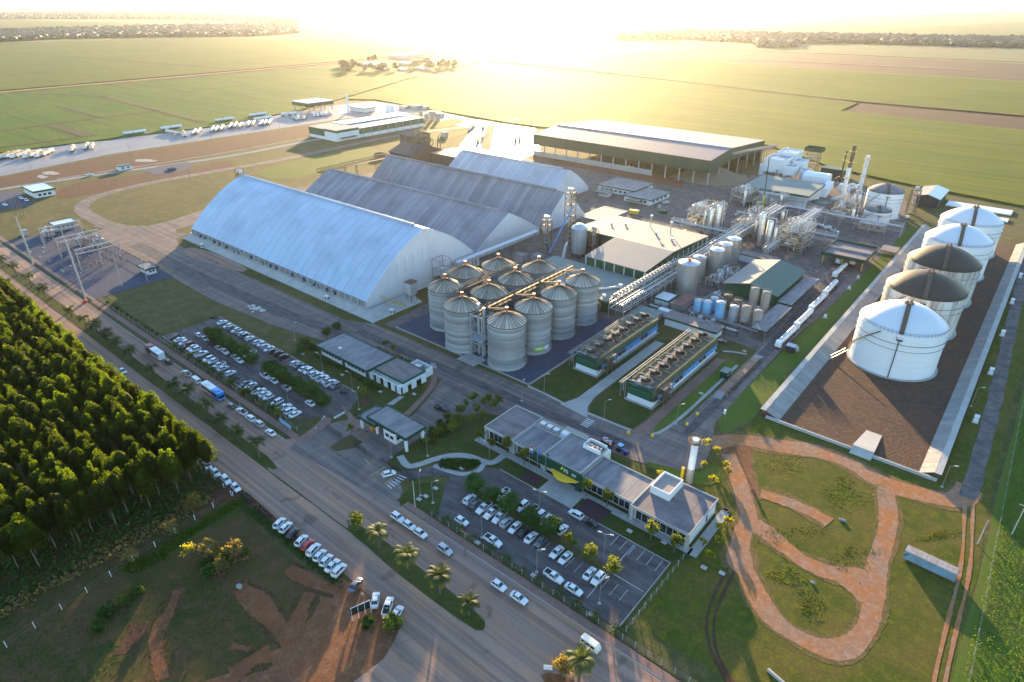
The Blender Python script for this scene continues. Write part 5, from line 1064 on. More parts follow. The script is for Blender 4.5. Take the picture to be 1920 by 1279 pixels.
process_unit('low valve frame beside the green flat hall and coolers', -119, -111, 207, 214, 1, (), 16); process_unit('small vessel frame near the tall white tank', -98, -88, 424, 434, 2, ((-86, 428, 1.1, 8),), 17); process_unit('open frame of pumps in front of the turbine hall', -144, -131, 438 - 22, 426, 2, ((-129, 424, .9, 10),), 18); process_unit('pump frame left of the long stainless tank row', -111, -104.5, 276, 300, 1, (), 19)
t = thing('flat_pump_house', 'long low flat-roofed pump house behind the stainless tanks', 'building'); flat_block(t, -113, -94, 318, 326, 4, wall='white_paint', roof='roof_brown', fascia='green_dark', over=.4, fh=.5)
# stainless tanks in a row
def upright_tank(lab, x, y, r, h, mat='stainless', top='steel_light', group=None, cone=.5, legs=0.0, name='steel_tank'):
    t = thing(name, lab, 'tank', (x, y, .08), 0, group); n = 24
    k = max(2, int(h / 3)); z0 = legs
    for i in range(k): MB().lathe([(r, z0 + (h - z0) * i / k), (r, z0 + (h - z0) * (i + 1) / k - .05), (r - .05, z0 + (h - z0) * (i + 1) / k)], n, cap=False).build('shell_course', mat, t)
    MB().lathe([(r + .06, h - .1), (r + .06, h), (0, h + cone)], n).build('roof', top, t); MB().lathe([(0, z0 - .02), (r, z0)], n, cap=False).build('bottom', mat, t)
    if legs:
        for i in range(4): MB().tube((r * .85 * math.cos(R(45 + 90 * i)), r * .85 * math.sin(R(45 + 90 * i)), 0), (r * .85 * math.cos(R(45 + 90 * i)), r * .85 * math.sin(R(45 + 90 * i)), legs + .4), .14, 6).build('leg', 'steel_light', t)
    else: MB().lathe([(r + .25, 0), (r + .25, .3)], n).build('base', 'concrete', t)
    g = MB().lathe([(r + .05, h + .9), (r + .1, h + .9), (r + .1, h + 1.0), (r + .05, h + 1.0)], n, cap=False)
    for i in range(12): g.tube((r * math.cos(R(30 * i)), r * math.sin(R(30 * i)), h), (r * math.cos(R(30 * i)), r * math.sin(R(30 * i)), h + 1), .05, 4)
    g.build('handrail', 'steel_grey', t)
    g = MB().bar((r + .3, -.25, .3), (r + .3, -.25, h + .9), .06).bar((r + .3, .25, .3), (r + .3, .25, h + .9), .06)
    for i in range(int(h)): g.bar((r + .3, -.25, .5 + i), (r + .3, .25, .5 + i), .05)
    g.build('ladder', 'steel_grey', t); return t
upright_tank('largest stainless tank at the near end of the tank row beside the rack', -114.6, 262.6, 4.9, 14.6, cone=1.0)
MB().cyl(-114.6, 262.6, 15.6, 16.5, .8, 10).build('vent_cap', 'red_cap', None); vc = bpy.data.objects['vent_cap']; vc.parent = bpy.data.objects['steel_tank']; vc.location = (114.6, -262.6, 0)
for i, (x, y, r_, h, tp) in enumerate(((-117, 279, 3.2, 12, 'steel_grey'), (-114.6, 293.6, 3.6, 12.4, 'white_paint'), (-114.8, 304, 3.6, 12.4, 'white_paint'), (-114.8, 314.4, 3.6, 12.4, 'stainless'))):
    upright_tank(('narrower stainless tank just behind the largest one', 'white-topped stainless tank, nearer of the two', 'white-topped stainless tank, farther of the two', 'far stainless tank at the end of the tank row')[i], x, y, r_, h, 'stainless', tp, 'stainless tanks beside the rack')
# chemical tanks
chem = [(-83.2, 262.6, 1.75, 10.4, 'roof_beige', 'left one of the two tall cream tanks before the green barn'), (-78.0, 262.2, 1.75, 10.2, 'roof_beige', 'right one of the two tall cream tanks before the green barn'),
        (-80.4, 247.4, 1.9, 8.0, 'roof_beige', 'left cream tank on legs at the edge of the tank bay'), (-75.2, 247.4, 1.8, 7.6, 'roof_beige', 'right cream tank on legs at the edge of the tank bay'),
        (-85.5, 247.6, 1.9, 6.6, 'steel_light', 'grey upright tank between the cream and blue tanks'), (-91.3, 247.2, 2.0, 7.0, 'blue_tote', 'third pale blue tank from the left in the tank bay'),
        (-97.3, 247.6, 2.0, 5.4, 'blue_tote', 'second pale blue tank from the left in the tank bay'), (-101.4, 247.4, 1.8, 5.0, 'blue_tote', 'leftmost pale blue tank in the tank bay'),
        (-96.4, 252.4, 1.7, 5.8, 'blue_tote', 'pale blue tank in the back row of the tank bay'), (-86.8, 254.4, 1.7, 6.4, 'galv_rust', 'rusty brown tank right in the back row of the tank bay'), (-92.3, 256.6, 1.7, 6.6, 'galv_rust', 'rusty brown tank left in the back row of the tank bay')]
for x, y, r_, h, mt, l in chem: upright_tank(l, x, y, r_, h, mt, mt if mt != 'blue_tote' else 'steel_light', 'chemical tanks', .4, 1.4 if 'legs' in l else 0, 'chemical_tank')
t = thing('tank_bay', 'low concrete bay wall round the chemical tanks', 'wall')
for q in ((-104, -72.8, 243.4, 243.8), (-104, -72.8, 266, 266.4), (-104, -103.6, 243.8, 266)): MB().box(*q, 0, 1.0).build('wall_panel', 'concrete_old', t)
t = thing('dark_roof_shed', 'long low shed with dark ribbed roof behind the right cooling tower', 'shed')
MB().box(-105.6, -83.4, 225.2, 232, 0, 3.4).build('wall', 'white_paint', t); MB().box(-106.6, -82.6, 224.4, 232.6, 3.3, 3.9).build('fascia', 'green_dark', t)
me = MB().box(0.02, 1.16, 224.6, 232.4, 3.9, 4.0).mesh('roof_sheet', 'roof_brown', False)
for i in range(20): part('roof_sheet', me, t, (-106.4 + i * 1.19, 0, .02 * (i % 2)))
t = thing('white_kiosk', 'small white kiosk with green edge beside the pipe rack', 'kiosk'); flat_block(t, -119.4, -113, 241.8, 250, 3.2, wall='white_paint', roof='white_paint', fascia='green_clad', over=.5, fh=.7)
t = thing('maroon_shed', 'narrow maroon-roofed shed between the kiosk and blue tanks', 'shed'); MB().box(-111, -106, 241, 255, 0, 2.6).build('wall', 'concrete_old', t); MB().box(-111.4, -105.6, 240.6, 255.4, 2.6, 2.9).build('roof', 'car_maroon', t)
t = thing('grey_shed', 'flat grey shed roof behind the left cooling tower', 'shed'); MB().box(-119, -109, 221, 229, 0, 3.2).build('wall', 'concrete_old', t); MB().box(-119.4, -108.6, 220.6, 229.4, 3.2, 3.6).build('roof', 'roof_greygreen', t)
t = thing('white_skid', 'white boxy skid unit beside the grey shed', 'skid'); MB().box(-112, -106.5, 231, 234, 1.0, 3.4).build('box', 'white_paint', t); MB().box(-112, -106.5, 231, 234, 0, 1).build('base', 'dark_steel', t)

# ------------------------------------------------------------------ cooling towers
def cooling_tower(lab, x0, x1, y0, y1, ncell):
    t = thing('cooling_tower', lab, 'cooling tower', (x0, y0, 0.1)); W_, D = x1 - x0, y1 - y0; cl = D / ncell
    MB().box(-.8, W_ + .8, -.8, D + .8, 0, .25).build('slab', 'concrete_old', t)
    MB().box(0, W_, 0, D, .25, 2.3).build('basin_wall', 'white_paint', t)
    MB().box(.15, W_ - .2, .15, D - .15, 2.3, 6.0).build('casing', 'green_dark', t)
    MB().box(.05, W_ - .6, .0, .14, 2.6, 4.8).build('end_cladding', 'green_clad', t)
    MB().add([(.3, .1, 4.8), (W_ - .9, .1, 4.8), (W_ - 2.2, 2.4, 6.7), (1.6, 2.4, 6.7), (1.6, 6, 6.7), (W_ - 2.2, 6, 6.7)], [(0, 1, 2, 3), (3, 2, 5, 4)]).build('end_cowl', 'roof_flat', t, smooth=False)
    MB().box(-.1, W_ - .05, 2.6, D, 6.0, 6.2).build('fan_deck', 'galv_rust', t)
    for i in range(ncell):
        y = cl * (i + .55) + .3
        o = MB().lathe([(2.1, 6.2), (1.85, 7.0), (2.0, 7.5), (1.85, 7.5), (1.7, 7.0), (1.9, 6.3)], 20, W_ / 2, y, cap=False).build('fan_stack', 'galv_rust', t)
        g = MB()
        for k in range(5): a = 2 * math.pi * k / 5 + i; g.bar((W_ / 2, y, 6.9), (W_ / 2 + 1.6 * math.cos(a), y + 1.6 * math.sin(a), 6.95), .25)
        g.build('fan_blade', 'black', o)
        MB().box(W_ / 2 - 2.6, W_ / 2 - .3, y - .35, y + .35, 7.7, 8.2).build('motor', 'roof_beige', t)
        MB().tube((W_ / 2 - 3.6, y - 1.6, 6.5), (W_ / 2 + 3.4, y - 1.6, 6.5), .16, 6).build('header_pipe', 'steel_grey', t)
        # weathered cladding and blue louvres on the right-hand side
        for j in range(3): yy = cl * i + cl * j / 3; MB().box(W_ - .18, W_ - .02 + .04 * j, yy + .03, yy + cl / 3 - .03, 3.7, 6.5).build('cladding_panel', 'green_old', t)
        for j in range(2):
            yy = cl * i + cl * j / 2; MB().add([(W_ + .02, yy + .1, 3.6), (W_ + .02, yy + cl / 2 - .1, 3.6), (W_ + .7, yy + cl / 2 - .1, 2.4), (W_ + .7, yy + .1, 2.4)], [(0, 1, 2, 3)]).build('louvre', 'blue_louver' if (i + j) % 3 else 'black', t)
        # riser from the supply main
        MB().path([(-3.0, y - 1.6, 1.2), (-3.0, y - 1.6, 6.0), (W_ / 2 - 3.4, y - 1.6, 6.5)], .17, 6).build('riser', 'steel_light', t)
    for x, z in ((-2.4, 6.6), (-1.5, 6.6)): MB().tube((x, -2, z), (x, D, z), .2, 8).build('supply_main', 'pole_grey', t)
    for i in range(0, int(D), 6): MB().bar((-2.8, i, 0), (-2.8, i, 6.3), .18).bar((-1.1, i, 0), (-1.1, i, 6.3), .18).bar((-2.8, i, 6.2), (-1.1, i, 6.2), .16).build('trestle', 'steel_grey', t)
    g = MB()
    for s_ in (0, W_):
        for zz in (6.8, 7.4): g.bar((s_, 2.6, zz), (s_, D, zz), .08)
        for i in range(int(D / 2)): g.bar((s_, 2.6 + 2 * i, 6.2), (s_, 2.6 + 2 * i, 7.4), .07)
    g.build('handrail', 'steel_yellow', t)
    g = MB()
    for k in range(3):
        z0, z1 = 2.1 * k, 2.1 * (k + 1); s_ = 1 if k % 2 == 0 else -1; ya, yb = (4, 8) if s_ > 0 else (8, 4)
        for x in (W_ + .6, W_ + 1.6): g.bar((x, ya, z0 + .2), (x, yb, z1 + .2), .16); g.bar((x, ya, z0 + 1.2), (x, yb, z1 + 1.2), .09)
    for x in (W_ + .5, W_ + 2.6):
        for y in (3.2, 6, 9): g.bar((x, y, 0), (x, y, 7.2), .18)
    for z in (2.2, 4.4, 6.4): g.box(W_ + .4, W_ + 2.7, 3.2, 9, z, z + .1)
    g.build('stair_tower', 'galv_rust', t)
    MB().box(W_ + .3, W_ + .5, 10, D, 4.0, 4.12).build('walkway_edge', 'blue_paint', t)
    return t
cooling_tower('left cooling tower with blue louvres beside the silo pad', -113.2, -104.2, 171.5, 216, 8)
cooling_tower('right cooling tower along the brick path', -88.0, -78.8, 166, 215.5, 8)

# ------------------------------------------------------------------ boiler and turbine area
t = thing('turbine_hall', 'white turbine hall with grey roof and green fascia', 'building')
MB().box(-157, -117, 437, 466, 0, 7.6).build('wall', 'white_paint', t); MB().xprism([(434.4, 7.8), (434.4, 9.0), (468, 10.2), (468, 9.0)], -158.4, -115.4).build('fascia', 'green_clad', t); MB().xprism([(434.2, 9.02), (434.2, 9.3), (468.4, 10.5), (468.4, 10.22)], -158.6, -115.2).build('roof', 'roof_greygreen', t)
cladding(t, 'y', -157, -117, .5, 7.6, 8, 436.8, 'white_paint')
for y, z in ((438, 4.5), (446, 3.0)): MB().box(-115.4, -105, y, y + 7, 0, z).build('annex', 'concrete_old', t); MB().box(-115.3, -104.6, y - .4, y + 7.4, z, z + .4).build('annex_roof', 'green_dark', t)
t = thing('boiler_house', 'stepped white clad boiler house beside the biomass shed', 'building')
for (x0, x1, y0, y1, z0, z1, nm) in ((-167.5, -152.5, 494, 512, 7, 16, 'block'), (-165.5, -151.5, 512.4, 529, 8, 18, 'block'), (-152.3, -144.5, 492, 502, 7, 12.4, 'block'), (-151.2, -143, 506, 518, 7, 14, 'block'), (-142.8, -137.4, 500, 508, 4, 9.6, 'block'), (-172, -167.8, 498, 505, 3, 10, 'annex')):
    o = MB().box(x0, x1, y0, y1, z0, z1).build(nm, 'white_paint', t)
    for q in ((x0 - .15, x1 + .15, y0 - .15, y0 + .25), (x0 - .15, x1 + .15, y1 - .25, y1 + .15), (x0 - .15, x0 + .25, y0 + .25, y1 - .25), (x1 - .25, x1 + .15, y0 + .25, y1 - .25)): MB().box(*q, z1 - .1, z1 + .9).build('parapet', 'white_tank', o)
    MB().box(x0 + .3, x1 - .3, y0 + .3, y1 - .3, z1 + .02, z1 + .3).build('roof', 'steel_blue', o)
    for x in (x0 + .5, x1 - .5):
        for y in (y0 + .5, y1 - .5): MB().bar((x, y, 0), (x, y, z0), .35).build('leg', 'steel_grey', t)
rr = random.Random(8)
for i in range(26):
    x, y, z = rr.uniform(-172, -138), rr.uniform(490, 510), rr.uniform(1, 7); ax = rr.randrange(3); l = rr.uniform(2, 6); q = [x, y, z]; q[ax] += l if ax < 2 else min(l, 6); MB().tube((x, y, z), q, rr.uniform(.2, .7), 8).build('duct', rr.choice(['galv_rust', 'steel_light', 'steel_grey']), t)
MB().tube((-161, 521, 18), (-161, 521, 21), .7, 10).build('vent_stack', 'white_paint', t)
t = thing('flue_filter', 'large white flue gas filter casing with bent duct behind the turbine hall', 'filter')
MB().xprism([(485, 3), (485, 10.6), (488, 12), (494, 12), (497, 10.6), (497, 3)], -136, -119.5).build('casing', 'white_tank', t)
for i in range(6): MB().box(-135.8 + 3.2 * i - .1, -135.8 + 3.2 * i + .1, 484.7, 485, 3, 10.6).build('stiffener', 'white_paint', t)
for x in (-135, -128, -120.5):
    for y in (486, 496): MB().bar((x, y, 0), (x, y, 3), .4).build('leg', 'steel_grey', t)
MB().xprism([(472, 0.4), (476, 0.4), (486, 5), (486, 9), (482, 9.4), (474, 6)], -119, -114.5).build('bent_duct', 'white_tank', t)
t = thing('induced_fan', 'white snail-shaped fan housings between the two chimneys', 'fan')
for (x, y) in ((-112, 498), (-107, 492)): MB().tube((x, y - 1.2, 3), (x, y + 1.2, 3), 2.4, 20).build('volute', 'white_tank', t)
g = MB()
for i in range(9): a, b = R(20 * i), R(20 * i + 20); g.tube((-104.5 + 2.8 * math.cos(a), 496, 4 + 2.8 * math.sin(a)), (-104.5 + 2.8 * math.cos(b), 496, 4 + 2.8 * math.sin(b)), .9, 12)
g.build('bend', 'white_tank', t)
def chimney(lab, x, y, h, r, top=None, mat='white_paint'):
    t = thing('chimney', lab, 'chimney', (x, y, 0)); n = 7; cut = h if top is None else top
    for i in range(n): MB().cyl(0, 0, cut * i / n, cut * (i + 1) / n - .06, r, 16).build('shaft_section', mat, t)
    if top is not None: MB().cyl(0, 0, top, h, r * .85, 16).build('dark_top', 'galv_rust' if mat != 'dark_steel' else mat, t)
    g = MB()
    for z in (h * .45, h * .72, h * .9):
        g.lathe([(r, z), (r + 1.0, z), (r + 1.0, z + .12), (r, z + .12)], 16, cap=False).lathe([(r + .95, z + 1), (r + 1.0, z + 1), (r + 1.0, z + 1.1), (r + .95, z + 1.1)], 16, cap=False)
    g.bar((r + .4, 0, .5), (r + .4, 0, h - 1), .14).bar((r + .8, 0, .5), (r + .8, 0, h - 1), .08)
    g.build('ladder_platform', 'steel_yellow', t); MB().box(-2, 2, -2, 2, 0, 1.0).build('footing', 'concrete', t)
    MB().tube((-r - 5, 1, 1.5), (-r * .2, 0, 5), 1.1, 10).build('inlet_duct', mat if mat != 'dark_steel' else 'galv_rust', t)
chimney('tallest white chimney with rusty upper half', -102.5, 465, 38, 1.35, 24); chimney('shorter white chimney with ladder, rightmost of the stacks', -101, 504, 25.6, 1.3)
chimney('slim dark steel stack beyond the white filter casing', -119, 520, 24, .55, 12, 'dark_steel')
t = lattice_tower('steel conveyor head tower crowned by a green open box', -149, 549, 9, 7, 13, 4, 'galv_rust', 'head_tower', False)
MB().box(-6.5, 6.5, -5, 5, 15.6, 15.8).build('box_floor', 'dark_steel', t)
for q in ((-6.5, 6.5, -5, -4.8), (-6.5, 6.5, 4.8, 5), (-6.5, -6.3, -4.8, 4.8), (6.3, 6.5, -4.8, 4.8)): MB().box(*q, 15.8, 18.4).build('box_side', 'green_dark', t)
for x in (-4, 4):
    for y in (-3, 3): MB().bar((x, y, 13), (x, y, 15.6), .3).build('post', 'galv_rust', t)
MB().tube((-5, -3.5, 11), (6, -3.5, 12), .6, 8).build('pipe', 'steel_light', t)
t = thing('dark_long_box', 'dark green boxy cooler right of the head tower', 'cooler'); MB().box(-138, -118, 536, 546, 3, 6.5).build('casing', 'green_dark', t); MB().box(-137, -119, 537, 545, 0, 3).build('legs_skirt', 'dark_steel', t)
t = thing('feed_conveyor', 'pale tube conveyor rising from the biomass shed to the boiler', 'conveyor')
p, q = (-192, 490, 17), (-170, 520, 21.5); MB().tube(p, q, 1.0, 10).build('tube', 'roof_beige', t); truss(MB(), (-192, 490, 14.6), (-170, 520, 19.1), 2, 1.6, 8, .15).build('truss', 'galv_rust', t)
for f in (.25, .75): MB().bar((-192 + 22 * f, 490 + 30 * f, 0), (-192 + 22 * f, 490 + 30 * f, 15 + 4 * f), .35).bar((-190 + 22 * f, 490 + 30 * f, 0), (-190 + 22 * f, 490 + 30 * f, 15 + 4 * f), .35).build('support_leg', 'galv_rust', t)
t = thing('mobile_crane', 'slim mobile crane with dark upright boom and yellow lower mast', 'crane', (-137, 416, .1))
MB().box(-4, 4, -1.3, 1.3, .8, 2.0).build('carrier', 'yellow_paint', t); MB().box(-3.8, -2, -1.1, 1.1, 2, 3.4).build('cab', 'yellow_paint', t); MB().tube((0, 0, 2), (-.5, .3, 10), .5, 6).build('lower_mast', 'yellow_paint', t); MB().tube((-.5, .3, 10), (-2.0, 1, 33), .35, 6).build('boom', 'dark_steel', t)
for x in (-3, -1, 1.5, 3.2):
    for y in (-1.3, 1.3): MB().tube((x, y - .25, .6), (x, y + .25, .6), .6, 12).build('wheel', 'tyre', t)
tk = tank_proto('storage_tank', 'white_tank', 'roof_flat', 10.2, 15.6, 4.0, 6); tk.place((-76, 453, .08), R(20), 'tall white tank with dark roof standing near the field edge', 'round tanks by the boiler')
tk = tank_proto('storage_tank', 'white_tank', 'roof_flat', 7.3, 7.4, 1.6, 3); tk.place((-74.4, 435.5, .08), R(20), 'small low white tank with dark roof before the tall one', 'round tanks by the boiler')
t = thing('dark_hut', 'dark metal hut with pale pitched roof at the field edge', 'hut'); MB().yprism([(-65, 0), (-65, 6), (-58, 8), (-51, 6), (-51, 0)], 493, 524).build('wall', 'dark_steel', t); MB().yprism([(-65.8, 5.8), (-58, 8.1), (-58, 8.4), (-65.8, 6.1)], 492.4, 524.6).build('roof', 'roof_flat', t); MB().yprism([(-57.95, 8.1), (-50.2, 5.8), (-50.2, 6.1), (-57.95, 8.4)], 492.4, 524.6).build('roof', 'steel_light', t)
t = thing('pump_house', 'small beige pump house beneath the pipe bridge', 'building'); flat_block(t, -79.4, -65.8, 415.5, 421, 4, wall='roof_beige', roof='concrete', fascia='concrete', over=.3, fh=.4); add_windows(t, 'y-', -78.5, -66.5, 2.2, 3, 3, 415.5, gap=1.8)
for i, (x0, x1, y0, y1) in enumerate(((-48, -12, 505, 517), (-28, -12, 486, 494))): tag(MB().box(x0, x1, y0, y1, .1, .8).build('lined_pond', 'tarp_white'), ('long', 'short')[i] + ' white lined basin at the field edge behind the tanks', 'basin')
lattice_tower('thin steel frame between the tall white tank and the dark hut', -62, 470, 5, 5, 15, 5, 'galv_rust', 'pipe_tower'); 

# loose yard clutter among the process units
DRUM = MB().cyl(0, 0, 0, 1.0, .4, 10).mesh('drum_stack', 'steel_blue'); CRATE = MB().box(-.9, .9, -.7, .7, .15, 1.2).box(-1, 1, -.8, .8, 0, .15).mesh('crate', 'white_paint'); SKIDB = MB().box(-1.6, 1.6, -.9, .9, 0, .3).tube((-1.3, 0, .9), (1.3, 0, .9), .55, 10).mesh('pump_skid', 'steel_light')
cr = random.Random(17)
for i, (x0, x1, y0, y1) in enumerate([(-112, -72, 236, 242)] * 5 + [(-104, -78, 256, 271)] * 6 + [(-128, -84, 376, 408)] * 9 + [(-210, -135, 322, 344)] * 8 + [(-196, -136, 376, 410)] * 7 + [(-104, -60, 424, 470)] * 6):
    me, nm = ((CRATE, 'crate'), (SKIDB, 'pump_skid'), (DRUM, 'drum'))[i % 3]; o = bpy.data.objects.new(nm, me); C.objects.link(o); o.location = (cr.uniform(x0, x1), cr.uniform(y0, y1), .08); o.rotation_euler = (0, 0, cr.uniform(0, 3)); tag(o, ('white crate standing loose on the process yard', 'small grey pump skid on the process yard', 'blue-grey drum standing on the process yard')[i % 3], ('crate', 'pump', 'drum')[i % 3], ('loose crates on the yard', 'pump skids on the yard', 'drums on the yard')[i % 3])
# ------------------------------------------------------------------ canteen, gate, offices
t = thing('canteen', 'long low canteen with flat mauve roof and dark fascia beside the upper car park', 'building')
MB().box(-194, -166.2, 117.6, 129, 0, 3.6).build('wall', 'white_paint', t)
for q in ((-195.4, -164.6, 116, 116.3), (-195.4, -164.6, 129.3, 129.6), (-195.4, -195.1, 116.3, 129.3), (-164.9, -164.6, 116.3, 129.3)): MB().box(*q, 3.6, 4.6).build('fascia', 'green_dark', t)
for i in range(6): MB().box(-195.1 + i * 5.033, -195.1 + (i + 1) * 5.033 - .04, 116.3, 129.3, 3.62, 4.35 + .02 * (i % 2)).build('roof_panel', 'roof_flat', t)
MB().box(-186, -185, 120, 121, 4.4, 4.9).build('roof_hatch', 'white_paint', t)
add_windows(t, 'y-', -193.5, -182, 1.6, 2.8, 6, 117.6, gap=.5); add_windows(t, 'y-', -178, -168, 1.6, 2.8, 5, 117.6, gap=.5)
for x in (-181, -167.2): MB().box(x, x + 1.6, 117.5, 117.6, 0, 2.4).build('door', 'green_dark', t)
MB().box(-164, -151.6, 121.6, 129.4, 0, 3.4).build('wall', 'white_paint', t)
for q in ((-164.5, -149.4, 119.6, 119.9), (-164.5, -149.4, 129.9, 130.2), (-149.7, -149.4, 119.9, 129.9)): MB().box(*q, 3.4, 4.3).build('fascia', 'green_clad', t)
for i in range(3): MB().box(-164.5 + i * 4.93, -164.5 + (i + 1) * 4.93 - .04, 119.9, 129.9, 3.42, 4.05 + .02 * (i % 2)).build('roof_panel', 'roof_brown', t)
MB().box(-165.5, -150, 117.9, 118.1, 3.0, 3.4).box(-150.2, -148.6, 118.1, 129.6, 3.0, 3.4).build('pergola_beam', 'white_paint', t)
for i in range(15): MB().box(-165 + i * 1.03, -164.8 + i * 1.03, 118.1, 119.6, 3.05, 3.35).build('pergola_slat', 'white_paint', t)
for x in (-164.6, -161, -157, -153, -150): MB().box(x - .9, x + .9, 117.9, 118.3, 0, 3.0).build('portico_pier', 'white_paint', t)
for y in (120, 124, 128.6): MB().box(-149, -148.7, y - 1.1, y + 1.1, 0, 3.0).build('portico_pier', 'white_paint', t)
add_windows(t, 'x+', 123, 127, .9, 2.6, 2, -151.6, gap=.4)
for q in ((-158.6, -150.6, 134.6, 134.8), (-158.6, -150.6, 130.8, 131), (-158.6, -158.4, 131, 134.6), (-150.8, -150.6, 131, 134.6)): MB().box(*q, 0, 3.4).build('yard_wall', 'white_paint', t)
MB().box(-158, -155, 131.4, 134, 0, 2.6).build('chiller', 'steel_light', t)
t = thing('gatehouse', 'gatehouse canopy with two flat mauve roofs over the entrance lanes', 'gatehouse')
for (x0, x1, y0, y1, z, fh) in ((-141.0, -122.8, 97.4, 105.8, 5.7, 1.0), (-144.6, -136, 96.4, 104.6, 4.9, .9)):
    for q in ((x0, x1, y0, y0 + .25), (x0, x1, y1 - .25, y1), (x0, x0 + .25, y0 + .25, y1 - .25), (x1 - .25, x1, y0 + .25, y1 - .25)): MB().box(*q, z - fh, z).build('fascia', 'green_dark', t)
    n = 4 if x1 - x0 > 10 else 2
    for i in range(n): MB().box(x0 + .25 + i * (x1 - x0 - .5) / n, x0 + .22 + (i + 1) * (x1 - x0 - .5) / n, y0 + .25, y1 - .25, z - fh + .05, z - .2 + .02 * (i % 2)).build('roof_panel', 'roof_flat', t)
for x, y in ((-123.8, 98.2), (-124, 105.0), (-143.6, 97.2), (-143.6, 103.8), (-137.6, 98.4)): MB().box(x - .35, x + .35, y - .35, y + .35, 0, 4.7).build('column', 'white_paint', t)
MB().box(-134.2, -128.8, 98.2, 102.4, 0, 4.0).build('office', 'white_paint', t); add_windows(t, 'y-', -133.6, -129.4, 1.5, 2.6, 2, 98.2, gap=.5); add_windows(t, 'x+', 98.6, 102, 1.5, 2.6, 2, -128.8, gap=.4)
MB().box(-141, -139.6, 98, 102, 0, 1.2).build('turnstile', 'orange_paint', t)
t = thing('swing_gate', 'dark grid swing gate across the left entrance lane', 'gate'); g = MB()
(gx0, gy0), (gx1, gy1) = zc(265, 1010), zc(395, 1085)
def grid_gate(t, x0, y0, x1, y1, h, n):
    for z in (.3, h * .5, h): MB().bar((x0, y0, z), (x1, y1, z), .1).build('rail', 'black', t)
    for i in range(n + 1): f = i / n; MB().bar((x0 + (x1 - x0) * f, y0 + (y1 - y0) * f, .2), (x0 + (x1 - x0) * f, y0 + (y1 - y0) * f, h), .07).build('upright', 'black', t)
grid_gate(t, gx0, gy0, gx1, gy1, 1.9, 10)
t = thing('swing_gate', 'dark grid swing gate on the exit lane beside the lawn island', 'gate'); (gx0, gy0), (gx1, gy1) = zc(515, 1160), zc(625, 1235); grid_gate(t, gx0, gy0, gx1, gy1, 1.9, 10)
t = thing('swing_gate', 'long dark sliding gate before the visitor car park', 'gate'); (gx0, gy0), (gx1, gy1) = b2(225, 35), b2(420, 160); grid_gate(t, gx0, gy0, gx1, gy1, 1.9, 14)

# offices
t = thing('office_building', 'long stepped flat-roofed office with the company sign', 'office')
def office_wing(x0, x1, y0, y1, z, roof, n, front_glass=True, side=False):
    MB().box(x0 + .3, x1 - .3, y0 + 1.2, y1 - .3, 0, z - .9).build('wall', 'white_paint', t)
    for q in ((x0, x1, y0, y0 + .25), (x0, x1, y1 - .25, y1), (x0, x0 + .25, y0 + .25, y1 - .25), (x1 - .25, x1, y0 + .25, y1 - .25)): MB().box(*q, z - .8, z).build('parapet', 'concrete', t)
    w_ = (x1 - x0 - .5) / n
    for i in range(n): MB().box(x0 + .25 + i * w_, x0 + .22 + (i + 1) * w_, y0 + .25, y1 - .25, z - .88, z - .32 + .02 * (i % 2)).build('roof_panel', roof, t)
    if front_glass:
        add_windows(t, 'y-', x0 + 1.2, x1 - 1.2, .5, z - 1.1, max(3, int((x1 - x0) / 2)), y0 + 1.2, gap=.15)
    for x in (x0 + .1, x1 - .9): MB().box(x, x + .8, y0, y0 + 1.2, 0, z - .8).build('fin_wall', 'concrete', t)
office_wing(-110, -99, 117.8, 133.2, 5.0, 'roof_brown', 4); office_wing(-98.9, -87.2, 117.8, 128.6, 4.8, 'roof_flat', 4); office_wing(-87.1, -74.2, 117.4, 131.4, 6.0, 'roof_flat', 4, False)
office_wing(-74.1, -57.8, 117.8, 129.2, 4.8, 'roof_flat', 5); office_wing(-57.7, -41.2, 116.4, 133.2, 5.0, 'roof_brown', 5)
MB().box(-98.9, -74.2, 128.8, 133.4, 0, 4.4).build('rear_wing', 'white_paint', t); MB().box(-98.7, -90, 129, 133.2, 4.4, 4.8).build('roof_panel', 'roof_beige', t); MB().box(-89.6, -82, 129.6, 133.2, 4.4, 5.6).build('plant_room', 'white_paint', t); MB().box(-89.8, -81.8, 131.6, 133.4, 5.6, 5.8).build('roof_panel', 'roof_beige', t)
for i, x in enumerate((-97.5, -95, -92.5)): MB().box(x, x + 1.8, 129.4, 131, 4.8, 5.6).build('air_unit', 'steel_light', t)
for q in ((-80.2, -74.4, 127.6, 127.9), (-80.2, -74.4, 131.2, 131.5), (-80.2, -79.9, 127.9, 131.2)): MB().box(*q, 5.7, 7.0).build('screen_wall', 'white_paint', t)
for x in (-78.6, -77, -75.6): o = MB().box(x - .6, x + .6, 128.3, 129.5, 5.75, 6.8).build('air_unit', 'steel_light', t); MB().cyl(x, 128.9, 6.8, 6.95, .45, 12).build('fan_grille', 'black', o)
for q in ((-56.4, -50.8, 124.2, 124.5), (-56.4, -50.8, 131.6, 131.9), (-56.4, -56.1, 124.5, 131.6), (-51.1, -50.8, 124.5, 131.6)): MB().box(*q, 4.4, 7.0).build('penthouse_wall', 'white_paint', t)
MB().box(-56.1, -51.1, 124.5, 131.6, 4.4, 6.4).build('penthouse_roof', 'roof_beige', t)
MB().box(-41.25, -41.1, 120, 131, 1.0, 1.2).build('plinth_line', 'concrete_old', t); add_windows(t, 'x+', 127, 128.2, 1.2, 3.0, 1, -41.5)
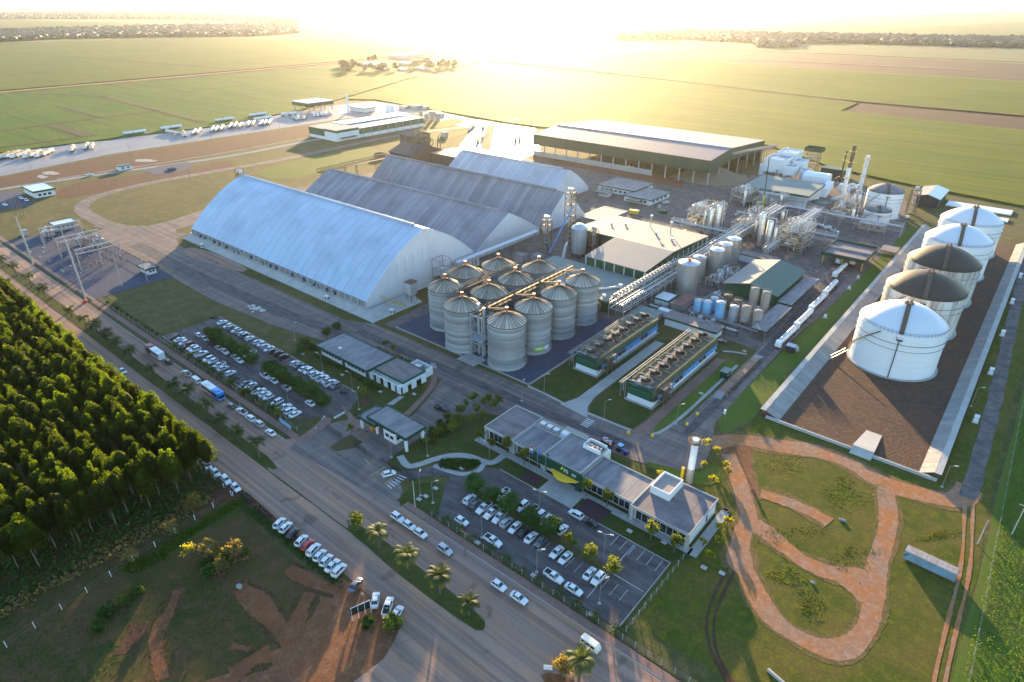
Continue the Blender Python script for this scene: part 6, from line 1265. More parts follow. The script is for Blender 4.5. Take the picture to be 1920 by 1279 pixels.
# entrance sign wall with the curved yellow canopy
t = thing('entrance_sign', 'dark green entrance sign wall with yellow curved canopy and white letters', 'sign')
MB().box(-90, -73.2, 116.7, 117.1, 2.9, 6.1).build('sign_board', 'green_dark', t); MB().box(-75.0, -73.2, 116.5, 117.1, 0, 2.9).build('sign_leg', 'green_dark', t)
arc = [(-83.4 + 9.2 * i / 16, 116.66 - 2.6 * math.sin(math.pi * i / 16)) for i in range(17)]
MB().prism(arc, 3.0, 3.5).build('curved_canopy', 'logo_yellow', t)
def text_mesh(txt, size, mat, parent, name='lettering'):
    cu = bpy.data.curves.new(name, 'FONT'); cu.body = txt; cu.size = size; cu.extrude = .03; cu.align_x = 'LEFT'
    o = bpy.data.objects.new(name, cu); C.objects.link(o); dg = bpy.context.evaluated_depsgraph_get(); me = bpy.data.meshes.new_from_object(o.evaluated_get(dg))
    bpy.data.objects.remove(o); me.materials.clear(); me.materials.append(MATS[mat]); n = bpy.data.objects.new(name, me); C.objects.link(n); n.parent = parent; return n
o = text_mesh('FS', 1.7, 'white_paint', t); o.location = (-79.2, 116.64, 4.25); o.rotation_euler = (R(90), 0, 0)
g = MB()
for k, (dx, z0) in enumerate(((0, 4.5), (.35, 5.0))): g.add([(-80.0 + dx, 116.62, z0), (-79.6 + dx, 116.62, z0 + .35), (-79.8 + dx, 116.62, z0 + 1.0), (-80.3 + dx, 116.62, z0 + .45)], [(0, 1, 2, 3)])
g.build('leaf_emblem', 'logo_green', t); g = MB()
for k in range(3): g.box(-76.4, -75.0, 116.6, 116.68, 4.4 + .3 * k, 4.5 + .3 * k)
g.build('small_lettering', 'white_paint', t)
for i, (q, cols) in enumerate((((440, 545), ('flag_red', 'white_paint', 'flag_blue')), ((498, 580), ('flag_blue', 'flag_blue')), ((558, 605), ('green_clad',)))):
    x, y = zd(*q); t = thing('flag_pole', ('flag pole with red, white and blue flag before the office', 'flag pole with plain blue flag before the office', 'flag pole with dark green limp flag before the office')[i], 'flag', (x, y, .15)); MB().tube((0, 0, 0), (0, 0, 8.6), .07, 6).build('pole', 'pole_grey', t)
    for k, cm in enumerate(cols): MB().add([(.05 + .1 * k, 0, 8.4 - .6 * k), (.9 + .1 * k, .25, 8.1 - .6 * k), (.95 + .1 * k, .1, 7.3 - .6 * k), (.05 + .1 * k, 0, 7.7 - .6 * k)], [(0, 1, 2, 3)]).build('flag', cm, t)
t = thing('water_tower', 'tall white cylindrical water tower behind the offices', 'water tower', (-52.3, 140, .1))
for i in range(6): MB().cyl(0, 0, 2.5 * i, 2.5 * (i + 1) - .05, .95, 20).build('shaft_section', 'white_tank' if i > 1 else 'steel_light', t)
g = MB().lathe([(1.35, 14.2), (2.2, 14.2), (2.2, 14.35), (1.35, 14.35)], 16, cap=False)
for z in (14.9, 15.5): g.lathe([(2.15, z), (2.2, z), (2.2, z + .08), (2.15, z + .08)], 16, cap=False)
for i in range(12): g.tube((2.17 * math.cos(R(30 * i)), 2.17 * math.sin(R(30 * i)), 14.2), (2.17 * math.cos(R(30 * i)), 2.17 * math.sin(R(30 * i)), 15.6), .05, 4)
g.build('top_rail', 'galv_rust', t); MB().bar((-1.7, -.3, 0), (-1.7, -.3, 14.5), .08).bar((-1.7, .3, 0), (-1.7, .3, 14.5), .08).build('ladder', 'galv_rust', t); MB().tube((-2.2, 0, 0), (-2.2, 0, 4), .5, 8).build('pump', 'yellow_paint', t)

# ------------------------------------------------------------------ substation
GAN = Proto('substation_gantry', 'gantry')
g = MB().tube((0, 0, 0), (0, 0, 11), .3, 8, .2); GAN.add('post', g, 'concrete'); GAN.add('post', MB().tube((0, 10, 0), (0, 10, 11), .3, 8, .2), 'concrete'); GAN.add('post', MB().tube((0, 20, 0), (0, 20, 11), .3, 8, .2), 'concrete')
GAN.add('beam', MB().box(-.3, .3, -.5, 20.5, 10.4, 10.9), 'concrete'); GAN.add('beam', MB().box(-.25, .25, -.3, 20.3, 8.2, 8.6), 'concrete')
g = MB()
for i in range(9): g.cyl(.0, 1.5 + 2.1 * i, 9.2, 10.4, .14, 6)
GAN.add('insulator', g, 'steel_grey')
for i, x in enumerate((-360, -387, -412)): GAN.place((x, 91.6, .12), 0, ('concrete substation gantry nearest the square white relay hut', 'middle concrete gantry of the substation', 'concrete gantry nearest the substation control building')[i], 'substation gantries')
SW = Proto('switchgear', 'switchgear')
SW.add('stand', MB().bar((-.8, 0, 0), (-.8, 0, 3), .16).bar((.8, 0, 0), (.8, 0, 3), .16).bar((-.9, 0, 3), (.9, 0, 3), .16), 'steel_grey')
for dx in (-.8, 0, .8): SW.add('insulator', MB().lathe([(.12, 3), (.24, 3.4), (.13, 3.7), (.24, 4.0), (.13, 4.3), (.22, 4.6), (.1, 5.0)], 8, dx, 0), 'roof_beige' if dx == 0 else 'car_maroon')
SW.add('bus_pipe', MB().tube((-1, 0, 5.05), (1, 0, 5.05), .07, 6), 'steel_light')
n = 0
for ix, x in enumerate((-352, -356, -365, -370, -376, -381, -392, -397, -403, -418, -423)):
    for iy, y in enumerate((94, 98, 104, 108, 111.5)):
        if x < -400 and y > 103 or rng.random() < .12: continue
        SW.place((x, y, .12), R(90 if (x // 3) % 2 else 0), 'switchgear stand in the %s line from the relay hut, %s from the avenue' % (nth(ix), nth(iy)), 'switchgear stands in the substation'); n += 1
for i, (x, y) in enumerate(((-402, 107), (-393, 112.5), (-432, 100))):
    t = thing('transformer', ('large grey power transformer beside the middle gantry', 'grey power transformer near the yellow substation fence', 'grey transformer beside the control building')[i], 'transformer', (x, y, .12)); MB().box(-2.5, 2.5, -1.6, 1.6, .4, 4).build('tank', 'steel_grey', t); MB().tube((-2.4, 0, 5.2), (2.4, 0, 5.2), .6, 10).build('conservator', 'steel_grey', t)
    for s_ in (-1, 1): MB().box(-2.2, 2.2, s_ * 2.2 - .4, s_ * 2.2 + .4, .8, 3.6).build('radiator', 'steel_light', t)
    for k in (-1.5, 0, 1.5): MB().lathe([(.2, 4), (.35, 4.5), (.2, 4.9), (.3, 5.3), (.08, 6)], 8, k, .9).build('bushing', 'car_maroon', t)
t = thing('substation_control', 'pale control building with green-edged roof in the substation', 'building'); flat_block(t, -446, -438, 105.5, 116.5, 4.4, wall='concrete', roof='steel_light', fascia='green_dark', over=.6, fh=.8); add_windows(t, 'x+', 106.5, 115.5, 1.2, 2.6, 4, -438, gap=1.2)
t = thing('relay_hut', 'small white relay hut with wide green roof at the substation corner', 'hut'); flat_block(t, -336, -327.6, 110.3, 114.6, 3.7, wall='white_paint', roof='roof_flat', fascia='green_dark', over=1.2, fh=.8); add_windows(t, 'x+', 111, 114, 1.3, 2.2, 2, -327.6, gap=.6)
t = thing('substation_fence', 'yellow mesh fence between the substation and the loop road', 'fence')
for i in range(44): MB().box(-441 + i * 2.8, -440.9 + i * 2.8, 117.9, 118.0, 0, 2.3).build('post', 'steel_yellow', t)
for i in range(43): MB().box(-440.85 + i * 2.8, -438.3 + i * 2.8, 117.93, 117.97, 1.1, 1.2).box(-440.85 + i * 2.8, -438.3 + i * 2.8, 117.93, 117.97, 2.1, 2.2).box(-440.85 + i * 2.8, -438.3 + i * 2.8, 117.93, 117.97, .2, .3).build('rail_panel', 'steel_yellow', t)
t = thing('utility_hut', 'tiny grey hut on the grass at the left end of the substation', 'hut', (*zs(265, 395), .05)); MB().box(-2, 2, -1.5, 1.5, 0, 2.6).build('wall', 'steel_light', t); MB().box(-2.3, 2.3, -1.8, 1.8, 2.6, 2.9).build('roof', 'roof_flat', t)
g = random.Random(4)
for i in range(12):
    x, y = g.uniform(-430, -350), g.uniform(83, 91); tag(MB().box(x, x + 1.2, y, y + .8, .1, .3).build('trench_cover', 'concrete'), 'small pale concrete trench cover lying on the substation gravel', 'cover', 'trench covers on the substation gravel')

# ------------------------------------------------------------------ poles, lamps, fences, small things
def pole(x, y, h, lab, mat='concrete', r=.3, arms=0, cat='pole', name='utility_pole', z=.1):
    t = thing(name, lab, cat, (x, y, z)); MB().tube((0, 0, 0), (0, 0, h), r, 8, r * .6).build('shaft', mat, t)
    for k in range(arms):
        o = MB().box(-1.3, 1.3, -.08, .08, h - .5 - k * 1.2, h - .35 - k * 1.2).build('crossarm', mat, t); g = MB()
        for dx in (-1.1, 0, 1.1): g.cyl(dx, 0, h - .35 - k * 1.2, h - k * 1.2, .08, 6)
        g.build('insulator', 'dark_steel', o)
    return t
pole(-317.5, 78.6, 29, 'tallest grey power pole by the avenue, red drum at its foot', r=.5); pole(-387.4, 78.6, 25.5, 'tall grey power pole by the avenue near the left edge', r=.45)
pole(-322.9, 96.2, 11.7, 'short grey pole standing on the substation gravel', r=.2); pole(-321.1, 107, 17.6, 'slim grey pole beside the white relay hut', r=.22)
t = thing('red_drum', 'red round drum at the foot of the tallest power pole', 'drum', (-316, 77.6, .1)); MB().cyl(0, 0, 0, 1.2, .9, 12).build('shell', 'red_cap', t); MB().cyl(0, 0, 1.2, 1.26, .95, 12).build('lid', 'red_cap', t)
for i, q in enumerate(((160, 190), (215, 200), (245, 190), (20, 450))):
    x, y = zs(q[0] + 10, q[1] + 20) if i < 3 else zs(q[0] + 10, q[1] - 190); pole(x, y, 14, '%s thin pole from the left on the grass beyond the substation' % nth(i), 'pole_wood', .22, 1)
LAMP = Proto('street_lamp', 'street lamp'); LAMP.add('pole', MB().tube((0, 0, 0), (0, 0, 7.2), .075, 6, .05).tube((0, 0, 7.2), (1.3, 0, 7.7), .05, 6), 'pole_grey'); LAMP.add('lamp_head', MB().add([(1.0, -.18, 7.62), (1.9, -.14, 7.75), (1.9, .14, 7.75), (1.0, .18, 7.62), (1.0, -.18, 7.78), (1.9, -.14, 7.85), (1.9, .14, 7.85), (1.0, .18, 7.78)], [(0, 3, 2, 1), (4, 5, 6, 7), (0, 1, 5, 4), (1, 2, 6, 5), (2, 3, 7, 6), (3, 0, 4, 7)]), 'lamp_head'); LAMP.add('footing', MB().box(-.35, .35, -.35, .35, 0, .2), 'concrete')
LAMP2 = Proto('street_lamp', 'street lamp'); LAMP2.add('pole', MB().tube((0, 0, 0), (0, 0, 8.0), .08, 6, .05).tube((-1.3, 0, 8.4), (0, 0, 8), .05, 6).tube((0, 0, 8), (1.3, 0, 8.4), .05, 6), 'pole_grey')
for s_ in (-1, 1): LAMP2.add('lamp_head', MB().box(*sorted((s_ * 1.0, s_ * 1.9)), -.17, .17, 8.35, 8.5), 'lamp_head')
for lab, fn, q, rz, P in (('street lamp at the near left corner of the visitor car park', b2, (790, 470), 40, LAMP), ('street lamp beside the pickup in the visitor car park', b2, (1097, 665), 30, LAMP), ('street lamp near the far bottom of the visitor car park', b2, (1448, 840), 60, LAMP),
        ('double street lamp by the portico in the tree island', b2, (1112, 345), 20, LAMP2), ('double street lamp at the right end of the tree island', b2, (1472, 590), 20, LAMP2), ('street lamp on the small lawn by the gate', b2, (515, 275), 40, LAMP), ('lamp post beside the visitor gate', b2, (445, 235), 120, LAMP),
        ('lamp post on the path before the office', zd, (148, 510), 200, LAMP), ('lamp post on the garden lawn below the gatehouse', zc, (1190, 1260), 160, LAMP), ('lamp post by the dark gate beside the gatehouse', zc, (858, 1270), 60, LAMP), ('lamp post on the canteen lawn near the car park', zc, (500, 660), 200, LAMP), ('lamp post by the bare soil bed at the canteen', zc, (560, 830), 120, LAMP), ('lamp post on the lawn edge of the upper car park', zc, (225, 480), 200, LAMP),
        ('lamp post on the lawn between the cooling towers', ze, (355, 1120), 40, LAMP), ('lamp post by the brick path and right lawn', ze, (1020, 1160), 40, LAMP), ('lamp post on the first lawn before the left cooling tower', r5, (1140, 940), 60, LAMP), ('lamp post beside the inner road by the silo pad', r5, (1015, 980), 100, LAMP),
        ('lamp post in the upper car park near the fence hedge', a3, (1350, 1010), 40, LAMP), ('lamp post between the upper car park islands', a3, (1630, 1020), 60, LAMP), ('lamp post behind the far row of the upper car park', a3, (1660, 640), 80, LAMP), ('lamp post at the bund corner on the right bank', b4, (1455, 185), 20, LAMP), ('lamp post beside the tank bank, middle', r6, (1620, 1010), 20, LAMP)):
    x, y = fn(*q); P.place((x, y, .15), R(rz), lab)
for lab, fn, q, h, mt, arms in (('thin wooden pole beside the sidewalk by the visitor car park', b2, (697, 570), 8, 'pole_wood', 1), ('white concrete pole on the small lawn by the visitor gate', b2, (415, 300), 9, 'concrete', 0), ('white leaning pole at the edge of the right-hand crop', b4, (1655, 505), 8, 'concrete', 0), ('pale utility pole with crossarm in the right-hand crop', b4, (1845, 455), 10, 'concrete', 1),
        ('dark wooden utility pole with transformer by the weighbridge', r6, (230, 1120), 9, 'pole_wood', 1), ('thin grey pole on the lawn behind the warehouse road', zg, (880, 1110), 7, 'pole_grey', 0), ('thin grey pole beside the canteen hedge', zg, (710, 1190), 7, 'pole_grey', 0)):
    x, y = fn(*q); pole(x, y, h, lab, mt, .16, arms)
for i, q in enumerate(((180, 960), (395, 925), (735, 880), (1190, 797), (1575, 728), (345, 805), (370, 1075), (620, 1110), (850, 1060), (1075, 1030), (1600, 880))):
    x, y = r1(*q); pole(x, y, 11, '%s slim lamp mast from the left %s' % (nth(i if i < 6 else i - 6), 'along the truck yard edge' if i < 6 else 'along the red strip and loop road'), 'pole_grey', .14, 0, 'mast', 'lamp_mast')
t = thing('transformer_box', 'white transformer can on the roadside pole by the weighbridge', 'box', (*r6(230, 1110), 4.5)); MB().cyl(0, -.6, 0, 1.4, .45, 10).build('can', 'white_paint', t); MB().box(-.1, .1, -.5, 0, .4, .6).build('bracket', 'dark_steel', t)
def fence(lab, p, q, h=1.9, step=2.6, mat='concrete', rails=4, name='fence', wire='steel_grey'):
    t = thing(name, lab, 'fence'); p, q = Vector(p), Vector(q); n = max(2, int((q - p).length / step)); me = MB().box(-.07, .07, -.07, .07, 0, h).mesh('post', mat)
    for i in range(n + 1): c = p.lerp(q, i / n); part('post', me, t, (c.x, c.y, .1))
    for k in range(rails): z = .1 + h * (k + 1) / rails - .08; MB().tube((*p, z), (*q, z), .012, 4).build('wire', wire, t)
fence('wire fence behind the sidewalk and shrubs before the visitor car park', (-98, 84.0), (30, 84.6), 1.8, 3.0, 'concrete_old', 3)
fence('wire fence along the sidewalk and hedge before the upper car park', (-315, 82.4), (-158, 83.0), 1.8, 3.0, 'concrete_old', 3); fence('wire fence on the right end of the visitor car park', (-40.5, 86.4), (-40.5, 113), 1.8, 2.6, 'steel_light', 3)
fence('pale post fence along the edge of the plantation clearing', b3(40, 1085), b3(1300, 235), 1.9, 5.2, 'white_paint', 2); fence('post fence at the edge of the right-hand crop', b4(1560, 1500), (14.5, 330), 1.5, 6, 'concrete_old', 2)
fence('post fence by the roadside cars below the plantation', b3(1115, 60), b3(1310, 235), 1.6, 4.5, 'white_paint', 2)
t = thing('banner_board', 'long pale blue banner board at the corner of the upper car park', 'sign', (*a3(1607, 1125), .1), R(-2)); MB().box(-3.4, 3.4, -.06, .06, .6, 2.0).build('panel', 'blue_tote', t)
for x in (-3, 0, 3): MB().bar((x, .1, 0), (x, .1, 2.0), .1).build('post', 'pole_grey', t)
t = thing('billboard', 'black panelled billboard on white posts by the red dirt', 'billboard'); (x0, y0), (x1, y1) = b2(60, 940), b2(170, 890)
for i in range(4): f0, f1 = i / 4, (i + .93) / 4; MB().prism([(x0 + (x1 - x0) * f0, y0 + (y1 - y0) * f0 - .06), (x0 + (x1 - x0) * f1, y0 + (y1 - y0) * f1 - .06), (x0 + (x1 - x0) * f1, y0 + (y1 - y0) * f1 + .06), (x0 + (x1 - x0) * f0, y0 + (y1 - y0) * f0 + .06)], 1.8, 4.0).build('panel', 'black', t)
for f in (.02, .35, .68, .97): MB().bar((x0 + (x1 - x0) * f, y0 + (y1 - y0) * f + .12, 0), (x0 + (x1 - x0) * f, y0 + (y1 - y0) * f + .12, 4.1), .14).build('post', 'white_paint', t)
MB().bar((x0, y0 + .1, 4.05), (x1, y1 + .1, 4.05), .1).build('top_rail', 'white_paint', t)
# shipping container
t = thing('shipping_container', 'weathered pale blue shipping container lying on the grass', 'container', (5.8, 148.6, .1), R(-3))
me = MB().box(-5.5, 5.5, -1.25, 1.25, .15, 2.55).build('body', 'container_blue', t)
for i in range(24): MB().box(-5.3 + i * .455, -5.08 + i * .455, -1.31, -1.25, .3, 2.4).build('side_rib', 'container_blue', t)
for i in range(10): MB().box(-5.4 + i * 1.09, -4.36 + i * 1.09, -1.27, 1.27, 2.56, 2.63 + .02 * (i % 2)).build('roof_panel', 'container_roof', t)
for x in (-5.5, 5.42):
    for y in (-1.3, 1.22): MB().box(x, x + .09, y, y + .09, 0.05, 2.6).build('corner_post', 'container_blue', t)
MB().box(5.5, 5.56, -1.15, -.03, .3, 2.4).build('door', 'container_blue', t); MB().box(5.5, 5.56, .03, 1.15, .3, 2.4).build('door', 'container_blue', t); MB().bar((-5.2, -1.33, 1.2), (-4.6, -1.33, 2.1), .3).build('rust_patch', 'galv_rust', t)
# weighbridge
t = thing('weighbridge', 'long steel weighbridge deck beside the tanker road', 'weighbridge'); MB().box(-66.3, -63.3, 190, 221, .1, .75).build('deck', 'asphalt_dusty', t)
for x in (-66.35, -63.45): MB().box(x, x + .2, 190, 221, .75, 1.0).build('guide_kerb', 'galv_rust', t)
MB().add([(-66.3, 186, .12), (-63.3, 186, .12), (-63.3, 190, .75), (-66.3, 190, .75)], [(0, 1, 2, 3)]).build('ramp', 'concrete_old', t); MB().add([(-66.3, 221, .75), (-63.3, 221, .75), (-63.3, 225, .12), (-66.3, 225, .12)], [(0, 1, 2, 3)]).build('ramp', 'concrete_old', t)
t = thing('weigh_kiosk', 'dark green weighbridge kiosk beside the deck', 'kiosk', (-68.6, 201.6, .1)); MB().box(-1.2, 1.2, -1.8, 1.8, 0, 2.5).build('wall', 'green_dark', t); MB().box(-1.4, 1.4, -2, 2, 2.5, 2.7).build('roof', 'roof_greygreen', t); add_windows(t, 'x+', -1.2, 1.2, 1.1, 2.0, 1, 1.2)
t = thing('tank_hut', 'small grey-roofed hut beside the last tanker truck', 'hut', (*r6(605, 700), .1)); MB().box(-1.4, 1.4, -1.2, 1.2, 0, 2.6).build('wall', 'dark_steel', t); MB().box(-1.7, 1.7, -1.5, 1.5, 2.6, 2.8).build('roof', 'steel_blue', t)
for i, q in enumerate(((580, 1245), (1340, 1000 + 0), (1120, 1165), (1215, 1070), (800, 1272))):
    if i == 1: continue
    x, y = ze(*q); tag(MB().lathe([(.55, 0), (.45, .7), (0, .9)], 10).build('bollard', 'yellow_paint', None, (x, y, .12)), '%s yellow bollard from the left at the inner road corner' % nth(i if i == 0 else i - 1), 'bollard', 'yellow bollards')
# cover slabs, rubble, fallen things
for i, (fn, q) in enumerate(((b2, (530, 195)), (b2, (475, 240)), (b2, (437, 257)), (b2, (677, 82)), (b2, (765, 500)), (b2, (1405, 905)), (b2, (1080, 685)), (b2, (1618, 435)), (b2, (1588, 352)), (zc, (1065, 690)), (zc, (755, 668)), (zc, (402, 512)), (zc, (40, 322)), (zd, (1430, 1090)), (zd, (1880, 855)), (b4, (118, 640)), (b4, (220, 672)), (b4, (240, 318)), (ze, (1250, 880)), (ze, (1650, 490)))):
    x, y = fn(*q); tag(MB().box(-.7, .7, -.5, .5, 0, .25).build('cover_slab', 'concrete', None, (x, y, .2)), 'small pale concrete cover slab set in the lawn', 'cover', 'cover slabs set in the lawns')
rr = random.Random(9)
def rock_mesh(r_, seed):
    r0 = random.Random(seed); bm = bmesh.new(); bmesh.ops.create_icosphere(bm, subdivisions=2, radius=r_)
    for v_ in bm.verts: v_.co *= r0.uniform(.75, 1.2); v_.co.z *= .7
    me = bpy.data.meshes.new('rubble_block'); bm.to_mesh(me); bm.free(); me.materials.append(MATS['rubble']); return me
rm = [rock_mesh(1.0, k) for k in range(4)]
for i in range(16):
    q = (rr.gauss(1432, 22), rr.gauss(462, 12)) if i < 11 else (rr.gauss(1482, 12), rr.gauss(475, 5)); x, y = a3(*q); o = bpy.data.objects.new('rubble_block', rm[i % 4]); C.objects.link(o); o.location = (x, y, .5); o.scale = (rr.uniform(.5, 1.1),) * 3; o.rotation_euler = (0, 0, rr.uniform(0, 6)); tag(o, 'pale rubble block in the heap beside the warehouse road', 'rubble', 'rubble heap by the warehouse road')
for fn, q, s_, l in ((b3, (1345, 745), 1.0, 'pale lump of rubble at the head of a dirt track'), (b4, (895, 372), .95, 'pale flat rock on the grass between the dirt loops'), (b4, (728, 722), .6, 'white slab on the grass inside the lower dirt loop'), (b2, (120, 790), .5, 'white debris beside the billboard'), (r1, (970, 955), 5.0, 'dark bluish gravel mound on the red strip')):
    x, y = fn(*q); o = bpy.data.objects.new('boulder', rm[1].copy()); C.objects.link(o); o.location = (x, y, .3); o.scale = (s_, s_ * .7, s_ * .45); tag(o, l, 'rock')
    o.data.materials[0] = MATS['gravel_blue' if 'bluish' in l else 'concrete_old']
t = thing('road_sign', 'fallen white road sign on the dirt by the bottom junction', 'sign', (*b2(1160, 1215), .1), R(30)); MB().box(-.9, .9, -.06, .06, .3, 1.6).build('panel', 'white_paint', t); MB().bar((-.7, 0, 0), (-.7, 0, 1.6), .1).build('post', 'white_paint', t)
t = thing('concrete_trough', 'grey concrete trough lying on the bottom lawn', 'trough', (*b4(530, 1258), .1), R(-15)); MB().box(-2.2, 2.2, -.3, .3, 0, .4).build('base', 'concrete', t); MB().box(-2.2, 2.2, -.4, -.3, 0, .7).build('rim', 'concrete', t)
# car-park markings
for i in range(36): stripe((-255.5 + i * 2.5, 85.4), (-255.5 + i * 2.5, 89.6), .1, .152); stripe((-255.5 + i * 2.5, 104.4), (-255.5 + i * 2.5, 108.6), .1, .152)
for i in range(21): stripe((-96 + i * 2.5, 92.4), (-96 + i * 2.5, 96.4), .1, .152)
for i in range(6): stripe((-44 - i * 2.5, 105.5), (-44 - i * 2.5, 109.4), .12, .152)
stripe((-52, 88.5), (-52, 109.4), .15, .153); stripe((-51.8, 98.2), (-43, 98.2), .15, .153)
for i in range(8): p = zc(325 + 16 * i, 898 - 9 * i); q = zc(340 + 16 * i, 913 - 9 * i); stripe(p, q, .5, .16)
for i in range(5): p = ze(140 + 14 * i, 1160 - 13 * i); q = ze(212 + 14 * i, 1190 - 13 * i); stripe(p, q, .45, .16)
for i in range(4): p = zc(1215 + 5 * i, 400 + 13 * i); q = zc(1262 + 5 * i, 408 + 13 * i); stripe(p, q, .4, .16)
for k in range(6): p = b2(255 + 14 * k, 170 - 10 * k); q = b2(285 + 16 * k, 195 - 12 * k); stripe(p, q, .35, .14)
stripe(b2(130, 25), b2(165, 60), .25, .14, 'line_yellow'); stripe(b2(160, 125), b2(250, 70), .25, .14, 'line_yellow'); stripe(b2(240, 170), b2(325, 110), .25, .14, 'line_yellow')
# parking islands
for (x0, x1) in ((-245, -206), (-198, -162)):
    sheet('tree_island', smooth_poly([(x0, 96.6), (x0 + 2, 95.6), (x1 - 2, 95.6), (x1, 97.0), (x1 - 2, 98.4), (x0 + 2, 98.4)], 2), .24, 'lawn'); 
sheet('tree_island', smooth_poly([(-99, 98), (-97, 96.8), (-53, 96.8), (-51, 98), (-53, 99.4), (-97, 99.4)], 2), .24, 'verge')
# ------------------------------------------------------------------ vehicles
def wheel_meshes(r_=.33, wd=.22):
    return MB().lathe([(r_ * .55, -wd / 2), (r_, -wd / 2), (r_, wd / 2), (r_ * .55, wd / 2)], 16).mesh('wheel', 'tyre'), MB().lathe([(0, -wd / 2 - .01), (r_ * .6, -wd / 2 - .01), (r_ * .6, wd / 2 + .01), (0, wd / 2 + .01)], 10).mesh('rim', 'steel_light')
def turn(me):
    for v_ in me.vertices: v_.co = (v_.co.x, -v_.co.z, v_.co.y)
    return me
WH, RM = [turn(m_) for m_ in wheel_meshes()]
WHB, RMB = [turn(m_) for m_ in wheel_meshes(.5, .32)]
def add_wheels(P, xs, hy, wh=None, rm=None, z=.33):
    for x in xs:
        for y in (-hy, hy): k = P.add('wheel', wh or WH, None, (x, y, z)); P.add('rim', rm or RM, None, (0, 0, 0), 0, k)
def loft(stations):
    """car body skin from cross-sections (x, half-width, z-bottom, z-shoulder, z-top, top half-width)"""
    b = MB(); v = []; f = []
    for x, hw, zb, zs_, zt, tw in stations: v += [(x, -hw * .93, zb), (x, -hw, zb + .18), (x, -hw, zs_), (x, -tw, zt), (x, tw, zt), (x, hw, zs_), (x, hw, zb + .18), (x, hw * .93, zb)]
    n = 8
    for i in range(len(stations) - 1):
        for j in range(n): f.append((i * n + j, i * n + (j + 1) % n, (i + 1) * n + (j + 1) % n, (i + 1) * n + j))
    f.append(tuple(range(n))); f.append(tuple(range((len(stations) - 1) * n, len(stations) * n)))
    return b.add(v, f)
def car_proto(name, L_, W_, H_, cab, hood, belt=.92, tail=None, bed=False):
    """cab = (x front of windscreen base, x front roof, x rear roof, x rear base); hood = height of bonnet"""
    P = Proto(name, 'car' if not bed else 'pickup'); h = L_ / 2; w_ = W_ / 2; fx, fr, rr_, rx = cab; tl = tail or belt
    P.add('body', loft([(-h, w_ * .84, .32, .62, tl - .12, w_ * .7), (-h + .12, w_ * .93, .24, .7, tl - .02, w_ * .82), (rx, w_, .22, .74, tl, w_ * .9), (0, w_, .22, .74, belt, w_ * .92), (fx, w_, .22, .74, belt - .02, w_ * .9), (fx + .5, w_ * .99, .22, .72, hood, w_ * .85), (h - .25, w_ * .92, .22, .66, hood - .13, w_ * .74), (h, w_ * .78, .3, .52, .6, w_ * .6)]), 'car_white', paint=True)
    g = w_ * .88; rf = w_ * .70; z1 = H_ - .03
    P.add('roof', MB().add([(fr, -rf, z1), (fr, rf, z1), (rr_, rf, z1), (rr_, -rf, z1), (fr - .1, -rf * .85, H_), (fr - .1, rf * .85, H_), (rr_ + .12, rf * .85, H_), (rr_ + .12, -rf * .85, H_)], [(0, 1, 2, 3), (4, 5, 6, 7), (0, 1, 5, 4), (1, 2, 6, 5), (2, 3, 7, 6), (3, 0, 4, 7)]), 'car_white', paint=True)
    pil = MB()
    for s_ in (-1, 1): pil.bar((fx, s_ * g, belt - .02), (fr, s_ * rf, z1), .07).bar((rx, s_ * g, tl), (rr_, s_ * rf, z1), .1).bar(((fx + rx) / 2 - .1, s_ * g, belt), ((fr + rr_) / 2, s_ * rf, z1), .07)
    P.add('window_frame', pil, 'car_white', paint=True)
    P.add('windscreen', MB().quad((fx, -g + .04, belt - .02), (fx, g - .04, belt - .02), (fr, rf - .03, z1), (fr, -rf + .03, z1)), 'glass_dark')
    P.add('rear_window', MB().quad((rx, g - .04, tl), (rx, -g + .04, tl), (rr_, -rf + .03, z1), (rr_, rf - .03, z1)), 'glass_dark')
    for s_ in (-1, 1): P.add('side_window', MB().quad((fx - .04, s_ * g, belt), (rx + .04, s_ * g, belt), (rr_ + .04, s_ * rf, z1), (fr - .04, s_ * rf, z1)), 'glass_dark')
    for s_ in (-1, 1):
        P.add('headlight', MB().box(h - .28, h - .04, *sorted((s_ * w_ * .42, s_ * w_ * .76)), .52, .68), 'head_clear'); P.add('tail_light', MB().box(-h - .01, -h + .14, *sorted((s_ * w_ * .55, s_ * w_ * .86)), .58, .82), 'tail_red')
        P.add('mirror', MB().box(fx - .18, fx, *sorted((s_ * w_, s_ * (w_ + .16))), belt - .02, belt + .12), 'black')
    P.add('bumper', MB().box(h - .14, h + .02, -w_ * .6, w_ * .6, .26, .46), 'black')
    if bed:
        P.add('bed_liner', MB().box(-h + .2, rx - .12, -w_ * .8, w_ * .8, tl - .03, tl + .02), 'black')
        P.add('bed_side', MB().box(-h + .08, rx - .06, -w_ * .94, -w_ * .8, tl - .1, tl + .14).box(-h + .08, rx - .06, w_ * .8, w_ * .94, tl - .1, tl + .14).box(-h + .05, -h + .18, -w_ * .94, w_ * .94, tl - .1, tl + .14), 'car_white', paint=True)
    add_wheels(P, (-h + .82, h - .82), w_ - .12); return P
HATCH = car_proto('hatchback', 3.95, 1.72, 1.48, (.85, .25, -1.35, -1.85), .92, .95)
SEDAN = car_proto('sedan', 4.4, 1.76, 1.46, (.95, .3, -.95, -1.55), .88, .93, .96)
SUV = car_proto('suv', 4.35, 1.82, 1.68, (.9, .45, -1.65, -2.0), 1.05, 1.06)
PICK = car_proto('pickup_truck', 5.2, 1.86, 1.78, (1.1, .55, -.55, -.75), 1.08, 1.10, 1.08, True)
CARS = dict(h=HATCH, s=SEDAN, u=SUV, p=PICK); KN = dict(h='hatchback', s='sedan', u='suv', p='pickup truck')
VAN = Proto('minivan', 'van')
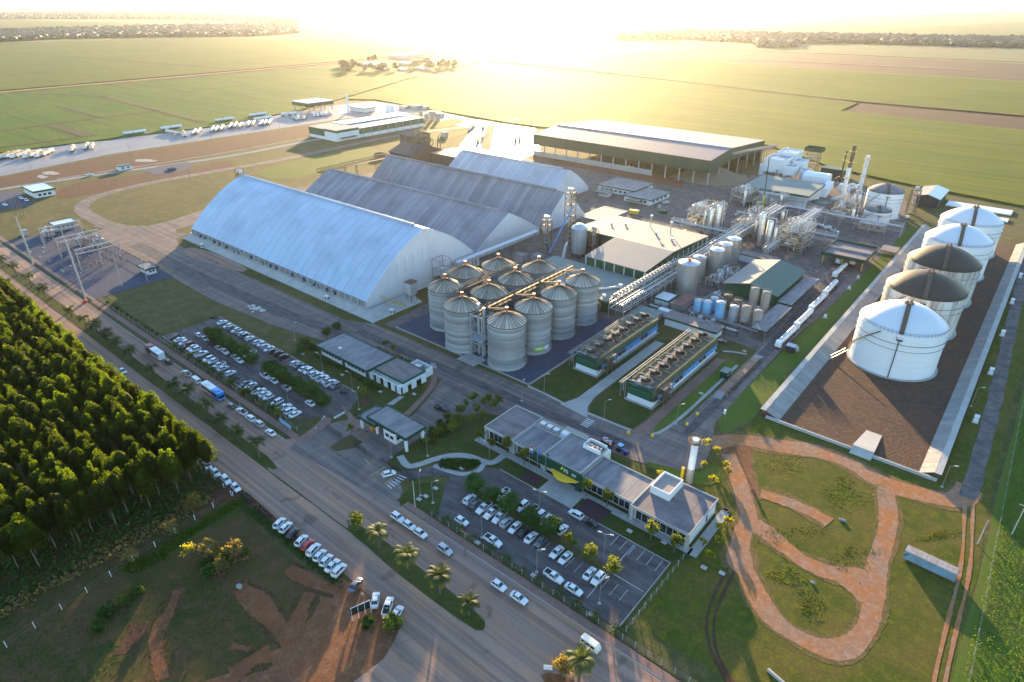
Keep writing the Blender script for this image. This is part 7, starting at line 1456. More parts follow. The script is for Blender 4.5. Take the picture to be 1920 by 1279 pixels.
VAN.add('body', loft([(-2.15, .8, .34, 1.0, 1.9, .66), (-2.05, .86, .28, 1.05, 1.98, .72), (0, .87, .26, 1.05, 2.0, .74), (1.6, .87, .26, 1.05, 1.98, .72), (1.95, .84, .28, 1.0, 1.6, .74), (2.2, .78, .34, .9, 1.05, .74)]), 'car_white', paint=True)
for s_ in (-1, 1): 
    for k in range(3): VAN.add('side_window', MB().quad((-1.85 + 1.15 * k, s_ * .885, 1.12), (-.85 + 1.15 * k, s_ * .885, 1.12), (-.85 + 1.15 * k, s_ * .80, 1.7), (-1.85 + 1.15 * k, s_ * .80, 1.7)), 'glass_dark')
    VAN.add('headlight', MB().box(2.08, 2.22, *sorted((s_ * .45, s_ * .72)), .7, .92), 'head_clear'); VAN.add('tail_light', MB().box(-2.17, -2.08, *sorted((s_ * .6, s_ * .78)), .7, 1.0), 'tail_red')
VAN.add('windscreen', MB().quad((2.0, -.7, 1.12), (2.0, .7, 1.12), (1.72, .66, 1.85), (1.72, -.66, 1.85)), 'glass_dark'); VAN.add('rear_window', MB().quad((-2.17, .62, 1.2), (-2.17, -.62, 1.2), (-2.15, -.6, 1.75), (-2.15, .6, 1.75)), 'glass_dark'); VAN.add('bumper', MB().box(2.15, 2.27, -.75, .75, .35, .52), 'steel_light')
add_wheels(VAN, (-1.25, 1.3), .76)
def bus_proto(front):
    P = Proto('bus', 'bus'); P.add('body', loft([(-6, 1.2, .45, 1.3, 3.1, 1.1), (-5.8, 1.25, .4, 1.3, 3.25, 1.18), (1.2, 1.25, .4, 1.3, 3.25, 1.18)]), 'car_white')
    P.add('front_body', loft([(1.2, 1.252, .4, 1.3, 3.252, 1.182), (5.6, 1.25, .4, 1.3, 3.25, 1.18), (6.0, 1.18, .45, 1.25, 2.9, 1.0)]), front)
    for s_ in (-1, 1):
        for k in range(7): P.add('side_window', MB().quad((-5.5 + 1.5 * k, s_ * 1.262, 1.5), (-4.1 + 1.5 * k, s_ * 1.262, 1.5), (-4.1 + 1.5 * k, s_ * 1.215, 2.6), (-5.5 + 1.5 * k, s_ * 1.215, 2.6)), 'glass_dark')
        P.add('headlight', MB().box(5.9, 6.03, *sorted((s_ * .6, s_ * 1.05)), .8, 1.05), 'head_clear')
    P.add('windscreen', MB().quad((6.04, -1.05, 1.35), (6.04, 1.05, 1.35), (5.98, .98, 2.6), (5.98, -.98, 2.6)), 'glass_dark'); P.add('roof_hatch', MB().box(-3.5, -2, -.6, .6, 3.25, 3.45), 'white_paint'); P.add('roof_hatch', MB().box(2.2, 4.4, -.7, .7, 3.25, 3.5), front)
    add_wheels(P, (-3.6, 3.9), 1.05, WHB, RMB, .5); return P
BUS1, BUS2 = bus_proto('car_busred'), bus_proto('car_busblue')
def tanker_proto(paintcab='car_white', cargo='tank'):
    P = Proto('tanker_truck' if cargo == 'tank' else 'grain_truck', 'truck')
    P.add('cab', loft([(7.2, 1.2, .6, 1.6, 3.0, 1.1), (7.4, 1.22, .5, 1.6, 3.1, 1.12), (8.8, 1.22, .5, 1.6, 3.05, 1.1), (9.2, 1.18, .5, 1.5, 2.2, 1.05)]), paintcab, paint=True); P.add('windscreen', MB().quad((9.14, -1.05, 1.75), (9.14, 1.05, 1.75), (8.92, 1.0, 2.75), (8.92, -1.0, 2.75)), 'glass_dark')
    P.add('bumper', MB().box(9.05, 9.3, -1.15, 1.15, .4, .8), 'car_maroon'); P.add('chassis', MB().box(-9, 8.6, -.5, .5, .75, 1.0), 'dark_steel')
    for x0, x1 in ((-9, -1.4), (-.8, 6.8)):
        if cargo == 'tank':
            k = P.add('tank', MB().tube((x0, 0, 2.05), (x1, 0, 2.05), 1.12, 16), 'white_tank'); P.add('walkway', MB().box(x0 + .6, x1 - .6, -.3, .3, 3.15, 3.24), 'steel_grey', under=k)
            for j in range(3): P.add('manhole', MB().cyl(x0 + 1.6 + 2.2 * j, 0, 3.1, 3.4, .35, 10), 'steel_light', under=k)
            for xx in (x0, x1): P.add('end_cap', MB().tube((xx - .12, 0, 2.05), (xx + .12, 0, 2.05), .95, 14), 'steel_light', under=k)
        else:
            k = P.add('hopper', MB().box(x0, x1, -1.25, 1.25, 1.1, 2.9), 'car_white'); P.add('load', MB().add([(x0 + .1, -1.15, 2.92), (x1 - .1, -1.15, 2.92), (x1 - .1, 1.15, 2.92), (x0 + .1, 1.15, 2.92), (x0 + 1.2, 0, 3.4), (x1 - 1.2, 0, 3.4)], [(0, 1, 5, 4), (1, 2, 5), (2, 3, 4, 5), (3, 0, 4)]), 'grain', under=k)
    add_wheels(P, (-7.8, -6.6, -.2, 1.0, 5.2, 7.9), 1.0, WHB, RMB, .5); return P
TANKER, GRAIN = tanker_proto(), tanker_proto('car_white', 'grain')
rv = random.Random(21)
def wpick(): return rv.choice('hhhssuup')
COLN = dict(white='white', silver='silver', grey='dark grey', black='black', red='red', maroon='dark red', blue='blue', cream='cream', navy='dark blue')
def car_row(fn, items, rz, where, group, z=.14, dz=.6, snap=None):
    """items: (x, y, colour[, type]) in reading order along the row"""
    for i, it in enumerate(items):
        x, y = fn(it[0], it[1], dz); k = it[3] if len(it) > 3 else wpick(); P = CARS[k]
        if snap is not None: y = snap + rv.uniform(-.25, .25)
        P.place((x, y, z), rz + R(rv.uniform(-2.5, 2.5)) + (math.pi if rv.random() < .5 and snap is not None else 0), '%s %s, %s in %s' % (COLN[it[2]], KN[k], nth(i), where), group, it[2])
W, G_, K, S_ = 'white', 'grey', 'black', 'silver'
car_row(a3, [(975, 622, K), (1005, 636, W), (1028, 654, W), (1052, 668, 'maroon'), (1075, 681, W), (1092, 694, W), (1130, 716, W, 'p'), (1172, 745, W), (1192, 757, W), (1228, 782, W), (1252, 797, S_), (1296, 822, W), (1388, 880, G_), (1412, 894, W), (1434, 910, K), (1456, 928, W), (1481, 943, W), (1506, 959, W), (1562, 986, W), (1606, 1015, W, 'p'), (1631, 1036, W), (1658, 1054, W)], R(90), 'the row along the fence hedge of the upper car park', 'cars in the fence row of the upper car park', snap=87.5)
car_row(a3, [(1110, 608, W), (1146, 630, S_), (1190, 655, K), (1226, 680, S_), (1266, 703, W), (1312, 732, S_), (1347, 752, W)], R(-3), 'the near row beside the first tree island', 'cars beside the first tree island', snap=94.4)
car_row(a3, [(1208, 595, W), (1376, 695, S_), (1410, 714, W)], R(90), 'the row behind the first tree island', 'cars behind the first tree island', snap=99.6)
car_row(a3, [(1248, 538, W, 's'), (1281, 558, W), (1303, 568, G_), (1325, 582, W), (1346, 592, G_), (1368, 601, W), (1387, 611, G_), (1410, 624, W), (1454, 646, W), (1474, 659, W), (1497, 671, S_), (1520, 684, W), (1543, 697, K), (1570, 712, K, 'u'), (1601, 730, K, 'u'), (1662, 765, W), (1686, 779, G_), (1716, 796, W), (1738, 811, W), (1764, 825, W), (1790, 838, W), (1816, 852, W), (1838, 864, S_), (1860, 879, W, 'p'), (1886, 896, G_)], R(90), 'the far row of the upper car park along the lawn', 'cars in the far row of the upper car park', snap=106.5)
car_row(a3, [(1495, 838, W), (1540, 868, W), (1605, 908, S_), (1745, 990, W)], R(-3), 'the near row beside the second tree island', 'cars beside the second tree island', snap=94.5)
car_row(b2, [(715, 258, W), (750, 285, G_), (797, 305, W, 'p'), (842, 330, W, 'p'), (888, 355, W), (932, 380, S_), (978, 410, W), (1018, 442, K), (1072, 462, W), (1115, 497, G_), (1215, 545, W, 's'), (1268, 573, W, 's'), (1408, 655, W), (1455, 683, W)], R(90), 'the near row of the visitor car park', 'cars in the near row of the visitor car park', snap=94.5)
car_row(b2, [(905, 225, W), (1020, 290, W, 'u'), (1070, 320, S_), (1112, 350, W), (1158, 372, S_, 'u'), (1195, 395, G_), (1235, 430, W)], R(90), 'the row behind the visitor car park trees', 'cars behind the visitor car park trees', snap=101.7)
for fn, q, c, k, rz, lab in ((b2, (677, 376), W, 'h', 0, 'white hatchback alone on the left of the visitor car park'), (b2, (852, 487), W, 'p', 0, 'white pickup with grey bed alone in the visitor car park aisle'), (b2, (1192, 688), W, 'p', 0, 'white pickup with black bed near the visitor car park fence'), (b2, (1305, 760), W, 's', 0, 'white sedan at the lower end of the visitor car park'), (b2, (1317, 340), W, 'u', 180, 'white suv at the kerb beside the flower bed'), (b2, (1398, 385), K, 's', 180, 'black sedan at the kerb beside the flower bed'),
        (b2, (318, 357), W, 'u', 0, 'white suv, first of three at the sidewalk below the gate'), (b2, (382, 400), W, 'h', 0, 'white hatchback, second of three at the sidewalk below the gate'), (b2, (445, 445), W, 'h', 0, 'white hatchback, last of three at the sidewalk below the gate'), (b2, (582, 537), S_, 'u', 0, 'silver suv driving alone on the avenue'), (b2, (885, 738), W, 'h', 0, 'white hatchback parked at the sidewalk, ahead of a sedan'), (b2, (998, 808), W, 's', 0, 'white sedan parked at the sidewalk behind a hatchback'), (b2, (268, 110), W, 'h', 65, 'white hatchback leaving the visitor gate'),
        (a3, (945, 760), K, 'h', 180, 'dark hatchback driving close behind the red and white bus'), (a3, (1050, 826), S_, 'p', 180, 'silver pickup ahead of the white van on the avenue'), (a3, (1300, 1007), G_, 'h', 180, 'grey hatchback first in the line behind the blue bus'), (a3, (1360, 1040), W, 'p', 180, 'white pickup in the line behind the blue bus'), (a3, (1410, 1077), W, 'u', 180, 'white suv in the line behind the blue bus'), (a3, (1458, 1108), S_, 'u', 180, 'silver suv last in the line behind the blue bus'), (a3, (1522, 1157), W, 's', 180, 'white sedan trailing the line behind the blue bus'), (a3, (692, 812), W, 'h', 0, 'white hatchback at the plantation edge of the avenue'),
        (zc, (1320, 820), K, 'p', 12, 'black pickup driving inside the gate toward the silos'), (ze, (1438, 392), K, 'u', 20, 'black suv parked beside the right cooling tower'), (zp, (1275, 850), W, 'p', -20, 'white pickup on the yard near the pump house'), (zq, (1135, 90), W, 'p', 60, 'white pickup beside the laboratory'), (r1, (120, 1115), W, 'p', 0, 'white pickup by the green-edged reception'), (r1, (150, 1127), W, 'h', 0, 'white hatchback by the green-edged reception'), (r1, (105, 1105), K, 'h', 0, 'dark hatchback by the green-edged reception'), (r1, (30, 1153), W, 's', 10, 'white sedan at the left edge of the gravel car park'), (r1, (507, 985), S_, 's', 80, 'silver sedan on the service road of the red strip'),
        (b2, (80, 735), G_, 's', 109, 'grey sedan parked on the red dirt before the billboard'), (b2, (192, 820), W, 's', 134, 'white sedan parked beside the billboard'), (b2, (262, 857), W, 'p', 126, 'white pickup parked on the red dirt'), (b2, (310, 897), W, 's', 110, 'white sedan at the end of the red dirt beside a bush')):
    x, y = fn(q[0], q[1], .6); CARS[k].place((x, y, .16), R(rz), lab, 'cars standing singly', c)
for i, q in enumerate(((1122, 15), (1165, 65), (1213, 105), (1270, 145), (1325, 187))):
    x, y = b3(*q, .6); CARS['hshuh'[i]].place((x, y, .12), R(-6), '%s white car from the top, parked along the plantation side of the avenue' % nth(i), 'cars along the plantation edge', W)
for i, (q, c, k) in enumerate((((1570, 387), W, 'h'), ((1605, 410), W, 'h'), ((1645, 445), K, 'h'), ((1693, 485), W, 'h'), ((1730, 510), 'red', 'h'), ((1762, 537), W, 'u'), ((1797, 568), W, 'h'), ((1833, 595), W, 'h'), ((1868, 625), W, 's'), ((1905, 652), W, 'u'))):
    x, y = b3(*q, .6); CARS[k].place((x, y, .12), R(112 - i * .8 + rv.uniform(-3, 3)), '%s %s, %s from the motorcycles in the slanted roadside row' % (c, KN[k], nth(i)), 'slanted roadside cars', c)
x, y = b2(1400, 1065, 1); VAN.place((x, y, .12), R(-2), 'cream old-style minivan driving at the bottom junction', None, 'cream'); x, y = a3(1103, 860, 1); VAN.place((x, y, .12), R(180), 'white minivan directly behind the blue bus', None, 'white'); x, y = b3(1925, 668, 1)
x, y = a3(872, 705, 1.5); BUS1.place((x, y, .12), R(180), 'white bus with dark red front on the avenue'); x, y = a3(1198, 925, 1.5); BUS2.place((x, y, .12), R(0), 'white bus with bright blue front beside the sidewalk')
BIKE = Proto('motorcycle', 'motorcycle'); BW = turn(MB().lathe([(.2, -.06), (.31, -.06), (.31, .06), (.2, .06)], 12).mesh('wheel', 'tyre'))
BIKE.add('frame', MB().bar((-.6, 0, .4), (.1, 0, .55), .12).bar((.1, 0, .55), (.6, 0, .85), .1).bar((.7, 0, .31), (.5, 0, 1.0), .07), 'dark_steel'); BIKE.add('fuel_tank', MB().add([(-.05, -.14, .7), (.35, -.12, .75), (.35, .12, .75), (-.05, .14, .7), (0, -.1, .92), (.3, -.08, .95), (.3, .08, .95), (0, .1, .92)], [(0, 1, 2, 3), (4, 5, 6, 7), (0, 1, 5, 4), (1, 2, 6, 5), (2, 3, 7, 6), (3, 0, 4, 7)]), 'car_maroon')
BIKE.add('seat', MB().box(-.75, 0, -.13, .13, .72, .82), 'black'); BIKE.add('handlebar', MB().bar((.48, -.35, 1.02), (.48, .35, 1.02), .05), 'black'); BIKE.add('wheel', BW, None, (-.65, 0, .31)); BIKE.add('wheel', BW, None, (.68, 0, .31))
n = 0
for fn, pl in ((b3, ((1375, 230), (1384, 243), (1393, 252), (1405, 262), (1418, 272), (1450, 302), (1470, 322), (1482, 334), (1494, 346), (1505, 356))), (a3, ((1195, 512), (1205, 514), (1215, 518), (1310, 845), (1322, 852), (1335, 860))), (zc, ((405, 680), (420, 688)))):
    for q in pl: x, y = fn(*q); BIKE.place((x, y, .13), R(60 + rv.uniform(-15, 15)), ('%s motorcycle in the roadside line below the white cars' if fn is b3 else '%s motorcycle in the upper car park') % nth(n if fn is b3 else n - 10), 'parked motorcycles'); n += 1
# trucks
for i, (x, y) in enumerate(((-61.6, 243.6), (-61.8, 264.6), (-62.6, 285.4), (-63.2, 306.4), (-66.4, 333), (-70.6, 353.6), (-64.6, 357))): TANKER.place((x, y, .13), R(-90 + rv.uniform(-1, 1)), '%s white tanker truck of the queue, counted from the near end' % nth(i), 'tanker queue at the loading canopy', 'white')
n = 0
for q, rz in [((u, v_), 52) for u, v_ in ((1095, 752), (1122, 748), (1197, 737), (1222, 735), (1250, 729), (1298, 718), (1326, 713), (1355, 715), (1399, 707), (1427, 704), (1470, 702), (1495, 699), (1520, 696))] + [((u, v_), 60) for u, v_ in ((1680, 668), (1766, 652), (1786, 650), (1806, 647), (1832, 645), (1860, 641))]:
    x, y = r1(*q); TANKER.place((x, y, .1), R((144 if rz == 52 else -32) + rv.uniform(-3, 3)), '%s tanker truck from the left parked aslant in the far yard' % nth(n), 'tankers parked aslant in the far yard', 'white', 1.2); n += 1
n = 0
for q in ((760, 757), (965, 728), (1265, 683), (1450, 655), (1480, 676), (1630, 650)): x, y = r1(*q); TANKER.place((x, y, .1), R(88 + rv.uniform(-2, 2)), '%s tanker truck from the left lined up along the field fence' % nth(n), 'tankers along the field fence', 'white', 1.2); n += 1
n = 0
for q, rz in (((20, 890), 40), ((45, 885), 40), ((75, 880), 42), ((105, 882), 42), ((130, 876), 44), ((170, 882), 44), ((200, 876), 46), ((235, 878), 48), ((270, 868), 50), ((408, 846), 60), ((488, 832), 60), ((520, 832), 62), ((1035, 762), 60), ((975, 752), 88), ((1662, 672), 60), ((1712, 668), 50)):
    x, y = r1(*q); GRAIN.place((x, y, .1), R(rz + 95 + rv.uniform(-5, 5)), '%s grain truck with a heaped tan load from the left in the far yard' % nth(n), 'grain trucks in the far yard', 'white', 1.2); n += 1
n = 0
for q in ((725, 730), (745, 715), (770, 800), (795, 780), (800, 720), (980, 790), (1005, 780)): x, y = r2(*q); GRAIN.place((x, y, .15), R(125 + rv.uniform(-4, 4)), '%s grain truck from the left on the bright weighing yard' % nth(n), 'grain trucks on the weighing yard', 'grey'); n += 1
t = TANKER.place((*zp(1120, 805), .1), R(-10), 'small tanker truck under the pipe bridge', None, 'white', scale=.55)
n = 0
for q in ((575, 232), (592, 232), (610, 230), (630, 228)): x, y = zw(*q); HATCH.place((x, y, .1), R(20), '%s white car from the left beside the lodge and water column' % nth(n), 'cars by the lodge', 'white'); n += 1
# weighing-yard frames
for i, q in enumerate(((890, 850), (915, 800), (968, 770))):
    x, y = r2(*q); t = thing('sampling_frame', '%s thin steel sampling frame from the left on the weighing yard' % nth(i), 'frame', (x, y, .1))
    for dx in (-3, 3):
        for dy in (-5, 5): MB().bar((dx, dy, 0), (dx, dy, 10 + 6 * (i == 2)), .3).build('post', 'steel_light', t)
    for z in (5, 10 + 6 * (i == 2)):
        for dy in (-5, 5): MB().bar((-3, dy, z), (3, dy, z), .25).build('beam', 'steel_light', t)
# tractor and trailer
x, y = zd(1122, 415, .5); t = thing('tractor', 'small blue tractor towing a loaded trailer on the inner road', 'tractor', (x, y, .13), R(-8))
MB().add([(-.2, -.45, .6), (2.0, -.38, .6), (2.0, .38, .6), (-.2, .45, .6), (-.2, -.4, 1.35), (2.0, -.32, 1.2), (2.0, .32, 1.2), (-.2, .4, 1.35)], [(0, 1, 2, 3), (4, 5, 6, 7), (0, 1, 5, 4), (1, 2, 6, 5), (2, 3, 7, 6), (3, 0, 4, 7)]).build('bonnet', 'car_blue', t); MB().box(-1.3, -.2, -.5, .5, .6, 1.1).build('seat_deck', 'car_navy', t); MB().box(-1.5, .1, -.75, .75, 2.3, 2.42).build('canopy', 'blue_tote', t)
for dx in (-1.4, 0):
    for dy in (-.65, .65): MB().bar((dx, dy, 1.0), (dx, dy, 2.3), .07).build('post', 'black', t)
for dx, r_, hy in ((-.9, .75, .75), (1.6, .45, .6)):
    for s_ in (-1, 1): MB().tube((dx, s_ * hy - .2, r_), (dx, s_ * hy + .2, r_), r_, 16).build('wheel', 'tyre', t)
x, y = zd(1018, 365, .5); t = thing('farm_trailer', 'dark farm trailer with white and pink sacks behind the tractor', 'trailer', (x, y, .13), R(-8)); MB().box(-2.1, 1.9, -1.0, 1.0, .75, .95).box(-2.1, 1.9, -1.0, -.92, .95, 1.45).box(-2.1, 1.9, .92, 1.0, .95, 1.45).box(-2.1, -2.02, -.92, .92, .95, 1.45).bar((1.9, 0, .8), (3.4, 0, .6), .1).build('bed', 'dark_steel', t)
for i in range(14): MB().cbox(-1.7 + (i % 5) * .75, -.6 + (i // 5) * .6, .95, .65, .5, .55 + .2 * (i % 3)).build('sack', 'rubble' if i % 3 else 'flag_red', t)
for dx in (-.9, .6):
    for s_ in (-1, 1): MB().tube((dx, s_ * 1.0 - .1, .4), (dx, s_ * 1.0 + .1, .4), .4, 12).build('wheel', 'tyre', t)

# ------------------------------------------------------------------ people
def person_mesh(stride):
    v = [(0, 0, .95), (0, 0, 1.2), (0, 0, 1.42), (0, 0, 1.52), (0, 0, 1.66), (.18, 0, 1.40), (.26, .04, 1.12), (.27, .14, .88), (-.18, 0, 1.40), (-.26, -.02, 1.12), (-.27, .04, .88), (.1, 0, .9), (.11, stride, .5), (.11, stride * .6, .06), (.11, stride * .6 + .14, .04), (-.1, 0, .9), (-.11, -stride * .4, .5), (-.11, -stride, .08), (-.11, -stride + .14, .04), (0, .01, 1.74)]
    e = [(0, 1), (1, 2), (2, 3), (3, 4), (4, 19), (2, 5), (5, 6), (6, 7), (2, 8), (8, 9), (9, 10), (0, 11), (11, 12), (12, 13), (13, 14), (0, 15), (15, 16), (16, 17), (17, 18)]
    rad = [.15, .14, .15, .06, .1, .07, .05, .04, .07, .05, .04, .1, .07, .05, .045, .1, .07, .05, .045, .08]
    me = bpy.data.meshes.new('person'); me.from_pydata(v, e, []); o = bpy.data.objects.new('person_tmp', me); C.objects.link(o); m_ = o.modifiers.new('s', 'SKIN'); o.modifiers.new('u', 'SUBSURF').levels = 1
    for i, r_ in enumerate(rad): me.skin_vertices[0].data[i].radius = (r_, r_)
    me.skin_vertices[0].data[0].use_root = True
    out = bpy.data.meshes.new_from_object(o.evaluated_get(bpy.context.evaluated_depsgraph_get())); bpy.data.objects.remove(o)
    for nm in ('skin', 'flag_blue', 'car_grey'): out.materials.append(MATS[nm])
    for f in out.polygons: z = f.center.z; f.material_index = 0 if z > 1.5 or (z < 1.0 and abs(f.center.x) > .2) else (1 if z > .95 else 2); f.use_smooth = True
    return out
pm = [person_mesh(.12), person_mesh(.28)]
for i, (q, shirt, lab) in enumerate((((450, 850), 'car_navy', 'person in dark clothes on the kerb by the zebra crossing'), ((517, 912), 'black', 'person in black walking left of the gatehouse'), ((555, 1032), 'car_grey', 'person in grey walking before the gatehouse corner'), ((632, 1058), 'black', 'person in dark clothes by the orange turnstile'), ((225, 945), 'blue_tote', 'person in pale blue shirt on the brick plaza'), ((240, 925), 'white_paint', 'person in white shirt on the brick plaza'), ((165, 1028), 'blue_tote', 'person in pale blue shirt lower on the brick plaza'), ((580, 985), 'blue_tote', 'person in pale blue beneath the small gate roof'))):
    x, y = zc(*q); me = pm[i % 2].copy(); me.materials[1] = MATS[shirt]; o = bpy.data.objects.new('person', me); C.objects.link(o); o.location = (x, y, .2); o.rotation_euler = (0, 0, rv.uniform(0, 6.28)); tag(o, lab, 'person', 'people by the gate')
for q, lab in (((735, 240), 'person in dark clothes standing by the loading canopy road'), ((245, 965), 'person in orange beside the weighbridge ramp')):
    x, y = r6(*q); me = pm[0].copy(); me.materials[1] = MATS['orange_paint' if 'orange' in lab else 'black']; o = bpy.data.objects.new('person', me); C.objects.link(o); o.location = (x, y, .15); tag(o, lab, 'person')
# ------------------------------------------------------------------ vegetation
def np_mesh(name, verts, quads, mat, smooth=False):
    me = bpy.data.meshes.new(name); nv, nf = len(verts), len(quads); k = quads.shape[1]
    me.vertices.add(nv); me.vertices.foreach_set('co', verts.astype(np.float32).ravel())
    me.loops.add(nf * k); me.loops.foreach_set('vertex_index', quads.astype(np.int32).ravel())
    me.polygons.add(nf); me.polygons.foreach_set('loop_start', np.arange(nf, dtype=np.int32) * k)
    me.update(calc_edges=True); me.materials.append(MATS[mat]); return me
def leaf_quads(cen, size, nr, up=0.35):
    """one small folded leaf spray at every centre"""
    n = len(cen); d = nr.normal(size=(n, 3)); d[:, 2] += up; d /= np.linalg.norm(d, axis=1)[:, None]
    u = np.cross(d, nr.normal(size=(n, 3))); u /= np.linalg.norm(u, axis=1)[:, None]; v = np.cross(d, u)
    s = (size * nr.uniform(.6, 1.25, n))[:, None]
    P = np.stack([cen - u * s, cen - v * s * .6 + d * s * .25, cen + u * s, cen + v * s * .6 + d * s * .25], 1).reshape(-1, 3)
    return P, np.arange(4 * n).reshape(-1, 4)
def crown_points(n, rx, rz, cz, nclump, seed, fill=.55, flat=0.0):
    """leaf centres in clumps spread over the outside of an ovoid crown"""
    nr = np.random.default_rng(seed); th = nr.uniform(0, 2 * np.pi, nclump); cz_ = nr.uniform(-.75, 1, nclump); rr = np.sqrt(np.clip(1 - cz_ ** 2, 0, 1)) * nr.uniform(.45, .95, nclump)
    cl = np.stack([rr * np.cos(th), rr * np.sin(th), cz_ * nr.uniform(.6, .98, nclump)], 1)
    idx = nr.integers(0, nclump, n); sp = nr.normal(size=(n, 3)) * nr.uniform(.12, .27, nclump)[idx][:, None]
    p = cl[idx] + sp; p[:, 2] = np.maximum(p[:, 2], -1.05)
    return p * np.array([rx, rx, rz]) + np.array([0, 0, cz]), nr
def crown_mesh(name, n, rx, rz, cz, nclump, size, seed, mat, core=.62, up=.35):
    p, nr = crown_points(n, rx, rz, cz, nclump, seed); V, F = leaf_quads(p, size, nr, up)
    if core:
        bm = bmesh.new(); bmesh.ops.create_icosphere(bm, subdivisions=2, radius=1.0); r0 = random.Random(seed)
        cv = np.array([[v.co.x * rx * core * r0.uniform(.75, 1.1), v.co.y * rx * core * r0.uniform(.75, 1.1), v.co.z * rz * core * r0.uniform(.8, 1.1) + cz] for v in bm.verts]); cf = np.array([[v.index for v in f.verts] + [f.verts[2].index] for f in bm.faces]); bm.free()
        base = len(V); k = len(cv); V = np.concatenate([V, cv]); Ft = cf[:, :3] + base
        me = bpy.data.meshes.new(name); faces = [tuple(f) for f in F] + [tuple(f) for f in Ft]
        me.from_pydata([tuple(x) for x in V[:base + k]], [], faces); me.materials.append(MATS[mat]); return me
    return np_mesh(name, V, F, mat)
def dome_mesh(name, n, rx, rz, cz, size, seed, mat):
    """dense rounded crown: leaf sprays in a lumpy shell over a hidden core"""
    nr = np.random.default_rng(seed); z = nr.uniform(-.8, 1, n); th = nr.uniform(0, 6.283, n); rr = np.sqrt(1 - z * z)
    k = nr.normal(size=(5, 3)); lump = 1 + .13 * np.sin(3 * (rr * np.cos(th))[:, None] * k[:, 0] + 3 * (rr * np.sin(th))[:, None] * k[:, 1] + 2.5 * z[:, None] * k[:, 2]).sum(1)
    s = lump * (1 - np.abs(nr.normal(size=n)) * .13); tp = 1 - .22 * z; p = np.stack([rr * np.cos(th) * rx * s * tp, rr * np.sin(th) * rx * s * tp, z * rz * s + cz], 1)
    V, F = leaf_quads(p, size, nr, .2); bm = bmesh.new(); bmesh.ops.create_icosphere(bm, subdivisions=2, radius=1.0)
    cv = np.array([[v.co.x * rx * .8, v.co.y * rx * .8, v.co.z * rz * .82 + cz] for v in bm.verts]); b = len(V)
    fs = [tuple(f) for f in F] + [tuple(v.index + b for v in f.verts) for f in bm.faces]; bm.free()
    me = bpy.data.meshes.new(name); me.from_pydata(np.concatenate([V, cv]).tolist(), [], fs); me.materials.append(MATS[mat]); return me
def trunk_mb(h, r, seed, limbs=4, spread=1.2, r2=None):
    r0 = random.Random(seed); b = MB(); p = Vector((0, 0, -.1)); n = 4
    for i in range(n):
        q = Vector((r0.uniform(-.12, .12) * (i + 1), r0.uniform(-.12, .12) * (i + 1), h * (i + 1) / n)); b.tube(p, q, r * (1 - .18 * i), 7, r * (1 - .18 * (i + 1))); p = q
        if i >= 1:
            for k in range(limbs // 2): a = r0.uniform(0, 6.28); b.tube(q, q + Vector((math.cos(a) * spread, math.sin(a) * spread, spread * 1.1)), r * .4, 5, r * .15)
    return b
class TreeKind:
    def __init__(s, name, cat, variants): s.name, s.cat, s.v = name, cat, variants
    def place(s, x, y, z, sc, label, group=None, var=None, rnd=None):
        r_ = rnd or rng; i = r_.randrange(len(s.v)) if var is None else var
        t = thing(s.name, label, s.cat, (x, y, z), r_.uniform(0, 6.28), group); t.scale = (sc * r_.uniform(.92, 1.08), sc * r_.uniform(.92, 1.08), sc)
        for pn, me in s.v[i]: part(pn, me, t)
        return t
EUC = TreeKind('eucalyptus_tree', 'tree', [[('trunk', trunk_mb(10.5, .17, k, 4, 1.0).mesh('trunk', 'bark_pale')), ('crown', dome_mesh('crown', 1500, 1.85, 3.7, 11.2, .23, 40 + k, 'leaf_euc'))] for k in range(6)])
EUCE = TreeKind('eucalyptus_tree', 'tree', [[('trunk', trunk_mb(11.5, .19, 9 + k, 6, 1.3).mesh('trunk', 'bark_pale')), ('crown', dome_mesh('crown', 1700, 2.2, 5.0, 9.6, .27, 60 + k, 'leaf_euc'))] for k in range(3)])
ROUND = TreeKind('round_tree', 'tree', [[('trunk', trunk_mb(2.4, .16, k, 6, .9).mesh('trunk', 'bark')), ('crown', crown_mesh('crown', 1300, 2.9, 2.0, 3.2, 30, .28, 80 + k, 'leaf_dark', .8))] for k in range(4)])
GOLD = TreeKind('round_tree', 'tree', [[('trunk', trunk_mb(2.2, .13, k, 6, .8).mesh('trunk', 'bark')), ('crown', crown_mesh('crown', 520, 2.3, 1.7, 3.0, 22, .28, 90 + k, 'leaf_mid', .45))] for k in range(3)])
SMALLT = TreeKind('small_tree', 'tree', [[('trunk', trunk_mb(1.8, .07, k, 4, .5).mesh('trunk', 'bark')), ('crown', crown_mesh('crown', 200, 1.0, .8, 2.1, 10, .22, 100 + k, 'leaf_yellow', 0))] for k in range(3)])
GARDEN = TreeKind('garden_tree', 'tree', [[('trunk', trunk_mb(2.2, .08, k, 4, .6).mesh('trunk', 'bark')), ('crown', crown_mesh('crown', 300, 1.3, 1.2, 2.7, 14, .24, 110 + k, 'leaf_mid', .4))] for k in range(3)])
def shrub_variants(mat, n, rx, rz, size, seed, core=.6): return [crown_mesh('foliage', n, rx, rz, rz * .75, 14, size, seed + k, mat, core) for k in range(3)]
SH_DARK, SH_MID, SH_STRAW = shrub_variants('leaf_dark', 260, 1.0, .8, .2, 120), shrub_variants('leaf_mid', 240, 1.0, .85, .2, 130), shrub_variants('leaf_straw', 420, 1.6, 1.6, .25, 140, .5)
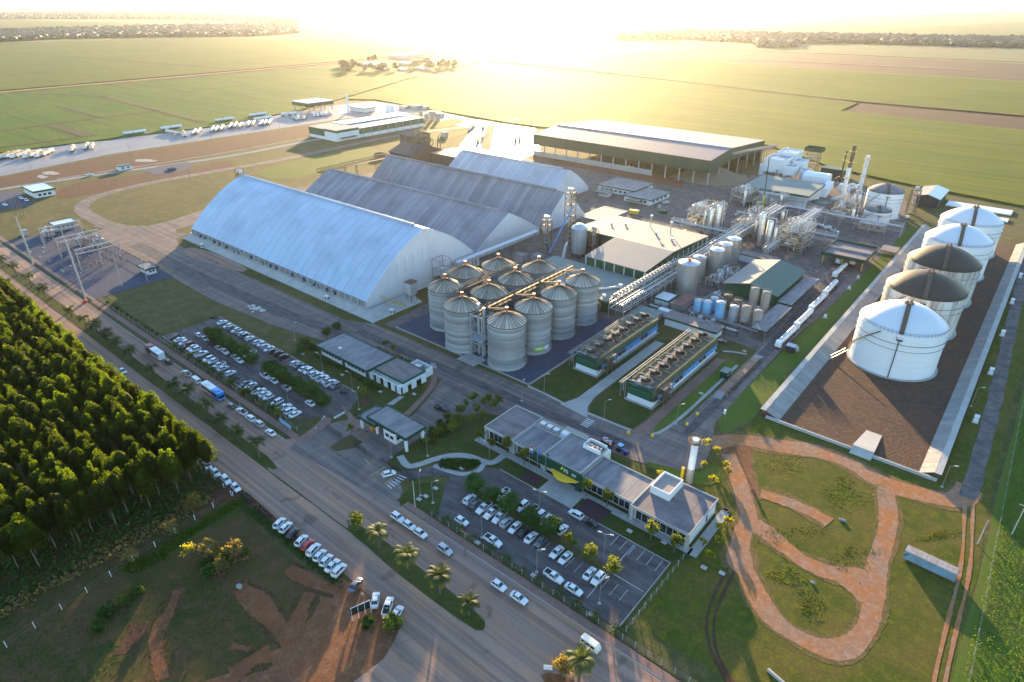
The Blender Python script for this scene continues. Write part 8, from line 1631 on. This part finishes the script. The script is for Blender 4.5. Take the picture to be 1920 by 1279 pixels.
def shrub(x, y, sc, label, vs_=None, group=None, name='shrub', z=.15):
    o = bpy.data.objects.new(name, rng.choice(vs_ or SH_DARK)); C.objects.link(o); o.location = (x, y, z); o.rotation_euler = (0, 0, rng.uniform(0, 6.28)); o.scale = (sc, sc, sc * rng.uniform(.85, 1.2)); return tag(o, label, 'shrub', group)
def palm_variant(seed, h, nf, fl, mat='leaf_palm', droop=1.0):
    nr = np.random.default_rng(seed); V = []; F = []
    for i in range(nf):
        a = 2 * math.pi * i / nf + nr.uniform(-.25, .25); el = nr.uniform(.1, 1.25); n = 9; p = np.array([0, 0, h]); dirx = np.array([math.cos(a), math.sin(a), 0]); side = np.array([-math.sin(a), math.cos(a), 0]); e = el
        for k in range(n):
            st = fl / n; q = p + (dirx * math.cos(e) + np.array([0, 0, 1]) * math.sin(e)) * st; e -= (.20 + .06 * k / n) * droop * (1.1 - .3 * el)
            wl = .62 * math.sin(math.pi * (k + .8) / (n + .6)) * fl / 2.6
            for s_ in (-1, 1):
                for m in range(2):
                    b0 = p + (q - p) * (m * .5); b1 = p + (q - p) * (m * .5 + .42); tip = (b0 + b1) / 2 + side * s_ * wl + (q - p) * .5 + np.array([0, 0, -.35 * wl]); tip2 = tip + (q - p) * .25
                    o = len(V); V += [b0, b1, tip2, tip]; F.append((o, o + 1, o + 2, o + 3))
            p = q
    me = np_mesh('crown', np.array(V), np.array(F), mat); b = MB(); pz = 0
    for k in range(5): b.lathe([(.26 - .02 * k, h * k / 5 - .05), (.22 - .02 * k, h * (k + 1) / 5)], 8)
    return [('trunk', b.mesh('trunk', 'bark_pale')), ('crown', me)]
PALM = TreeKind('palm_tree', 'palm', [palm_variant(k, 4.0 + .4 * k, 24, 3.0) for k in range(4)])
PALMS = TreeKind('small_palm', 'palm', [palm_variant(20 + k, .9, 14, 1.4) for k in range(3)])
FAN = TreeKind('fan_palm', 'palm', [[('trunk', trunk_mb(3.4, .18, 31 + k, 0).mesh('trunk', 'bark')), ('crown', crown_mesh('crown', 620, 1.75, 1.7, 4.6, 22, .30, 150 + k, 'leaf_mid', .5, .1))] for k in range(3)])

# plantation
tr = random.Random(12); cand = []
y = 54.0; row = 0
while y > -30:
    x = -480 + (row % 2) * 1.7
    while x < -156:
        X, Y = x + tr.uniform(-.7, .7), y + tr.uniform(-.6, .6); p = to_px((X, Y, 11))
        if p and -60 < p[0] < 1980 and -60 < p[1] < 1330 and tr.random() > .06: cand.append((X, Y))
        x += 4.3
    y -= 4.2; row += 1
cand.sort(key=lambda q: q[0] ** 2 + q[1] ** 2); near, rest = cand[:300], cand[300:]
ne = [0, 0]
for i, (x, y) in enumerate(near):
    edge = 1 if y > 52 else (2 if x > -161 else 0)
    if edge: ne[edge - 1] += 1
    t = (EUCE if edge else EUC).place(x, y, .05, tr.uniform(.86, 1.12), ('%s eucalyptus from the clearing along the avenue edge of the plantation' if edge == 1 else '%s eucalyptus from the bottom left along the clearing edge of the plantation') % nth(ne[edge - 1] - 1) if edge else 'eucalyptus inside the dense plantation beside the avenue', 'eucalyptus plantation', None, tr)
if rest:
    src = [dome_mesh('crown', 500, 2.15, 3.3, 11.4, .42, 40 + k, 'leaf_euc') for k in range(2)]; VV, FF, off = [], [], 0
    for i, (x, y) in enumerate(rest):
        me = src[i % 2]; co = np.empty(len(me.vertices) * 3); me.vertices.foreach_get('co', co); co = co.reshape(-1, 3) * tr.uniform(.86, 1.1) + np.array([x, y, 0]); VV.append(co); FF += [tuple(v + off for v in f.vertices) for f in me.polygons]; off += len(co)
    me = bpy.data.meshes.new('plantation_rest'); me.from_pydata(np.concatenate(VV).tolist(), [], FF); me.materials.append(MATS['leaf_euc']); o = bpy.data.objects.new('plantation_trees', me); C.objects.link(o); tag(o, 'far rows of the eucalyptus plantation at the left edge', 'trees', kind='stuff')
def scatter(name, region, n, size, mat, label, cat, seed, hmin, hmax, up=.8, tuft=3):
    """uncountable low growth: leaf sprays standing over an area given as a list of (x, y)"""
    nr = np.random.default_rng(seed); pts_ = np.array(region(n, nr)); m = len(pts_); c = np.repeat(np.column_stack([pts_, np.zeros(m)]), tuft, 0); c[:, :2] += nr.normal(size=(m * tuft, 2)) * size * .7; c[:, 2] = nr.uniform(hmin, hmax, m * tuft); V, F = leaf_quads(c, size, nr, up)
    o = bpy.data.objects.new(name, np_mesh(name, V, F, mat)); C.objects.link(o); tag(o, label, cat, kind='stuff')
def in_rect(x0, x1, y0, y1): return lambda n, nr: np.column_stack([nr.uniform(x0, x1, n), nr.uniform(y0, y1, n)])
def in_px(fn, u0, u1, v0, v1):
    return lambda n, nr: [fn(u, v) for u, v in zip(nr.uniform(u0, u1, n), nr.uniform(v0, v1, n))]
def gauss_px(fn, u0, u1, v0, v1):
    def f(n, nr):
        c = nr.normal(size=(9, 2)); k = nr.integers(0, 9, n); q = c[k] * .8 + nr.normal(size=(n, 2)) * .35
        return [fn((u0 + u1) / 2 + a * (u1 - u0) * .35, (v0 + v1) / 2 + b * (v1 - v0) * .4) for a, b in q]
    return f
def along(fn, pl, wd):
    P_ = [Vector(fn(*p)) for p in pl]
    def f(n, nr):
        out = []
        for _ in range(n): i = nr.integers(0, len(P_) - 1); t_ = nr.uniform(); c = P_[i].lerp(P_[i + 1], t_); out.append((c.x + nr.normal() * wd, c.y + nr.normal() * wd))
        return out
    return f
scatter('undergrowth', in_rect(-166, -150.5, -20, 56), 1500, .45, 'leaf_dark', 'dark undergrowth at the foot of the plantation edge', 'undergrowth', 3, .1, 1.3)
scatter('undergrowth', in_rect(-152, -147, -5, 50), 450, .4, 'leaf_straw', 'straw-coloured scrub at the foot of the plantation edge', 'undergrowth', 4, .1, 1.1)
scatter('undergrowth', in_rect(-360, -166, 5, 54), 2600, .5, 'leaf_mid', 'low growth between the plantation trunks', 'undergrowth', 5, .1, 1.4)
scatter('grass', along(b3, ((720, 640), (860, 590), (1130, 400), (1380, 250)), .9), 1400, .26, 'leaf_crop', 'long green grass along the plantation fence', 'grass', 6, .05, .5)
scatter('grass', along(b3, ((1390, 300), (1640, 510), (1900, 715)), .8), 1000, .24, 'leaf_dark', 'dark grass strip behind the slanted roadside cars', 'grass', 7, .05, .5)
scatter('grass', gauss_px(b3, 0, 1500, 500, 1279), 2600, .15, 'leaf_dark', 'green tufts on the clearing below the plantation', 'grass', 9, .02, .15)
# crop on the right edge
def crop_rows(n, nr):
    x = 17 + nr.integers(0, 60, n) * .8 + nr.normal(size=n) * .14; y = nr.uniform(60, 420, n); return np.column_stack([x, y])
scatter('crop', crop_rows, 100000, .20, 'leaf_crop', 'bright green row crop along the right edge', 'crop', 10, .25, .75, 1.0, 1)
sheet('crop_field', [(15.5, 50), (70, 50), (70, 420), (14.5, 420)], .06, 'lawn_bright', .3, 5)
for i, (fn, a, b_) in enumerate(((b4, (430, 20), (700, 120)), (b4, (780, 180), (1080, 300)), (b4, (450, 400), (760, 500)), (b4, (860, 520), (1060, 620)), (b4, (500, 640), (660, 720)), (b4, (1330, 400), (1540, 460)), (b4, (640, 780), (800, 900)), (b4, (780, 150), (1000, 250)))):
    scatter('weeds', gauss_px(fn, a[0], b_[0], a[1], b_[1]), 300, .13, 'leaf_mid', ('weedy growth patch on the upper dirt loop island', 'pale weeds right on the upper loop island', 'weeds left on the middle loop island', 'weeds right on the middle loop island', 'weeds high in the lower loop', 'weeds above the container', 'weeds low in the lower loop', 'weeds across the top loop island')[i], 'weeds', 200 + i, .02, .16)
# palms in the medians
n = 0
for q in ((15, 175), (65, 230), (155, 290), (235, 345), (340, 465), (445, 520), (545, 560), (570, 620), (665, 640), (675, 720), (805, 810), (945, 890), (1080, 930), (1110, 1040), (1250, 1065), (1300, 1150), (1455, 1220)):
    x, y = a3(*q, 4.6); PALM.place(x, 68.2, .14, rng.uniform(.95, 1.25), '%s palm from the left on the upper avenue median' % nth(n), 'palms on the upper avenue median'); n += 1
n = 0
for q in ((262, 410), (358, 580), (578, 680), (697, 840)):
    x, y = b2(*q, 4.6); PALM.place(x, 67.8, .14, rng.uniform(1.0, 1.2), '%s palm from the left on the lower avenue median' % nth(n), 'palms on the lower avenue median'); n += 1
x, y = b2(1340, 1190, 4.5); PALM.place(x, y, .14, 1.2, 'palm standing alone at the bottom edge of the picture'); x, y = b2(65, 380, 3.5); GOLD.place(x, 68.0, .14, 1.1, 'dark round tree at the left end of the lower median')
for i, q in enumerate(((515, 320), (583, 365), (665, 410), (740, 465), (835, 525), (925, 580), (1022, 640), (1120, 690), (1230, 770), (1330, 830), (1440, 895), (1555, 965))):
    x, y = b2(*q, 1.2); PALMS.place(x, 85.0, .12, rng.uniform(.9, 1.25), '%s small palm from the left before the visitor car park' % nth(i), 'small palms before the visitor car park')
for i, q in enumerate(((595, 420), (625, 440), (655, 455), (680, 470), (705, 490), (728, 505), (755, 525), (790, 545), (820, 562), (848, 580), (875, 600), (970, 670), (1010, 695), (1060, 725), (1105, 755), (1140, 775), (1190, 805), (1235, 835), (1300, 870), (1385, 930), (1430, 960), (1475, 990), (1520, 1025), (1570, 1050))):
    x, y = a3(*q, .8); shrub(x, 84.0, rng.uniform(.8, 1.1) if i < 11 else rng.uniform(1.2, 1.7), '%s %s bush from the left in the fence row of the upper avenue' % (nth(i), 'small' if i < 11 else 'leafy'), SH_MID if i % 2 else SH_DARK, 'fence row bushes', z=.1)
for k, pl in enumerate((((1165, 590), (1205, 606), (1240, 624), (1270, 640), (1300, 655), (1335, 675), (1365, 700), (1405, 735)), ((1520, 785), (1550, 800), (1585, 822), (1625, 845), (1665, 872), (1705, 900), (1740, 918), (1775, 945), (1812, 972)))):
    for i, q in enumerate(pl): x, y = a3(*q, 3.2); ROUND.place(x, 97.0 + rng.uniform(-.4, .4), .2, rng.uniform(.85, 1.08), '%s dark round tree from the left on the %s car park island' % (nth(i), ('first', 'second')[k]), 'trees on the upper car park islands')
for i, q in enumerate(((745, 170), (840, 225), (945, 280), (1055, 360), (1165, 415), (1285, 470), (1400, 545), (1535, 620))):
    x, y = b2(*q, 3.2); (ROUND if i < 5 else GOLD).place(x, 98.0, .2, rng.uniform(.92, 1.12), '%s tree from the left in the visitor car park' % nth(i), 'trees in the visitor car park')
for i, q in enumerate(((165, 330), (275, 345), (405, 430), (865, 655), (1020, 730), (1345, 975), (1520, 1070))):
    x, y = zd(*q, 4.4); FAN.place(x, y, .15, .9 if i else .7, '%s leafy palm from the left along the office front' % nth(i), 'palms along the office front')
gl = [(220, 55), (180, 85), (100, 160), (110, 60), (70, 300), (60, 120), (20, 180), (-30, 60), (-60, 120), (-80, 190), (-120, 250), (30, 40), (150, 40)]
for i, q in enumerate(gl): x, y = zd(*q, 2.5); GARDEN.place(x, y, .15, rng.uniform(.9, 1.3), '%s garden tree from the right between gate and office' % nth(i), 'garden trees between gate and office')
for i, q in enumerate(((1900, 930), (1720, 1080), (1835, 1070), (1765, 1190), (1720, 510), (1815, 420), (1745, 360), (1880, 520), (1400, 580), (1835, 980), (1905, 560), (1790, 640))):
    x, y = zd(*q, 2.0); SMALLT.place(x, y, .12, rng.uniform(1.0, 1.3), '%s small sunlit yellow-green tree around the right end of the office' % nth(i), 'small sunlit trees by the office')
for i in range(26):
    f = i / 25; x, y = zc(1180 + 300 * f + rng.uniform(-40, 40), 1120 - 230 * f + rng.uniform(-50, 60)); shrub(x, y, rng.uniform(.7, 1.3), '%s leafy shrub of the garden bed, counted from the gatehouse toward the silos' % nth(i), SH_MID if i % 3 else SH_DARK, 'garden shrubs beside the gatehouse')
for i in range(34): x, y = b2(560 + (i % 12) * 19 + rng.uniform(-8, 8), 40 + (i // 12) * 18 + rng.uniform(-5, 5)); shrub(x, y, rng.uniform(.45, .7), '%s low shrub in the %s row of the oval bed' % (nth(i % 12), nth(i // 12)), SH_DARK, 'shrubs in the oval bed')
hedge = [(-202 + i * 1.25, 117 + i * .75) for i in range(8)] + [(-190 + i * 1.35, 131.0 + .12 * i) for i in range(20)] + [(-160 + rng.uniform(-4, 4), 132 + rng.uniform(-1, 2)) for _ in range(6)]
for i, (x, y) in enumerate(hedge): shrub(x, y, rng.uniform(1.0, 1.7), '%s hedge shrub behind the canteen, counted from the left' % nth(i), SH_DARK if i % 4 else SH_MID, 'hedge shrubs behind the canteen')
for i in range(20): shrub(-195 + i * 2.0, 115.0 + rng.uniform(-.3, .3), rng.uniform(.5, .8), '%s low shrub along the canteen front from the left' % nth(i), SH_DARK, 'shrubs along the canteen front')
for i, (q, k) in enumerate((((645, 590), ROUND), ((600, 665), GARDEN), ((870, 265), GARDEN), ((800, 230), GARDEN), ((60, 205), ROUND), ((20, 262), ROUND), ((260, 112), ROUND), ((350, 62), ROUND), ((480, 1010), GARDEN))):
    x, y = zc(*q, 2.2); k.place(x, y, .15, .75 if k is ROUND else 1.0, '%s tree round the canteen, counted in a loop from its porch' % nth(i), 'trees round the canteen')
for i, (q, s_, vs_) in enumerate((((1180, 560), 1.6, SH_STRAW), ((1250, 590), 1.8, SH_MID), ((1330, 580), 1.5, SH_STRAW), ((1240, 650), 1.3, SH_STRAW), ((1180, 680), 1.9, SH_DARK), ((1160, 620), 1.5, SH_DARK), ((1380, 560), 1.2, SH_MID), ((690, 840), 1.5, SH_MID), ((760, 790), 1.3, SH_MID), ((600, 900), 1.9, SH_DARK), ((560, 980), 1.6, SH_DARK), ((800, 770), 1.0, SH_MID), ((1090, 300), 1.6, SH_STRAW), ((1080, 240), 1.3, SH_MID), ((960, 440), 1.2, SH_STRAW), ((740, 590), 1.2, SH_STRAW))):
    x, y = b3(*q); shrub(x, y, s_, '%s wild bush from the top of the clearing below the plantation' % nth(i), vs_, 'wild bushes on the clearing')
x, y = b3(1050, 540, 3); SMALLT.place(x, y, .1, 1.6, 'single bright yellow-green tree on the clearing below the plantation'); x, y = b2(290, 965); shrub(x, y, 2.2, 'green bush at the end of the red dirt beside the cars', SH_MID); x, y = b2(150, 960); shrub(x, y, 1.6, 'dark scorched bush behind the billboard', SH_DARK)
x, y = b2(1250, 1210); shrub(x, y, 1.4, 'brown bush beside the lone bottom palm', SH_STRAW)
# farmstead and distant trees
FART = TreeKind('farm_tree', 'tree', [[('trunk', trunk_mb(4, .3, k, 2, 2).mesh('trunk', 'bark')), ('crown', crown_mesh('crown', 260, 6, 4.5, 7, 14, 1.1, 170 + k, 'leaf_far', .75))] for k in range(3)])
fr = random.Random(31); n = 0
for q in [(fr.uniform(0, 110), fr.uniform(375, 410)) for _ in range(14)] + [(170, 345), (155, 350), (185, 352)] + [(fr.uniform(400, 520), fr.uniform(365, 395)) for _ in range(12)] + [(fr.uniform(540, 640), fr.uniform(370, 395)) for _ in range(10)] + [(fr.uniform(110, 340), fr.uniform(395, 408)) for _ in range(8)]:
    x, y = r2(*q); FART.place(x, y, 1.0, fr.uniform(.7, 1.3), '%s farmstead tree in the middle distance, counted from the left clump' % nth(n) if n < 40 else 'low farmstead tree along the near hedge', 'farmstead trees', None, fr); n += 1
for i, (u, v_, lx, ly, h) in enumerate(((185, 372, 40, 26, 6), (235, 398, 26, 14, 5), (340, 328, 60, 30, 9), (365, 368, 30, 16, 6), (350, 400, 22, 14, 4), (450, 395, 26, 14, 5), (420, 320, 36, 24, 7))):
    x, y = r2(u, v_); t = thing('farm_building', '%s pale farm building from the left in the distant farmstead' % nth(i), 'building', (x, y, 1.0)); MB().box(-lx / 2, lx / 2, -ly / 2, ly / 2, 0, h * .7).build('wall', 'concrete', t); MB().xprism([(-ly / 2 - 1, h * .7), (0, h), (ly / 2 + 1, h * .7)], -lx / 2 - 1, lx / 2 + 1).build('roof', 'steel_light', t)
sheet('farm_soil', smooth_poly(pts(r2, (250, 420), (450, 400), (640, 395), (880, 412), (700, 432), (420, 440)), 1), 1.25, 'soil_plough', 2, 20)
for i, q in enumerate(((1580, 228), (1632, 232), (1720, 236), (1765, 230), (1790, 234), (1820, 232), (1840, 236))): x, y = r2(*q); FART.place(x, y, 1.0, fr.uniform(1.6, 2.4), '%s lone distant tree from the left right of the sun glow' % nth(i), 'lone distant trees', None, fr)
def far_wood(label, bands, n, seed, sz):
    nr = np.random.default_rng(seed); bm = bmesh.new(); bmesh.ops.create_icosphere(bm, subdivisions=1, radius=1.0); bv = np.array([v.co[:] for v in bm.verts]); bf = np.array([[v.index for v in f.verts] for f in bm.faces]); bm.free(); VV, FF, off = [], [], 0
    for (pl, top, m) in bands:
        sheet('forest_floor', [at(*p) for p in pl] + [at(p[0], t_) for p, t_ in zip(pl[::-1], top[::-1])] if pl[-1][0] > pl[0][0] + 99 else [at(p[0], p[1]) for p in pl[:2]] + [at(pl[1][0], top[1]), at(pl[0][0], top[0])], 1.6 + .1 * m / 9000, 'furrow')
        for _ in range(m):
            k = nr.integers(0, len(pl) - 1); t_ = nr.uniform(); u = pl[k][0] + (pl[k + 1][0] - pl[k][0]) * t_; lo = pl[k][1] + (pl[k + 1][1] - pl[k][1]) * t_; hi = top[k] + (top[k + 1] - top[k]) * t_
            x, y = at(u, lo + (hi - lo) * nr.uniform() ** .8); s_ = sz * nr.uniform(.6, 1.4); v = bv * (1 + nr.uniform(-.3, .3, (len(bv), 1))) * np.array([s_, s_, s_ * .6]) + np.array([x, y, s_ * .5]); VV.append(v); FF.append(bf + off); off += len(v)
    me = np_mesh('forest', np.concatenate(VV), np.concatenate(FF), 'leaf_far'); me.polygons.foreach_set('use_smooth', [True] * len(me.polygons)); o = bpy.data.objects.new('forest', me); C.objects.link(o); tag(o, label, 'forest', kind='stuff')
far_wood('long dark forest belt beyond the left fields', [(((-150, 86), (0, 79), (120, 73), (300, 70), (480, 68), (560, 62)), (66, 62, 57, 52, 48, 45), 7500), (((340, 70), (520, 66), (560, 60)), (58, 52, 48), 1500), (((-100, 37), (120, 36), (300, 36), (560, 42)), (28, 24, 23, 26), 4200), (((-100, 19), (100, 18), (0, 16)), (13, 13, 12), 500)], 0, 1, 13)
far_wood('hazy tree line along the right horizon', [(((1160, 76), (1280, 74), (1450, 84), (1600, 82), (1800, 88), (1960, 92)), (66, 62, 66, 70, 74, 76), 4200), (((1420, 91), (1490, 90)), (76, 76), 500)], 0, 2, 12)
# ------------------------------------------------------------------ haze
hz = MB().box(-45500, 20500, -3500, 50500, -1.0, 126.0).build('haze', None, smooth=False)
m, nt, N, L = nodes_of('haze')
v = N.new('ShaderNodeVolumePrincipled'); v.inputs['Color'].default_value = (0.93, 0.95, 1.0, 1); v.inputs['Density'].default_value = 0.000027; v.inputs['Anisotropy'].default_value = 0.77
o = N.new('ShaderNodeOutputMaterial'); L.new(v.outputs[0], o.inputs['Volume'])
hz.data.materials.append(m); hz['kind'] = 'stuff'; hz['label'] = 'pale haze over the plain'
